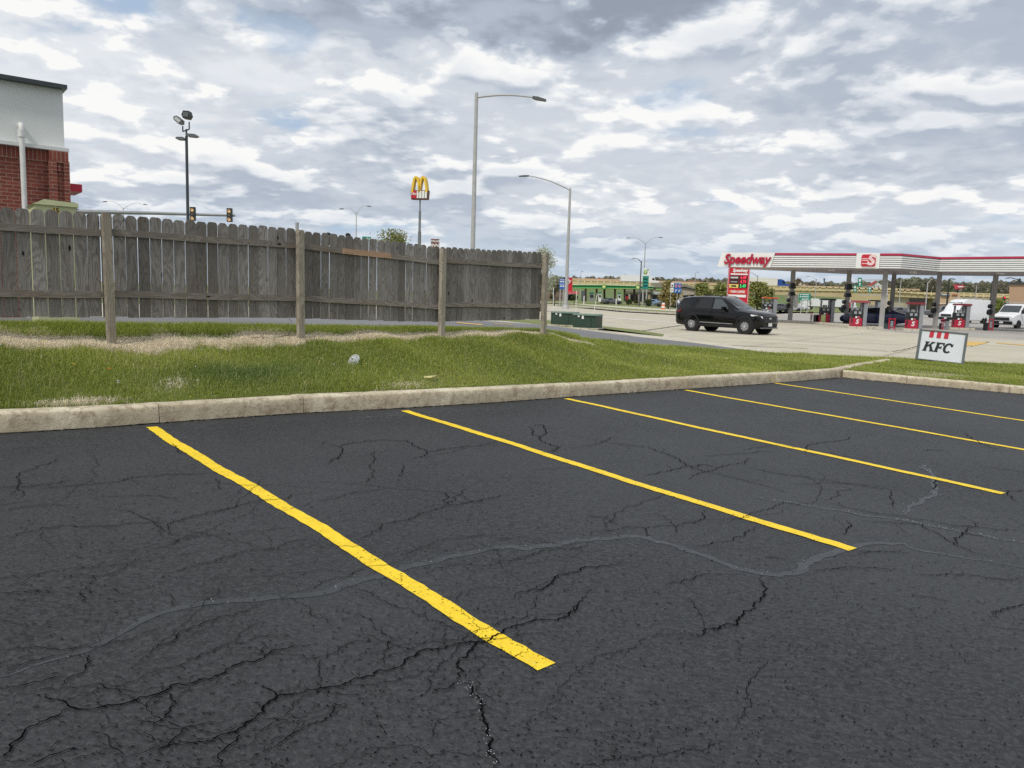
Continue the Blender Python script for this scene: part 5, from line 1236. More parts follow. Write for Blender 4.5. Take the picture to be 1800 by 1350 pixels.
vehicle('parked_suv', 'glossy black SUV waiting on the concrete road beyond the lawn', 'car', suv_loc, yaw_s, suv_st, M_PBLK, [(1.08, 0), (4.14, 0)], .39, hero=True,
    windows=[('side_window', [(.42, 1.24), (.98, 1.215), (1.26, 1.66), (.72, 1.655), (.36, 1.58)], M_GLASS), ('side_window', [(1.24, 1.205), (2.20, 1.19), (2.18, 1.70), (1.46, 1.70)], M_GLASS),
             ('side_window', [(2.30, 1.19), (3.16, 1.185), (3.04, 1.38), (2.72, 1.63), (2.60, 1.69), (2.28, 1.70)], M_GLASS2)],
    screens=[('windscreen', [(3.60, -.77, 1.235), (3.60, .77, 1.235), (2.72, .60, 1.775), (2.72, -.60, 1.775)], M_GLASS2), ('rear_window', [(.04, -.66, 1.23), (.04, .66, 1.23), (.16, .58, 1.60), (.16, -.58, 1.60)], M_GLASS)], extras=suv_extra)
# ================================================================== petrol station with the red and white canopy
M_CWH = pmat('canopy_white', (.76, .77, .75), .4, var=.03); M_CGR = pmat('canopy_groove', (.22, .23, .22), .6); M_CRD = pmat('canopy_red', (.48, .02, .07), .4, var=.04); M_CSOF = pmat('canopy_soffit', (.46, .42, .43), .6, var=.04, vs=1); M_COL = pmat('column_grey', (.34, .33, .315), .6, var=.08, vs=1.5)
ZC = 4.22
CP = [Vector(p) for p in ((16.2, 60.5), (27.2, 55.0), (31.4, 57.7), (43.5, 46.1), (50, 50), (40.5, 60.5), (35.4, 64.2), (28.4, 67.3), (19.1, 63.6))]
can = thing('fuel_canopy', 'wide white ribbed fuel station canopy with red top stripe on grey columns', 'canopy', (CP[0].x, CP[0].y, 0))
def loc2(v): return Vector((v.x - CP[0].x, v.y - CP[0].y))
Q = [loc2(p) for p in CP]; Hf = 1.08
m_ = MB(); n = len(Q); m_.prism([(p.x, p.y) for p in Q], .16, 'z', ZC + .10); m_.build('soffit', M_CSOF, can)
m_ = MB(); m_.prism([(p.x, p.y) for p in Q], .1, 'z', ZC + .8); m_.build('roof_deck', M_CGR, can)
def fascia_piece(i, profile_z, outw, mm, mb):
    a, b = Q[i], Q[(i + 1) % n]; d = (b - a).normalized(); nn = Vector((d.y, -d.x))
    for (za, zb_), o_ in zip(profile_z, outw):
        mb.add([(a.x + nn.x * o_, a.y + nn.y * o_, za), (b.x + nn.x * o_, b.y + nn.y * o_, za), (b.x + nn.x * o_, b.y + nn.y * o_, zb_), (a.x + nn.x * o_, a.y + nn.y * o_, zb_)], [(0, 1, 2, 3)])
base_ = MB(); rib = MB(); red = MB()
for i in range(n):
    fascia_piece(i, [(ZC, ZC + Hf)], [.0], None, base_)
    a, b = Q[i], Q[(i + 1) % n]; d = (b - a); L_ = d.length; d = d / L_; c_ = (a + b) / 2; rz = math.atan2(d.y, d.x); nn = Vector((d.y, -d.x))
    for k in range(6):
        z = ZC + .075 + k * .148; rib.box((c_.x + nn.x * .03, c_.y + nn.y * .03, z), (L_ + .03, .07, .098), rz=rz)
    red.box((c_.x + nn.x * .03, c_.y + nn.y * .03, ZC + 1.0), (L_ + .03, .09, .13), rz=rz)
base_.build('fascia_back', M_CGR, can); rib.build('fascia', M_CWH, can); red.build('red_stripe', M_CRD, can)
# name panel, emblem panel on the long front face
d = (Q[1] - Q[0]).normalized(); rz = math.atan2(d.y, d.x); nn = Vector((d.y, -d.x))
def on_face(s_): q = Q[0] + d * s_ + nn * .085; return q
def face_s(px): # distance along the front face for a picture column
    r_ = ray(px, 460); A_ = CP[0]; dd = (CP[1] - CP[0]).normalized(); k = (A_.x * r_[1] - A_.y * r_[0]) / (dd.y * r_[0] - dd.x * r_[1]); return k
s0, s1 = face_s(1270), face_s(1359)
m_ = MB(); m_.prism([(s0 - .35, ZC - .0), (s1 - .15, ZC - .0), (s1 + .12, ZC + 1.09), (s0 - .05, ZC + 1.09)], .06, 'y', 0); pn = m_.build('name_panel', M_CWH, can, loc=(Q[0].x + nn.x * .11, Q[0].y + nn.y * .11, 0)); pn.rotation_euler = (0, 0, rz)
tx = text('lettering', 'Speedway', 1.02, pmat('canopy_letter_red', (.40, .006, .035), .35), pn, ((s0 + s1) / 2 - .05, -.10, ZC + .56), shear=.24, off=.032, ext=.05); bw = tx.dimensions.x or 4.5
tx.scale = ((s1 - s0) * .93 / max(.1, max(v.co.x for v in tx.data.vertices) - min(v.co.x for v in tx.data.vertices)), 1, 1)
e0, e1 = face_s(1505), face_s(1546)
m_ = MB(); m_.box(((e0 + e1) / 2, 0, ZC + .545), (e1 - e0, .06, 1.09)); pn = m_.build('emblem_panel', M_CWH, can, loc=(Q[0].x + nn.x * .11, Q[0].y + nn.y * .11, 0)); pn.rotation_euler = (0, 0, rz)
ec = (e0 + e1) / 2 + .05; ew = (e1 - e0) * .62; r_ = .13
def rrect(cx_, cz_, w_, h_, r_): return [(cx_ + sx * (w_ / 2 - r_) + r_ * math.cos(a), cz_ + sz * (h_ / 2 - r_) + r_ * math.sin(a)) for sx, sz, a0 in ((1, 1, 0), (-1, 1, 90), (-1, -1, 180), (1, -1, 270)) for a in [math.radians(a0 + q) for q in (0, 30, 60, 90)]]
m_ = MB(); m_.prism(rrect(ec, ZC + .56, ew, .86, .14), .08, 'y', -.06); m_.build('emblem', M_RED, pn)
m_ = MB(); m_.prism(rrect(ec + .03, ZC + .53, ew + .08, .94, .16), .05, 'y', -.04); m_.build('emblem_rim', M_WHT, pn)
text('emblem_letter', 'S', .98, pmat('emblem_pink', (.75, .55, .55), .5), pn, (ec + .14, -.11, ZC + .56), shear=.2, off=.05, ext=.01, sx=1.0)
m_ = MB(); [m_.box((ec - ew * .22, -.108, ZC + .56 + dz), (ew * .45, .012, .06)) for dz in (-.22, .0, .12)]; m_.build('emblem_stripe', pmat('emblem_pink', (.75, .55, .55), .5), pn)
# columns
for (cx_, cy_) in ((23.1, 64.6), (26.6, 61.9), (27.1, 56.9), (32.7, 59.9), (36.6, 59.2), (31.2, 64.0)):
    m_ = MB(); m_.box((cx_ - CP[0].x, cy_ - CP[0].y, ZC / 2), (.34, .34, ZC), rz=rz); m_.build('column', M_COL, can)
for (cx_, cy_) in ((30.2, 59.0), (24.5, 60.2), (35.5, 57.0), (38.5, 55.0), (31.5, 61.5)):
    m_ = MB(); m_.box((cx_ - CP[0].x, cy_ - CP[0].y, ZC - .02), (.5, .5, .09), rz=rz); m_.build('soffit_light', pmat('soffit_lamp_glass', (.8, .8, .78), .4), can)

M_PBL = pmat('pump_black', (.012, .013, .015), .45); M_PRD = pmat('pump_red', (.40, .010, .04), .4); M_PGR = pmat('pump_pillar_grey', (.24, .25, .27), .5); M_PYL = pmat('pump_yellow_decal', (.55, .58, .25), .5)
def pump(pxl, pxr, pt, pb, label, Y=None, front=M_PRD, cap=M_PBL, decal=False):
    cx_ = (pxl + pxr) / 2
    if Y is None: Y = G(cx_, pb, .1).y
    b_ = base_pt(cx_, pb, Y); w_ = (pxr - pxl) * mpp(Y); H_ = P(cx_, pt, Y).z
    t = thing('fuel_pump', label, 'fuel pump', b_, yaw_cam(b_.x, b_.y) + .28, 'fuel pumps under the red and white canopy')
    bw = w_ * .62; bx = -w_ * .14
    m_ = MB(); m_.box((0, .3, .07), (w_ + .5, 1.3, .15)); m_.build('island', M_WALK, t)
    m_ = MB(); m_.box((bx, .3, .15 + H_ * .16), (bw, .62, H_ * .32)); pnl = m_.build('lower_panel', front, t)
    m_ = MB(); m_.box((bx, .3, H_ * .53), (bw * .98, .60, H_ * .30)); m_.build('upper_cabinet', M_PBL, t)
    for dx in (-.2, .2):
        m_ = MB(); m_.box((bx + dx * bw * 1.1, -.03, H_ * .60), (bw * .26, .05, H_ * .10)); m_.build('display', pmat('pump_display', (.28, .30, .30), .3), t)
        m_ = MB(); m_.box((bx + dx * bw * .6, -.04, H_ * .43), (bw * .16, .07, H_ * .07)); m_.build('keypad', M_WHT if dx < 0 else pmat('pump_keypad_red', (.5, .08, .08), .5), t)
    m_ = MB(); m_.box((bx - bw * .42, .3, H_ * .82), (bw * .10, .3, H_ * .30)); m_.box((bx + bw * .42, .3, H_ * .82), (bw * .10, .3, H_ * .30)); m_.box((bx, .3, H_ * .74), (bw * .35, .3, H_ * .10)); m_.build('frame', M_PGR, t)
    m_ = MB(); m_.box((w_ * .33, .3, H_ / 2), (w_ * .22, .66, H_ - .04)); m_.build('pillar', M_PGR, t)
    m_ = MB(); m_.prism([(-w_ * .48, H_ - .04), (w_ * .52, H_ - .04), (w_ * .46, H_ + .10), (-w_ * .42, H_ + .10)], .8, 'y', .3); m_.build('top_cap', cap, t)
    m_ = MB(); m_.tube([(bx - bw * .52, -.02, H_ * .65), (bx - bw * .62, -.12, H_ * .4), (bx - bw * .6, -.12, H_ * .22), (bx - bw * .50, -.05, H_ * .35)], .025, 6); m_.build('hose', M_PBL, t, smooth=60)
    if decal: m_ = MB(); m_.box((bx - bw * .22, -.016, .15 + H_ * .16), (bw * .5, .02, H_ * .29)); m_.build('decal', M_PYL, t)
    else: text('emblem_letter', 'S', .42, M_WHT, t, (bx, -.02, .15 + H_ * .17), shear=.2, off=.012, ext=.004)
    return t
DRC = pmat('cap_dark_red', (.20, .02, .03), .5)
pump(1441, 1466, 527, 568, 'fuel pump with yellow decal, leftmost in front of the white truck', decal=True)
pump(1496, 1523, 531, 575, 'fuel pump with bright red base beside the navy car', cap=pmat('cap_red_blue', (.30, .05, .07), .5))
pump(1527, 1546, 529, 556, 'fuel pump behind the navy car with black cabinet', Y=78, front=M_PBL)
pump(1594, 1621, 534, 579, 'fuel pump between the navy car and the board sign', cap=DRC)
pump(1676, 1703, 536, 577, 'fuel pump in front of the white cargo van', cap=DRC)
pump(1339, 1366, 524, 552, 'fuel pump with orange cap seen over the bonnet of the SUV', Y=88, front=M_PGR, cap=pmat('cap_orange_red', (.55, .10, .03), .5))
# bins, squeegee stands and bollards by the pumps
def bin_(px, pt, pb, w, label, mm=M_PBL, Y=None):
    Y = Y or G(px, pb, .05).y; b_ = base_pt(px, pb, Y); H_ = P(px, pt, Y).z; w_ = w * mpp(Y)
    t = thing('trash_bin', label, 'bin', b_, .3); m_ = MB(); m_.prism([(-w_ * .42, 0), (w_ * .42, 0), (w_ / 2, H_ * .82), (-w_ / 2, H_ * .82)], w_ * .9); m_.build('bin_body', mm, t)
    m_ = MB(); m_.prism([(-w_ * .53, H_ * .82), (w_ * .53, H_ * .82), (w_ * .35, H_), (-w_ * .35, H_)], w_); m_.build('bin_lid', M_PBL, t)
bin_(1434, 553, 568, 7, 'black bin left of the pump with the yellow decal'); bin_(1663.5, 561, 579, 5, 'grey bin just left of the pump before the cargo van', M_PGR); bin_(1732, 567, 580, 6, 'black bin by the rightmost canopy column')
bin_(1559, 567, 577, 8, 'dark green bin at the foot of the bright canopy column', pmat('bin_green', (.04, .07, .07), .5)); bin_(1654, 568, 578, 5, 'low black bin behind the top edge of the board sign')
def frame_stand(px, pt, pb, w, label, mm=M_PRD):
    Y = G(px, pb, .05).y; b_ = base_pt(px, pb, Y); H_ = P(px, pt, Y).z; w_ = w * mpp(Y)
    t = thing('service_stand', label, 'service stand', b_, yaw_cam(b_.x, b_.y), 'red service stands between the pumps'); m_ = MB()
    for s_ in (-1, 1): m_.box((s_ * w_ / 2, 0, H_ / 2), (w_ * .22, .16, H_))
    m_.box((0, 0, H_ * .92), (w_, .14, H_ * .08)); m_.box((0, 0, H_ * .15), (w_, .14, H_ * .08)); m_.build('stand_frame', mm, t)
    m_ = MB(); m_.box((0, .02, H_ * .5), (w_ * .5, .1, H_ * .5)); m_.build('bucket', M_PGR, t)
frame_stand(1567, 559, 578, 9, 'red service stand frame right of the bright column'); frame_stand(1741, 560, 580, 6, 'red and grey service stand near the white van at the right'); frame_stand(1425.5, 547, 567, 3, 'slim red stand left of the black bin')
frame_stand(1656.5, 560, 579, 3, 'slim red stand just left of the grey bin')

# --- other vehicles --------------------------------------------------------
sed_st = [(0, .40, .74, .80, .78, .90, .66), (.06, .30, .82, .86, .86, 1.02, .70), (.45, .24, .86, .95, .91, 1.10, .72), (.95, .22, .88, .97, .92, 1.27, .62), (1.45, .21, .88, .96, .92, 1.42, .58), (2.1, .20, .88, .95, .92, 1.45, .58), (2.7, .20, .88, .94, .92, 1.38, .58), (3.2, .20, .88, .93, .91, 1.12, .68), (3.5, .20, .88, .91, .90, .98, .76), (4.1, .22, .86, .84, .88, .90, .72), (4.55, .26, .80, .72, .82, .76, .62), (4.68, .36, .70, .58, .72, .62, .5)]
sed_win = [('side_window', [(.85, 1.0), (2.0, .99), (1.98, 1.36), (1.35, 1.35)], M_GLASS), ('side_window', [(2.06, .99), (3.12, .97), (2.62, 1.30), (2.05, 1.36)], M_GLASS)]
sed_scr = [('windscreen', [(3.42, -.62, .99), (3.42, .62, .99), (2.74, .50, 1.38), (2.74, -.50, 1.38)], M_GLASS2), ('rear_window', [(.42, -.58, 1.11), (.42, .58, 1.11), (1.30, .48, 1.41), (1.30, -.48, 1.41)], M_GLASS)]
def sed_lights(t, st):
    for s_ in (-1, 1):
        m_ = MB(); m_.box((4.58, s_ * .60, .64), (.10, .28, .12)); m_.build('headlight', M_HL, t); m_ = MB(); m_.box((.03, s_ * .62, .80), (.08, .26, .13)); m_.build('tail_light', M_TL, t)
def sedan(px, pb, Y, yaw, label, pm, k=1.0, group=None):
    b_ = base_pt(px, pb, Y); o = Vector((math.cos(yaw), math.sin(yaw), 0)) * 2.3
    t = vehicle('parked_car', label, 'car', b_ - o, yaw, sed_st, pm, [(.95, 0), (3.72, 0)], .32, sed_win, sed_scr, sed_lights, group); return t
sedan(1532, 577, 61.0, math.radians(158), 'dark navy car refuelling behind the bright canopy column', M_PBLU)
M_LITS = 'small cars parked in the distance'
for px, pb, Y, yw, lb, pm in ((1390, 546, 150, 170, 'silver car under the grassy embankment, right of the orange topped pump', M_PSIL), (1403, 545, 165, 10, 'white car beside the long white truck', M_PWHT),
        (1075, 531, 175, 20, 'grey car at the pumps under the green canopy', M_PGRY), (1069, 530.5, 190, 15, 'silver car just behind the grey one under the green canopy', M_PSIL), (1153, 533, 160, -10, 'light blue car by the low shop left of the striped barrel', M_PLBL),
        (1171, 535, 150, 170, 'dark car parked right of the striped barrel', M_PGRY), (1181, 535, 158, 0, 'silver car behind the blue road sign posts', M_PSIL), (1365, 548, 130, 200, 'dark car seen between pump cap and canopy column', M_PGRY), (1195, 534, 170, 90, 'pale car just behind the roof line of the black SUV', M_PWHT),
        (1583, 549, 130, 10, 'dark car under the flyover left of the third pump', M_PGRY)):
    sedan(px, pb, Y, math.radians(yw), lb, pm, group=M_LITS)
van_st = [(0, .35, .92, 1.3, .98, 2.35, .84), (.05, .30, .95, 1.3, 1.0, 2.5, .86), (1.5, .28, .96, 1.3, 1.01, 2.55, .88), (3.6, .28, .96, 1.3, 1.01, 2.55, .88), (4.15, .28, .96, 1.28, 1.0, 2.42, .84), (4.7, .28, .96, 1.25, .99, 1.85, .84), (5.1, .28, .95, 1.18, .97, 1.28, .86), (5.6, .30, .92, 1.02, .94, 1.10, .80), (5.75, .36, .84, .85, .86, .95, .72)]
van_win = [('side_window', [(4.0, 1.40), (4.92, 1.34), (4.50, 1.88), (4.0, 1.95)], M_GLASS)]
van_scr = [('windscreen', [(5.06, -.78, 1.33), (5.06, .78, 1.33), (4.38, .76, 2.20), (4.38, -.76, 2.20)], M_GLASS2)]
def van_extra(t, st):
    zt_ = max(s[5] for s in st); xn = st[-1][0]
    m_ = MB()
    for x in (.4, 1.2, 2.0, 2.8, 3.6): m_.tube([(x, -.8, zt_ + .12), (x, .8, zt_ + .12)], .025, 5)
    for y in (-.75, .75): m_.tube([(.3, y, zt_ + .14), (3.8, y, zt_ + .14)], .03, 5); [m_.tube([(x, y, zt_ - .05), (x, y, zt_ + .13)], .02, 5) for x in (.5, 2, 3.5)]
    m_.build('roof_rack', M_GALV, t)
    m_ = MB(); m_.box((xn + .0, 0, .48), (.12, 1.7, .26)); m_.build('bumper', M_CLAD, t); m_ = MB(); m_.box((xn - .01, 0, .80), (.09, 1.2, .24)); m_.build('grille', M_BLK, t)
    m_ = MB(); m_.box((xn + .07, 0, .50), (.01, .3, .15)); m_.build('licence_plate', M_PLATE, t)
    for s_ in (-1, 1):
        m_ = MB(); m_.box((xn - .04, s_ * .70, .84), (.12, .26, .20)); m_.build('headlight', M_HL, t)
        m_ = MB(); m_.box((xn - 1.0, s_ * 1.14, 1.42), (.14, .2, .30)); m_.build('wing_mirror', M_BLK, t)
    m_ = MB(); [m_.box((x, -1.02, 1.35), (.015, .02, 1.9)) for x in (1.9, 3.6)]; m_.build('door_seam', M_CGR, t)
def van(px, pb, Y, yaw, label, st=van_st, win=van_win, scr=van_scr, ref=5.2):
    b_ = base_pt(px, pb, Y); o = Vector((math.cos(yaw), math.sin(yaw), 0)) * ref
    return vehicle('cargo_van', label, 'van', b_ - o, yaw, st, M_PWHT, [(1.1, 0), (4.85, 0)], .37, win, scr, van_extra)
van(1668, 568, 82, math.radians(203), 'tall white cargo van with roof rack behind the pump')
v2 = [(0, .35, .92, 1.3, .98, 1.95, .84), (.05, .30, .95, 1.3, 1.0, 2.05, .84), (2.0, .28, .96, 1.3, 1.01, 2.1, .86), (3.6, .28, .96, 1.3, 1.01, 2.08, .84), (4.0, .28, .96, 1.28, 1.0, 1.95, .82), (4.55, .28, .96, 1.25, .99, 1.38, .84), (5.2, .28, .95, 1.15, .97, 1.22, .86), (5.6, .30, .92, 1.02, .94, 1.12, .82), (5.75, .36, .88, .90, .90, 1.02, .76)]
van(1765, 577, 66, math.radians(213), 'white work van with ladder rack at the right picture edge', v2, [('side_window', [(3.5, 1.36), (4.42, 1.34), (4.0, 1.82), (3.5, 1.90)], M_GLASS)], [('windscreen', [(4.62, -.76, 1.40), (4.62, .76, 1.40), (4.02, .72, 1.95), (4.02, -.72, 1.95)], M_GLASS2)])
# dark pickup behind the van
pk = [(0, .45, .85, .95, .92, 1.05, .88), (.05, .40, .9, 1.0, .96, 1.15, .93), (1.9, .38, .92, 1.02, .98, 1.15, .95), (1.95, .38, .92, 1.1, .98, 1.70, .74), (2.3, .38, .92, 1.1, .98, 1.85, .72), (3.4, .38, .92, 1.1, .98, 1.83, .72), (4.1, .38, .92, 1.1, .97, 1.25, .84), (5.2, .40, .9, 1.05, .94, 1.15, .84), (5.5, .48, .84, .9, .88, .95, .78)]
b_ = base_pt(1655, 556, 115); vehicle('pickup_truck', 'dark pickup truck left of the white cargo van', 'pickup', b_ + Vector((-2, 1, 0)), math.radians(-20), pk, M_PGRY, [(1.0, 0), (4.5, 0)], .40, [('side_window', [(2.1, 1.2), (3.9, 1.18), (3.4, 1.72), (2.2, 1.74)], M_GLASS)], [('windscreen', [(4.08, -.7, 1.28), (4.08, .7, 1.28), (3.45, .6, 1.80), (3.45, -.6, 1.80)], M_GLASS2)], sed_lights if False else None)
# trucks
def truck(label, pxl, pxr, pt, pb, Y, base_z, cabm, cab_side, group=None, wheels=True, cab_len=.16, trailm=None):
    """box trailer between two picture columns, cab at one end (cab_side +1 right, -1 left)"""
    A_, B_ = P(pxl, pb, Y), P(pxr, pb, Y); w_ = B_.x - A_.x; zt_ = P((pxl + pxr) / 2, pt, Y).z; zb_ = P((pxl + pxr) / 2, pb, Y).z
    cx_ = (A_.x + B_.x) / 2; t = thing('box_truck', label, 'truck', (cx_, Y, base_z)); tl = w_ * (1 - cab_len); x0 = -w_ / 2 if cab_side > 0 else -w_ / 2 + w_ * cab_len
    H_ = zt_ - base_z; z0 = max(.9, zb_ - base_z); m_ = MB(); m_.box((x0 + tl / 2, 0, (H_ + z0) / 2), (tl - .3, 2.4, H_ - z0)); m_.build('trailer', trailm or M_PWHT, t)
    m_ = MB(); m_.box((x0 + tl / 2, -1.22, z0 - .12), (tl - .3, .04, .16)); m_.build('underrun_rail', M_BLK, t)
    cl = w_ * cab_len; cx2 = (w_ / 2 - cl / 2) * cab_side; s = cab_side; ch = H_ * .92; m_ = MB()
    m_.prism([(cx2 - s * cl * .48, .6), (cx2 + s * cl * .55, .6), (cx2 + s * cl * .55, ch * .48), (cx2 + s * cl * .22, ch * .55), (cx2 + s * cl * .05, ch * .90), (cx2 - s * cl * .2, ch), (cx2 - s * cl * .48, ch)], 2.2, 'y', 0); m_.build('cab', cabm, t)
    m_ = MB(); m_.prism([(cx2 - s * cl * .12, ch * .58), (cx2 + s * cl * .16, ch * .58), (cx2 + s * cl * .03, ch * .82), (cx2 - s * cl * .12, ch * .82)], 2.23, 'y', 0); m_.build('cab_window', M_GLASS, t)
    m_ = MB(); m_.box((cx2 + s * cl * .45, 0, .7), (cl * .3, 2.24, .5)); m_.build('bumper', M_PGRY, t)
    if wheels:
        for x in (x0 + .9, x0 + 2.1, x0 + tl - 1.0, cx2 + s * cl * .25):
            m_ = MB(); m_.cyl((x, 0, .5), .5, 2.3, 'y', 16); m_.build('wheel', M_TYRE, t)
    return t
truck('long white box truck parked left of the pumps under the flyover', 1408, 1502, 525.5, 541.5, 200, 0, M_PWHT, 1, cab_len=.15)
truck('white truck with red cab between the pumps', 1484, 1500, 530, 546, 150, 0, paint('red_cab_paint', (.45, .05, .04)), -1, cab_len=.35)
# ================================================================== flyover, embankment and everything far away
def slab(name, pxpoly, Y, depth, mm, parent, org, front=True):
    """outline given in picture columns/rows at distance Y, given real size and thickness there"""
    poly = []; th = parent.rotation_euler.z; ax = Vector((math.cos(th), math.sin(th), 0)); nn = Vector((-ax.y, ax.x, 0)); o2 = org + nn * (Y - org.y)
    for x, y in pxpoly:
        r_ = Vector(ray(x, y)); k = (o2.x * nn.x + o2.y * nn.y) / (r_.x * nn.x + r_.y * nn.y); q = Vector((r_.x * k, r_.y * k, CAMZ + r_.z * k))
        poly.append(((q - o2).dot(ax), q.z - org.z))
    m_ = MB(); m_.prism(poly, depth, 'y', depth / 2 + (Y - org.y)); return m_.build(name, mm, parent)
M_YCON = pmat('yellowish_concrete', (.60, .49, .27), .8, var=.06, vs=.12); M_YCO2 = pmat('yellowish_concrete_shade', (.52, .42, .235), .8, var=.08, vs=.1); M_PIER = pmat('pier_concrete', (.42, .37, .28), .85, var=.1, vs=.3); M_DARKB = pmat('under_bridge_shade', (.05, .045, .04), .9)
M_ORC = pmat('pinkish_parapet', (.52, .38, .25), .8, var=.08, vs=.15)
fo = P(1300, 540, 300); fo.z = 0
fly = thing('flyover', 'long yellowish concrete flyover with panelled parapet beyond the stations', 'bridge', fo)
parap = [(1003, 492), (1113, 495.5), (1200, 498.5), (1313, 501.5), (1471, 504.5), (1565, 506), (1640, 512.5), (1773, 517.5), (1900, 521), (1900, 527), (1773, 523.5), (1640, 518), (1565, 513.5), (1471, 512), (1313, 509.5), (1200, 507), (1113, 503), (1003, 501.5)]
slab('parapet', parap, 300, .5, M_YCON, fly, fo)
slab('parapet', [(1003, 488.6), (1110, 491.5), (1313, 499), (1617, 508), (1617, 512), (1313, 503), (1110, 495), (1003, 493)], 312, .5, M_ORC, fly, fo)
ytop_ = lambda px: float(np.interp(px, [1003, 1113, 1200, 1313, 1471, 1565, 1640, 1773, 1900], [492, 495.5, 498.5, 501.5, 504.5, 506, 512.5, 517.5, 521]))
comb = [(1003.5, ytop_(1003.5) - .1), (1899, ytop_(1899) - .1)]
for px in np.arange(1890, 1004, -11.5): comb += [(px + 1.3, ytop_(px) + .9), (px + 1.3, ytop_(px) + 6.9), (px - 1.3, ytop_(px) + 6.9), (px - 1.3, ytop_(px) + .9)]
slab('parapet_relief', comb, 299.8, .2, pmat('parapet_light', (.66, .56, .34), .8), fly, fo)
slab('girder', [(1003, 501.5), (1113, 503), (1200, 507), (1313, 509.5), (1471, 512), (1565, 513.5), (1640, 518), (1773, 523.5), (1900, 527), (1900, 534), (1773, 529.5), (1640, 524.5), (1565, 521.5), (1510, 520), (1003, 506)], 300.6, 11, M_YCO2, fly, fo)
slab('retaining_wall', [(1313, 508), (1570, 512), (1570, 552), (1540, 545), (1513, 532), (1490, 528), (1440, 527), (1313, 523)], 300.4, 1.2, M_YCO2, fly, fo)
for a, b, c, d_, mm in ((1571, 1598, 521, 554, M_PIER), (1640, 1652, 522, 552, M_PIER), (1727, 1736, 528, 551, M_PIER), (1770, 1782, 529, 551, M_PIER), (1400, 1405, 519, 541, M_PIER), (1386, 1391, 518, 538, M_PIER)):
    slab('pier', [(a, c), (b, c), (b, d_), (a, d_)], 302 if a > 1500 else 280, 4, mm, fly, fo)
slab('shaded_abutment', [(1598, 522), (1900, 530), (1900, 552), (1598, 554)], 318, 3, M_DARKB, fly, fo)  # near-black wall: the shade beneath the deck is put into its colour
# embankment
em = MB(); xs_ = [P(x, 540, 300).x for x in (880, 1040, 1200, 1347, 1471, 1510, 1535)]; tops_ = [4.9, 4.9, 4.8, 4.5, 4.3, 2.6, .3]
prof_ = [(248, -.02), (262, .22), (275, .55), (288, .85), (299.8, 1.0)]
em.v = [(x * (y / 300), y, t_ * k) for (y, k) in prof_ for x, t_ in zip(xs_, tops_)]
for j in range(4):
    for i in range(6): em.f.append((j * 7 + i, j * 7 + i + 1, (j + 1) * 7 + i + 1, (j + 1) * 7 + i)); em.m.append(0)
em.build('hill', M_HILL, smooth=60)['kind'] = 'structure'
# trucks on the flyover
zd = P(1130, 497, 305).z
truck('white semi truck driving on the flyover above the green canopy', 1090, 1157, 484, 495, 306, zd - .9, M_PWHT, 1, cab_len=.28)
zd2 = P(1350, 504, 305).z
tb = truck('white trailer with blue cab driving on the flyover', 1300, 1386, 488.5, 501.5, 306, zd2 - .9, M_PTRB, 1, cab_len=.24, trailm=pmat('cream_trailer', (.70, .69, .62), .4))
# tower, billboard, houses
q = P(1449, 500, 380); tw = thing('distant_tower', 'dark blue grey chimney-like tower on the skyline', 'tower', (q.x, 380, 0), yaw_cam(q.x, 380)); slab('shaft', [(1447.6, 490), (1450.4, 490), (1450.6, 512), (1447.4, 512)], 380, 3, pmat('tower_slate', (.11, .14, .17), .7), tw, Vector((q.x, 380, 0))); slab('cap', [(1447.2, 489.4), (1450.8, 489.4), (1450.8, 490.3), (1447.2, 490.3)], 379.6, 3.8, M_DKG, tw, Vector((q.x, 380, 0)))
def house(label, poly_wall, poly_roof, Y, wm, rm, wins=(), depth=9):
    cx_ = sum(p[0] for p in poly_wall) / len(poly_wall); q = P(cx_, 510, Y); o_ = Vector((q.x, Y, 0)); t = thing('house', label, 'house', o_, yaw_cam(o_.x, o_.y))
    slab('wall', poly_wall, Y, depth, wm, t, o_)
    if poly_roof: slab('roof', poly_roof, Y - .6, depth + 1.2, rm, t, o_)
    for a, b, c, d_ in wins: slab('window', [(a, c), (b, c), (b, d_), (a, d_)], Y - .15, .3, M_GLASS, t, o_)
    return t
M_PALE = pmat('pale_siding', (.60, .52, .42), .8); M_RB = pmat('brown_shingle', (.24, .15, .11), .9); M_RR = pmat('red_roofing', (.42, .08, .06), .8); M_WS = pmat('white_siding', (.60, .60, .60), .8); M_TAN = pmat('tan_stucco', (.48, .36, .22), .85, var=.05, vs=.3)
house('pale house with bare trees in front on the skyline right of the blue cab', [(1386, 504), (1386, 497), (1398, 491.5), (1406, 492.5), (1420, 500), (1420, 506), (1386, 505)], [(1385, 497.6), (1398, 490.9), (1406, 491.6), (1421, 500), (1421, 501), (1406, 493), (1398, 492.3), (1385, 498.8)], 330, M_PALE, M_RB, ((1391, 1393, 497, 500), (1401, 1403, 497, 500), (1409, 1411, 498, 501)))
house('white house with red roof behind the hanging green signs', [(1530, 516), (1530, 502), (1541, 495), (1551, 502), (1551, 516)], [(1523, 502), (1538, 493.5), (1542, 494), (1531, 503)], 330, M_WS, M_RR, ((1536, 1538, 502, 505), (1543, 1545, 502, 505), (1539, 1542, 507, 511)))
house('low brown roofed house on the skyline between blue road sign and red price sign', [(1208, 500), (1208, 496), (1234, 496), (1234, 500)], [(1204, 497), (1211, 492), (1224, 491.5), (1237, 497)], 340, M_PALE, M_RB)
house('small red roofed house on the skyline above the green canopy', [(1047, 494), (1047, 491), (1059, 491), (1059, 494)], [(1044, 491.6), (1050, 488.6), (1056, 488.8), (1062, 492)], 340, M_RB, M_RR)
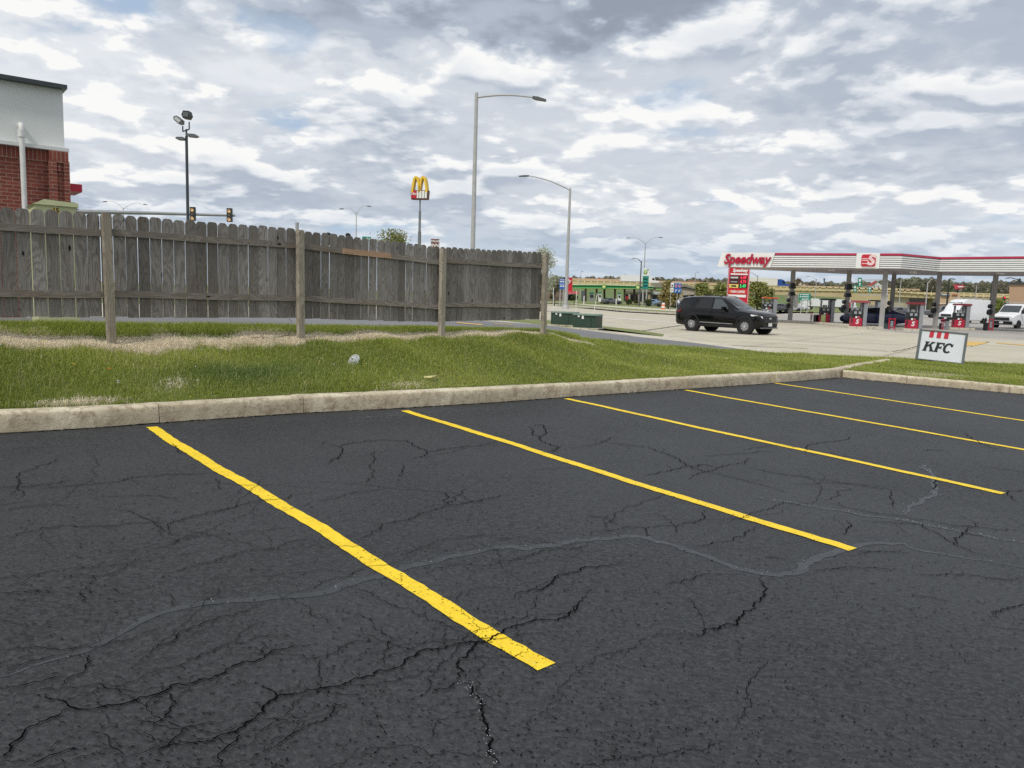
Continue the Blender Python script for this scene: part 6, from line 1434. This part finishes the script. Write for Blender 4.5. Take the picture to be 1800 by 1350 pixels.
house('tiny pale house left of the white semi truck', [(1083, 496), (1083, 489), (1088, 486), (1092, 489), (1092, 496)], [(1081, 489.3), (1088, 485), (1093, 489), (1088, 486.6)], 345, M_WS, M_PALE)
# dark flowering red billboard
q = P(1685, 505, 200); o_ = Vector((q.x, 200, 0)); t = thing('billboard', 'red angled billboard with a white line of lettering above the flyover', 'billboard', o_, yaw_cam(o_.x, o_.y))
slab('panel', [(1675.5, 500), (1686, 501), (1695.5, 501.5), (1694, 506.5), (1688, 507), (1680, 509)], 200, .5, pmat('billboard_red', (.45, .04, .07), .6), t, o_); slab('lettering', [(1683.5, 503.4), (1693, 503.2), (1693, 504.8), (1684, 505)], 199.8, .2, M_WHT, t, o_); slab('post', [(1681.5, 506), (1684.5, 506), (1684, 560), (1682, 560)], 200.6, .5, M_BLK, t, o_)
# buildings at the right
q = P(1840, 545, 110); o_ = Vector((q.x, 110, 0)); t = thing('box_building', 'tall plain brown building with dark cap at the right picture edge', 'building', o_, yaw_cam(o_.x, o_.y))
slab('wall', [(1774, 499), (1900, 500), (1900, 552), (1774, 552)], 110, 15, pmat('brown_stucco', (.40, .27, .17), .85, var=.05, vs=.3), t, o_); slab('roof_cap', [(1772.5, 496.5), (1900, 497), (1900, 500), (1772.5, 499.5)], 109.7, 15.6, M_CAP, t, o_)
slab('door', [(1792, 540), (1796, 540), (1796, 552), (1792, 552)], 109.8, .4, M_GLASS, t, o_)
q = P(1672, 545, 135); o_ = Vector((q.x, 135, 0)); t = thing('tan_store', 'tan store with two small signs behind the white cargo van', 'building', o_, yaw_cam(o_.x, o_.y))
slab('wall', [(1651, 514), (1688, 515), (1688, 552), (1651, 552)], 135, 12, M_TAN, t, o_); slab('brick_base', [(1650.8, 537), (1688.2, 537), (1688.2, 552), (1650.8, 552)], 134.8, 12.4, pmat('store_brick', (.30, .16, .11), .85), t, o_); slab('cornice', [(1650.5, 533), (1688.5, 533), (1688.5, 534.6), (1650.5, 534.6)], 134.7, 12.6, M_PALE, t, o_)
slab('sign_panel', [(1653.5, 516), (1669.5, 516.3), (1669.5, 520.3), (1653.5, 520)], 134.7, .4, pmat('sign_dark_teal', (.05, .09, .10), .5), t, o_); slab('sign_lettering', [(1655.5, 517.4), (1668, 517.6), (1668, 518.8), (1655.5, 518.6)], 134.5, .2, M_WHT, t, o_); slab('sign_lettering', [(1673.5, 517.2), (1683, 517.4), (1683, 518.6), (1673.5, 518.5)], 134.7, .3, pmat('sign_rust', (.35, .10, .03), .6), t, o_)
slab('window', [(1656, 540), (1664, 540), (1664, 550), (1656, 550)], 134.5, .3, M_GLASS, t, o_)
for px, lb in ((1742, 'red traffic light facing the flyover, left of two'), (1763, 'red traffic light facing the flyover, right of two')):
    b_ = base_pt(px, 545, 150); t = thing('traffic_light', lb, 'traffic light', b_); z1, z0 = P(px, 521, 150).z, P(px, 529, 150).z
    m_ = MB(); m_.box((0, 0, (z0 + z1) / 2), (.42, .3, z1 - z0)); m_.build('signal_head', M_BLK, t); m_ = MB(); m_.cyl((0, -.17, z1 - .22), .15, .06, 'y', 12); m_.build('red_lens', pmat('lit_red_lens', (.6, .02, .02), .4, emit=((.9, .03, .02), 1.2)), t)
    MB().tube([(0, .2, 0), (0, .2, z1)], .07, 6).build('post', M_GALV, t)
# mast with the hanging green signs
q = P(1560, 550, 150); o_ = Vector((q.x, 150, 0)); t = thing('sign_gantry', 'grey mast arms seen under the canopy behind the bright column', 'gantry', o_, yaw_cam(o_.x, o_.y))
slab('mast', [(1558.6, 489), (1560.4, 489), (1561, 550), (1558, 550)], 150, .3, M_GALV, t, o_)
for y0, y1, x0 in ((491.6, 493, 1503), (502.6, 503.8, 1512), (518.3, 519.6, 1508)): slab('arm', [(x0, y0), (1560, y0 - .4), (1560, y1), (x0, y1 - .2)], 149.8, .25, M_GALV, t, o_)
def hang(px0, px1, y0, y1, label):
    q = P((px0 + px1) / 2, (y0 + y1) / 2, 149); o_ = Vector((q.x, 149, q.z)); t = thing('guide_sign', label, 'road sign', o_, yaw_cam(o_.x, o_.y), 'green overhead guide signs')
    slab('panel', [(px0, y0), (px1, y0), (px1, y1), (px0, y1)], 149, .12, M_GRN, t, o_); h_ = y1 - y0; w_ = px1 - px0
    slab('legend', [(px0 + w_ * .25, y0 + h_ * .15), (px1 - w_ * .25, y0 + h_ * .15), (px1 - w_ * .25, y0 + h_ * .42), (px0 + w_ * .25, y0 + h_ * .42)], 148.9, .08, M_WHT, t, o_)
    slab('arrow', [(px0 + w_ * .5, y0 + h_ * .52), (px0 + w_ * .78, y0 + h_ * .72), (px0 + w_ * .58, y0 + h_ * .72), (px0 + w_ * .58, y0 + h_ * .92), (px0 + w_ * .42, y0 + h_ * .92), (px0 + w_ * .42, y0 + h_ * .72), (px0 + w_ * .22, y0 + h_ * .72)], 148.9, .08, M_WHT, t, o_)
hang(1508, 1515, 488, 504.5, 'tallest green overhead sign, topmost of three under the canopy'); hang(1500, 1506, 501, 514, 'green overhead sign, leftmost and lower of three under the canopy'); hang(1525.5, 1532, 504, 514, 'small green overhead sign nearest the red roofed house')
t, w_, z0, z1 = board('guide_sign', 'green ground mounted guide sign with three rows between canopy columns', 'road sign', 1405, 1424, 515.5, 528, 115, M_GRN, (-.25, .28))
m_ = MB(); [m_.box((.05 * w_, -.05, z1 - (z1 - z0) * k), (w_ * .6, .04, (z1 - z0) * .1)) for k in (.2, .5, .82)]; [m_.box((-.36 * w_, -.05, z1 - (z1 - z0) * k), (w_ * .1, .04, (z1 - z0) * .14)) for k in (.2, .5)]; m_.build('legend', M_WHT, t)
t, w_, z0, z1 = board('road_sign', 'blue and white route shield sign on two posts left of the black SUV', 'road sign', 1185, 1197.5, 496.5, 515, 95, M_BLU, (-.9, -.03))
for k, cx_ in enumerate((-.22, .25)):
    m_ = MB(); W2 = w_ * .19; H2 = (z1 - z0); zz_ = z1 - H2 * .36
    m_.prism([(cx_ * w_ - W2, zz_ + H2 * .14), (cx_ * w_ + W2, zz_ + H2 * .14), (cx_ * w_ + W2 * .9, zz_ - H2 * .04), (cx_ * w_, zz_ - H2 * .16), (cx_ * w_ - W2 * .9, zz_ - H2 * .04)], .03, 'y', -.05); m_.build('shield', pmat('shield_red_blue', (.45, .20, .28), .5), t)
    m_ = MB(); m_.box((cx_ * w_, -.05, z1 - H2 * .06), (w_ * .36, .03, H2 * .06)); m_.box((cx_ * w_ - .04 * w_, -.05, z0 + H2 * .2), (w_ * .1, .03, H2 * .22)); m_.box((cx_ * w_ + .04 * w_, -.05, z0 + H2 * .28), (w_ * .22, .03, H2 * .07)); m_.build('legend', M_WHT, t)
m_ = MB(); m_.box((-w_ * .76, 0, z1 - (z1 - z0) * .24), (w_ * .42, .05, (z1 - z0) * .42)); m_.box((-w_ * .76, 0, z0 + (z1 - z0) * .25), (w_ * .42, .05, (z1 - z0) * .42)); m_.build('white_panel', M_WHT, t)
m_ = MB(); m_.box((-w_ * .76, -.04, z1 - (z1 - z0) * .3), (w_ * .2, .03, (z1 - z0) * .14)); m_.box((-w_ * .76, -.04, z0 + (z1 - z0) * .25), (w_ * .06, .03, (z1 - z0) * .26)); m_.build('legend', M_INK, t)
t, w_, z0, z1 = board('road_sign', 'pair of stacked blue signs left of the grey street lamp on the verge', 'road sign', 983.5, 992.5, 490, 508, 110, M_BLU, (-.3, .3))
m_ = MB(); [m_.box((dx * w_, -.05, z0 + (z1 - z0) * k), (w_ * .3, .03, (z1 - z0) * .12)) for dx in (-.22, .22) for k in (.28, .72)]; [m_.box((0, -.05, z0 + (z1 - z0) * k), (w_ * .8, .03, (z1 - z0) * .04)) for k in (.47, .90)]; m_.build('legend', M_WHT, t)
t, w_, z0, z1 = board('road_sign', 'narrow blue sign glimpsed between the bright column and the gantry mast', 'road sign', 1551.5, 1555, 524, 536, 140, M_BLU, (0,))

# red price sign
Ys = 82; b_ = base_pt(1295, 540, Ys); u = mpp(Ys); t = thing('price_sign', 'tall red fuel price sign with lit red and green digits', 'price sign', b_, yaw_cam(b_.x, b_.y) + .04)
zz2 = lambda y: P(1295, y, Ys).z
W_ = 33 * u; top_ = zz2(466)
m_ = MB(); m_.box((0, 0, top_ / 2), (W_, .6, top_)); m_.build('pylon', M_RED, t)
m_ = MB(); m_.box((-W_ / 2 - .03, 0, top_ / 2), (.10, .7, top_ + .05)); m_.box((W_ / 2 + .03, 0, top_ / 2), (.10, .7, top_ + .05)); m_.build('edge_trim', pmat('pink_white_trim', (.55, .25, .28), .5), t)
text('lettering', 'Speedway', 7.6 * u, M_WHT, t, (.1, -.32, zz2(475.5)), shear=.25, off=.02, ext=.01, sx=.80)
def pn2(nm, x0, x1, y0, y1, mm, dy=-.32, txt=None, tm=None, ts=1.0, sx=1.0, sh=0.0):
    m_ = MB(); m_.box(((x0 + x1) / 2 * W_, dy, (zz2(y0) + zz2(y1)) / 2), ((x1 - x0) * W_, .05, zz2(y0) - zz2(y1))); o = m_.build(nm, mm, t)
    if txt: text('lettering', txt, ts * u, tm, t, ((x0 + x1) / 2 * W_, dy - .04, (zz2(y0) + zz2(y1)) / 2), off=.012, ext=.008, sx=sx, shear=sh)
M_LR = pmat('led_red', (.5, .02, .04), .4, emit=((1.0, .04, .10), .9)); M_LG = pmat('led_green', (.02, .4, .08), .4, emit=((.05, .75, .20), .8))
pn2('white_strip', -.42, .44, 480.8, 483.2, M_WHT)
pn2('price_panel', -.44, .0, 485, 491.5, M_PBL, txt='UNLEADED', tm=M_WHT, ts=3.4, sx=.72); pn2('price_panel', .02, .44, 485, 491.5, M_PBL, txt='4.49', tm=M_LR, ts=7.5, sx=.78)
pn2('price_panel', -.44, .0, 492.5, 498.6, M_PBL, txt='SPEEDY CASH' if False else None); pn2('price_panel', .02, .44, 492.5, 498.6, M_PBL, txt='4.79', tm=M_LR, ts=7.5, sx=.78)
pn2('grey_strip', -.40, -.06, 494.6, 496.4, pmat('panel_grey_text', (.35, .35, .33), .5), dy=-.345)
pn2('diesel_panel', -.45, .0, 499.8, 506, pmat('diesel_yellow', (.72, .62, .16), .5), txt='DIESEL', tm=M_INK, ts=3.8, sx=.8); pn2('price_panel', .02, .44, 499.8, 506, M_PBL, txt='5.49', tm=M_LG, ts=7.5, sx=.78)
pn2('coffee_panel', -.46, .44, 509.5, 516.5, pmat('coffee_red', (.60, .04, .03), .5), txt='FRESH COFFEE', tm=M_WHT, ts=5.0, sx=.72)
pn2('orange_swoosh', -.44, -.30, 512.2, 514, pmat('swoosh_orange', (.75, .22, .03), .5), dy=-.35); pn2('white_strip', -.48, .42, 518, 522.5, M_WHT)

# green and white price sign of the far station, its canopy, pumps and shop
M_BPG = pmat('station_green', (.0, .22, .07), .45); M_BPL = pmat('station_light_green', (.32, .55, .16), .45); M_BPY = pmat('station_yellow', (.80, .72, .10), .45); M_BRW = pmat('column_brown', (.16, .11, .08), .7); M_BEI = pmat('beige_wall', (.42, .37, .28), .8); M_OLR = pmat('olive_roof', (.24, .23, .17), .8)
Yb = 165; b_ = base_pt(1133, 530, Yb); u = mpp(Yb); t = thing('price_sign', 'white topped price sign with green and yellow sunflower emblem', 'price sign', b_, yaw_cam(b_.x, b_.y)); zz2 = lambda y: P(1133, y, Yb).z
m_ = MB(); m_.box((.05, 0, (zz2(471.5) + zz2(485)) / 2), (10.5 * u, .5, zz2(471.5) - zz2(485))); m_.build('top_panel', M_WHT, t)
m_ = MB(); m_.box((.0, 0, (zz2(485.2) + zz2(508)) / 2), (10.5 * u, .5, zz2(485.2) - zz2(508))); m_.build('price_panel', pmat('teal_green', (.02, .25, .17), .5), t)
def burst(parent, c, r, y):
    for k, (rr, mm, n_) in enumerate(((1.0, M_BPG, 18), (.74, M_BPL, 18), (.50, M_BPY, 12), (.26, M_WHT, 10))):
        m_ = MB(); pts = []
        for i in range(n_ * 2): a = PI * i / n_; q = rr * r * (1.0 if i % 2 == 0 else .84); pts.append((c[0] + q * math.cos(a), c[1] + q * math.sin(a)))
        m_.prism(pts, .04, 'y', y - .03 * k); m_.build('emblem_ring', mm, parent)
burst(t, (-1.0 * u, zz2(478.5)), 3.6 * u, -.28)
text('lettering', 'bp', .5, M_BPG, t, (3.2 * u, -.27, zz2(473.5)), ext=.01)
m_ = MB(); [m_.box((.2 * u * k, -.27, zz2(y)), (7 * u, .04, 2.6 * u)) for k, y in ((-2, 490.5), (0, 496.5))]; m_.build('digit_window', pmat('deep_green', (.0, .05, .05), .4), t)
m_ = MB(); m_.box((0, -.27, zz2(502.5)), (7 * u, .04, 2.6 * u)); m_.build('digit_window', pmat('deep_blue', (.0, .05, .14), .4), t); m_ = MB(); m_.box((2.6 * u, 0, zz2(508) / 2), (2.2 * u, .4, zz2(508))); m_.box((-3.5 * u, 0, zz2(508) / 2), (1.0 * u, .3, zz2(508))); m_.build('post', M_GALV, t)

q = P(1075, 530, 182); o_ = Vector((q.x, 182, 0)); t = thing('fuel_canopy', 'long green fascia fuel canopy with cream edge on brown columns', 'canopy', o_, yaw_cam(o_.x, o_.y))
slab('fascia', [(1001, 500.5), (1062, 501), (1148, 503.5), (1148, 507.5), (1062, 506.4), (1010, 506)], 182, 9, M_BPG, t, o_)
slab('cream_edge', [(999.5, 499.6), (1062, 500), (1149, 502.8), (1149, 503.9), (1062, 501.3), (1001, 501)], 181.7, 9.5, pmat('cream_edge', (.62, .72, .45), .5), t, o_); slab('light_stripe', [(1009, 505.6), (1062, 505.9), (1148, 507.1), (1148, 508), (1062, 507), (1011, 506.8)], 181.7, 9.4, M_BPL, t, o_)
for cx_ in (1062.7, 1122): burst(t, ((P(cx_, 504, 181).x - o_.x), P(cx_, 504.2 + (0 if cx_ < 1100 else .9), 181).z), .62, -.5)
for cx_, dd in ((1029.5, 2), (1048.7, 2), (1062.4, 7), (1081, 2), (1098, 2), (1115, 7)): slab('column', [(cx_ - 1.8, 506), (cx_ + 1.8, 506), (cx_ + 1.8, 530), (cx_ - 1.8, 530)], 182 + dd, .5, M_BRW, t, o_)
for px0, px1, y0, y1, mm, lb in ((1036, 1044, 516, 529, M_PGR, 'grey pump under the left half of the green canopy'), (1052, 1057, 516, 529.5, M_WHT, 'white and green pump under the middle of the green canopy'), (1086, 1091.5, 517, 531, M_WHT, 'white pump under the right half of the green canopy')):
    q = P(px0, 530, 180); o_ = Vector((q.x, 180, 0)); t = thing('fuel_pump', lb, 'fuel pump', o_, yaw_cam(o_.x, o_.y), 'pumps under the green canopy'); slab('cabinet', [(px0, y0), (px1, y0), (px1, y1 + 1), (px0, y1 + 1)], 180, .6, mm, t, o_); slab('display', [(px0 + 1, y0 + 2), (px1 - 1, y0 + 2), (px1 - 1, y0 + 6), (px0 + 1, y0 + 6)], 179.8, .1, M_BLK, t, o_); slab('topper', [(px0 - .4, y0 - 2.2), (px1 + .4, y0 - 2.2), (px1 + .2, y0), (px0 - .2, y0)], 179.9, .8, M_BPG, t, o_)
q = P(1026, 520, 178); o_ = Vector((q.x, 178, 0)); t = thing('ice_merchandiser', 'dark cabinet beside the leftmost column of the green canopy', 'cabinet', o_, yaw_cam(o_.x, o_.y)); slab('body', [(1022, 511.5), (1029, 511.5), (1029, 530), (1022, 530)], 178, 1, pmat('slate_cabinet', (.07, .075, .10), .5), t, o_); slab('door', [(1023, 513), (1028, 513), (1028, 528), (1023, 528)], 177.8, .1, M_DKG, t, o_)
for px in (1026.5, 1083.3):
    q = base_pt(px, 528, 160); tag(MB().tube([(0, 0, 0), (0, 0, P(px, 520.5 if px < 1050 else 525, 160).z)], .11, 8).build('bollard', M_WHT, loc=q), 'white bollard at the left edge of the green canopy forecourt' if px < 1050 else 'white bollard by the white pump under the green canopy', 'bollard')
q = P(1130, 530, 196); o_ = Vector((q.x, 196, 0)); t = thing('station_shop', 'low beige shop with dark glass front right of the green canopy', 'shop', o_, yaw_cam(o_.x, o_.y))
slab('wall', [(1098, 514), (1146, 514), (1146, 533), (1098, 533)], 196, 10, M_BEI, t, o_); slab('roof', [(1095, 508.5), (1102, 505), (1150, 505), (1150, 514), (1095, 512)], 195.5, 11, M_OLR, t, o_)
for a, b in ((1100, 1104), (1108, 1113), (1117, 1121), (1124, 1128), (1132, 1138)): slab('window', [(a, 517), (b, 517), (b, 529), (a, 529)], 195.8, .2, M_GLASS, t, o_)
slab('red_poster', [(1100.5, 521), (1104.5, 521), (1104.5, 526), (1100.5, 526)], 195.5, .1, M_RED, t, o_)
q = P(1180, 530, 188); o_ = Vector((q.x, 188, 0)); t = thing('strip_mall', 'olive roofed shop row with light green sign panel behind the blue road sign', 'shop row', o_, yaw_cam(o_.x, o_.y))
slab('wall', [(1143, 503), (1225, 505), (1225, 536), (1143, 533)], 188, 12, M_BEI, t, o_); slab('gable', [(1141, 503.5), (1148, 497), (1166, 496.5), (1180, 500), (1204, 499), (1227, 506), (1227, 509), (1204, 504), (1180, 505), (1141, 505.5)], 187.4, 13, M_OLR, t, o_)
slab('sign_panel', [(1153, 505.5), (1163, 505.5), (1163, 509.8), (1153, 509.8)], 187.7, .2, M_BPL, t, o_); slab('awning', [(1146, 513.5), (1180, 515.5), (1180, 519), (1146, 517)], 187, 2.5, pmat('pale_awning', (.45, .50, .50), .6), t, o_)
for a, b in ((1148, 1153), (1155, 1160), (1162, 1169), (1184, 1192), (1201, 1210), (1213, 1220)): slab('window', [(a, 519), (b, 519), (b, 531), (a, 531)], 187.8, .2, M_GLASS, t, o_)
slab('pilaster', [(1170, 506), (1173, 506), (1173, 533), (1170, 533)], 187.5, .6, M_BEI, t, o_)
# red restaurant at the far left behind the fence end
q = P(980, 525, 150); o_ = Vector((q.x, 150, 0)); t = thing('red_restaurant', 'dark brown restaurant with red sign tower and pink awning', 'restaurant', o_, yaw_cam(o_.x, o_.y))
slab('wall', [(930, 501), (994, 501), (994, 529), (930, 529)], 150, 12, pmat('dark_plum_wall', (.07, .04, .045), .8), t, o_); slab('lower_wall', [(929, 513), (994, 513), (994, 529), (929, 529)], 149.7, 12.6, pmat('brown_stone', (.16, .12, .09), .85, var=.4, vs=1.2), t, o_)
slab('sign_tower', [(993.5, 488), (1006, 488), (1006, 512), (993.5, 512)], 149, 4, M_RED, t, o_); text('lettering', 'ly', .95, M_WHT, t, (P(1001, 494, 149).x - o_.x, -1.06, P(1001, 494, 149).z), off=.02, ext=.02, shear=.2)
slab('black_panel', [(990.5, 487), (993.3, 487), (993.3, 495), (990.5, 495)], 149, .6, M_BLK, t, o_); slab('awning', [(996, 512), (1015, 512.3), (1019, 516), (996, 517)], 148, 3, pmat('pink_red_awning', (.58, .10, .13), .6), t, o_); slab('window', [(998, 517.5), (1012, 517), (1012, 528), (998, 528)], 149.6, .3, M_GLASS, t, o_)
# striped barrel
b_ = base_pt(1166, 538, 118); t = thing('traffic_barrel', 'orange and white striped traffic barrel on the far verge', 'traffic barrel', b_)
for k in range(4): m_ = MB(); m_.cyl((0, 0, .13 + .25 * k), .30 - .02 * k, .25, r2=.28 - .02 * k); m_.build('orange_band' if k % 2 == 0 else 'white_band', pmat('barrel_orange', (.75, .18, .05), .5) if k % 2 == 0 else M_WHT, t, smooth=40)
m_ = MB(); m_.cyl((0, 0, 1.07), .16, .12); m_.build('barrel_handle', M_BLK, t)
# units hung on the canopy columns
for (cx_, cy_, dx) in ((23.1, 64.6, -.45), (26.6, 61.9, -.45), (27.1, 56.9, .5), (32.7, 59.9, -.45), (36.6, 59.2, -.45)):
    m_ = MB(); n_ = 12
    for zc_, rr in ((1.35, .22), (1.80, .16)): m_.prism([(cx_ - CP[0].x + dx * .75 + rr * math.cos(2 * PI * k / n_) * .7, zc_ + rr * math.sin(2 * PI * k / n_)) for k in range(n_)], .3, 'y', cy_ - CP[0].y - .2)
    m_.build('hose_reel', M_PBL, can, smooth=40)
for (cx_, cy_) in ((23.1, 64.6), (26.6, 61.9)):
    for z_, h_ in ((3.0, .45), (2.35, .3)): m_ = MB(); m_.box((cx_ - CP[0].x - .04, cy_ - CP[0].y - .1, z_), (.46, .5, h_), top=.8); m_.build('speaker_box', M_BLK, can)
m_ = MB(); m_.box((23.1 - CP[0].x + .3, 64.6 - CP[0].y - .25, 1.75), (.28, .1, 1.1)); m_.build('notice_board', M_WHT, can)

# ------------------------------------------------------------------ trees
def leaf_mat():
    m = bpy.data.materials.new('leaf'); m.use_nodes = True; t = NT(m.node_tree); b = t.n['Principled BSDF']
    c = t.node('ShaderNodeAttribute', attribute_name='col').outputs['Color']; t.put(b.inputs['Base Color'], c); b.inputs['Roughness'].default_value = .7
    tr = t.node('ShaderNodeBsdfTranslucent', {'Color': c}); mx = t.node('ShaderNodeMixShader', {0: .3, 1: b.outputs[0], 2: tr.outputs[0]})
    t.l.new(mx.outputs[0], t.n['Material Output'].inputs[0]); return m
M_LEAF = leaf_mat(); M_BARK = pmat('bark', (.10, .08, .06), .9, var=.3, vs=4)
def leaves(name, pts, size, cols, parent=None):
    n = len(pts); a = rng.normal(size=(n, 3)); a /= np.linalg.norm(a, axis=1)[:, None]; b = np.cross(a, rng.normal(size=(n, 3))); b /= np.linalg.norm(b, axis=1)[:, None]
    s = (size * (.6 + .8 * rng.random(n)))[:, None]; v = np.stack([pts - a * s, pts + b * s * .6, pts + a * s, pts - b * s * .6], 1).reshape(-1, 3)
    me = bpy.data.meshes.new(name); me.vertices.add(n * 4); me.vertices.foreach_set('co', v.reshape(-1).astype(np.float32)); me.loops.add(n * 4); me.loops.foreach_set('vertex_index', np.arange(n * 4, dtype=np.int32))
    me.polygons.add(n); me.polygons.foreach_set('loop_start', (np.arange(n) * 4).astype(np.int32))
    try: me.polygons.foreach_set('loop_total', np.full(n, 4, np.int32))
    except Exception: pass
    ca = me.color_attributes.new('col', 'FLOAT_COLOR', 'POINT'); ca.data.foreach_set('color', np.concatenate([np.repeat(cols, 4, 0), np.ones((n * 4, 1))], 1).reshape(-1).astype(np.float32))
    me.materials.append(M_LEAF); me.update(calc_edges=True); o = bpy.data.objects.new(name, me); C.objects.link(o); o.parent = parent; return o
def tree(label, px0, px1, pt, pcb, Y, c1, c2, n=2500, leaf=.16, name='tree', group=None, nclump=14, pbase=None, cat='tree'):
    """crown fills px0..px1 / pt..pcb in the picture at distance Y"""
    cx_ = (px0 + px1) / 2; b_ = base_pt(cx_, 540, Y); W_ = (px1 - px0) * mpp(Y); z1 = P(cx_, pt, Y).z; z0 = max(.15, P(cx_, pcb, Y).z); H_ = z1 - z0
    t = thing(name, label, cat, b_, 0, group)
    cl = []; 
    for k in range(nclump):
        h_ = rng.random() ** .8; rad = .5 * W_ * math.sqrt(max(.05, 1 - (2 * h_ - .85) ** 2 * .75)) * .85; a = rng.random() * 2 * PI; rr = rad * math.sqrt(rng.random())
        cl.append((rr * math.cos(a), rr * math.sin(a), z0 + H_ * (.08 + .84 * h_)))
    m_ = MB(); m_.tube([(0, 0, 0), (.04 * W_, 0, z0 * .6 + .2), (0, 0, z0 + H_ * .5), (0, 0, z0 + H_ * .8)], [W_ * .035 + .03, W_ * .028 + .02, W_ * .015, .01], 7)
    for c_ in cl: s_ = z0 + (c_[2] - z0) * .3; m_.tube([(0, 0, max(.3, s_ * .8)), (c_[0] * .55, c_[1] * .55, s_ + (c_[2] - s_) * .6), c_], [W_ * .012 + .01, W_ * .008 + .006, .006], 4)
    m_.build('trunk', M_BARK, t)
    cl = np.array(cl); k = rng.integers(0, nclump, n); cr_ = (.10 + .12 * rng.random(nclump)) * W_
    d_ = rng.normal(size=(n, 3)) * .62; p = cl[k] + d_ * cr_[k][:, None]; p[:, 2] = np.clip(p[:, 2], .1, z1 + .05 * H_)
    tint = rng.random(nclump)[k] * .6 + rng.random(n) * .4; col = np.array(c1) + (np.array(c2) - np.array(c1)) * tint[:, None]
    leaves('crown', p, np.full(n, leaf), col, t); return t
OL1, OL2 = (.14, .165, .045), (.38, .39, .12)
tree('leafing tree behind the fence beside the tall M sign pole', 658, 728, 407, 470, 60, OL1, (.34, .34, .13), 3400, .08, nclump=26)
tree('white blossoming tree just behind the fence end post', 925, 976, 434, 520, 75, (.30, .34, .24), (.62, .64, .52), 4200, .09, nclump=34)
tree('white blossoming shrubby tree lower beside the red restaurant', 962, 986, 483, 521, 120, (.26, .27, .16), (.50, .50, .38), 1500, .14)
tree('reddish olive round tree behind the blue and white route sign', 1156, 1192, 496, 533, 125, (.20, .16, .06), (.38, .32, .12), 3000, .22, nclump=18)
tree('olive round tree above the rear roof of the black SUV', 1218, 1251, 500, 530, 105, OL1, OL2, 3000, .18, nclump=18)
tree('olive round tree touching the left edge of the red price sign', 1254, 1284, 500, 530, 100, OL1, OL2, 2800, .18, nclump=18)
tree('leafy tree right of the red price sign', 1311, 1349, 498, 536, 105, (.15, .17, .045), (.42, .42, .13), 3600, .18, nclump=22)
tree('sparse young tree behind the orange capped pump', 1343, 1366, 506, 535, 110, (.16, .18, .05), (.30, .30, .10), 420, .16, nclump=8)
tree('small bare young tree in front of the long white truck', 1418, 1430, 518, 540, 140, (.14, .12, .09), (.20, .17, .12), 60, .10, nclump=9)
tree('bright green shrubbery under the flyover left of the brown building', 1738, 1770, 528, 552, 140, (.12, .17, .03), (.38, .42, .10), 2600, .16, nclump=20, name='bush', cat='bush')
tree('bare tree in front of the pale skyline house', 1392, 1406, 489, 507, 310, (.16, .12, .09), (.22, .18, .12), 500, .22, nclump=12)
for a, b, c, d_, Y, lb in ((1127, 1146, 527, 536, 150, 'dark round bush right of the green price sign posts'), (1099, 1110, 527, 533, 165, 'dark low bush by the shop wall'), (1002, 1015, 520, 528, 140, 'dark bush under the pink awning'), (1114, 1123, 529, 533, 160, 'small dark bush between shop wall and price sign'), (966, 974, 517, 525, 130, 'brown bush before the dark restaurant wall'), (1693, 1703, 544, 551, 130, 'low shrub between the cargo van and the canopy column')):
    tree(lb, a, b, c, d_, Y, (.05, .07, .025), (.12, .13, .05), 700, .14, name='bush', cat='bush', nclump=8)
# far wood on the skyline: one mass
n = 44000; px = 880 + rng.random(n) * 1100
topy = np.interp(px, [880, 1010, 1060, 1100, 1160, 1200, 1240, 1330, 1400, 1470, 1540, 1575, 1600, 1640, 1665, 1700, 1740, 1790, 1900], [487, 489, 488.5, 487, 490, 492, 491, 493.5, 496, 498, 497, 492, 489.5, 491, 495, 499, 496.5, 495, 492]) + 1.6 * np.sin(px * .21) + 1.1 * np.sin(px * .57 + 1)
boty = topy + 22; f_ = rng.random(n) ** 1.3; py = topy + (boty - topy) * f_; Yw = 400 + rng.random(n) * 40
pts = np.array([[*P(a, b, c)] for a, b, c in zip(px, py, Yw)]); pts[:, 2] = np.maximum(pts[:, 2], .3)
tint = .5 + .5 * np.sin(px * .13 + 2 * np.sin(px * .037)); col = np.array([.22, .20, .155]) + (np.array([.27, .30, .17]) - np.array([.22, .20, .155])) * tint[:, None] * rng.random((n, 1)); col *= (.7 + .5 * rng.random((n, 1)))  # leaf tones paled, so distance haze is part of the colour
wd_ = leaves('distant_wood', pts, np.full(n, .8), col); wd_['kind'] = 'stuff'
# bare twig haze of the tallest trees of that wood
m_ = MB()
for k in range(420):
    x = random.uniform(1000, 1800); ty = float(np.interp(x, [1000, 1160, 1330, 1470, 1575, 1640, 1700, 1800], [489, 490, 494, 498, 491, 491, 499, 495])); Yk_ = random.uniform(402, 430)
    q0 = P(x, ty + 12, Yk_); q1 = P(x + random.uniform(-2.5, 2.5), ty - random.uniform(-1, 3), Yk_); m_.tube([q0, q0.lerp(q1, .6), q1], [.11, .07, .03], 3)
tg = m_.build('distant_twigs', M_BARK); tg['kind'] = 'stuff'
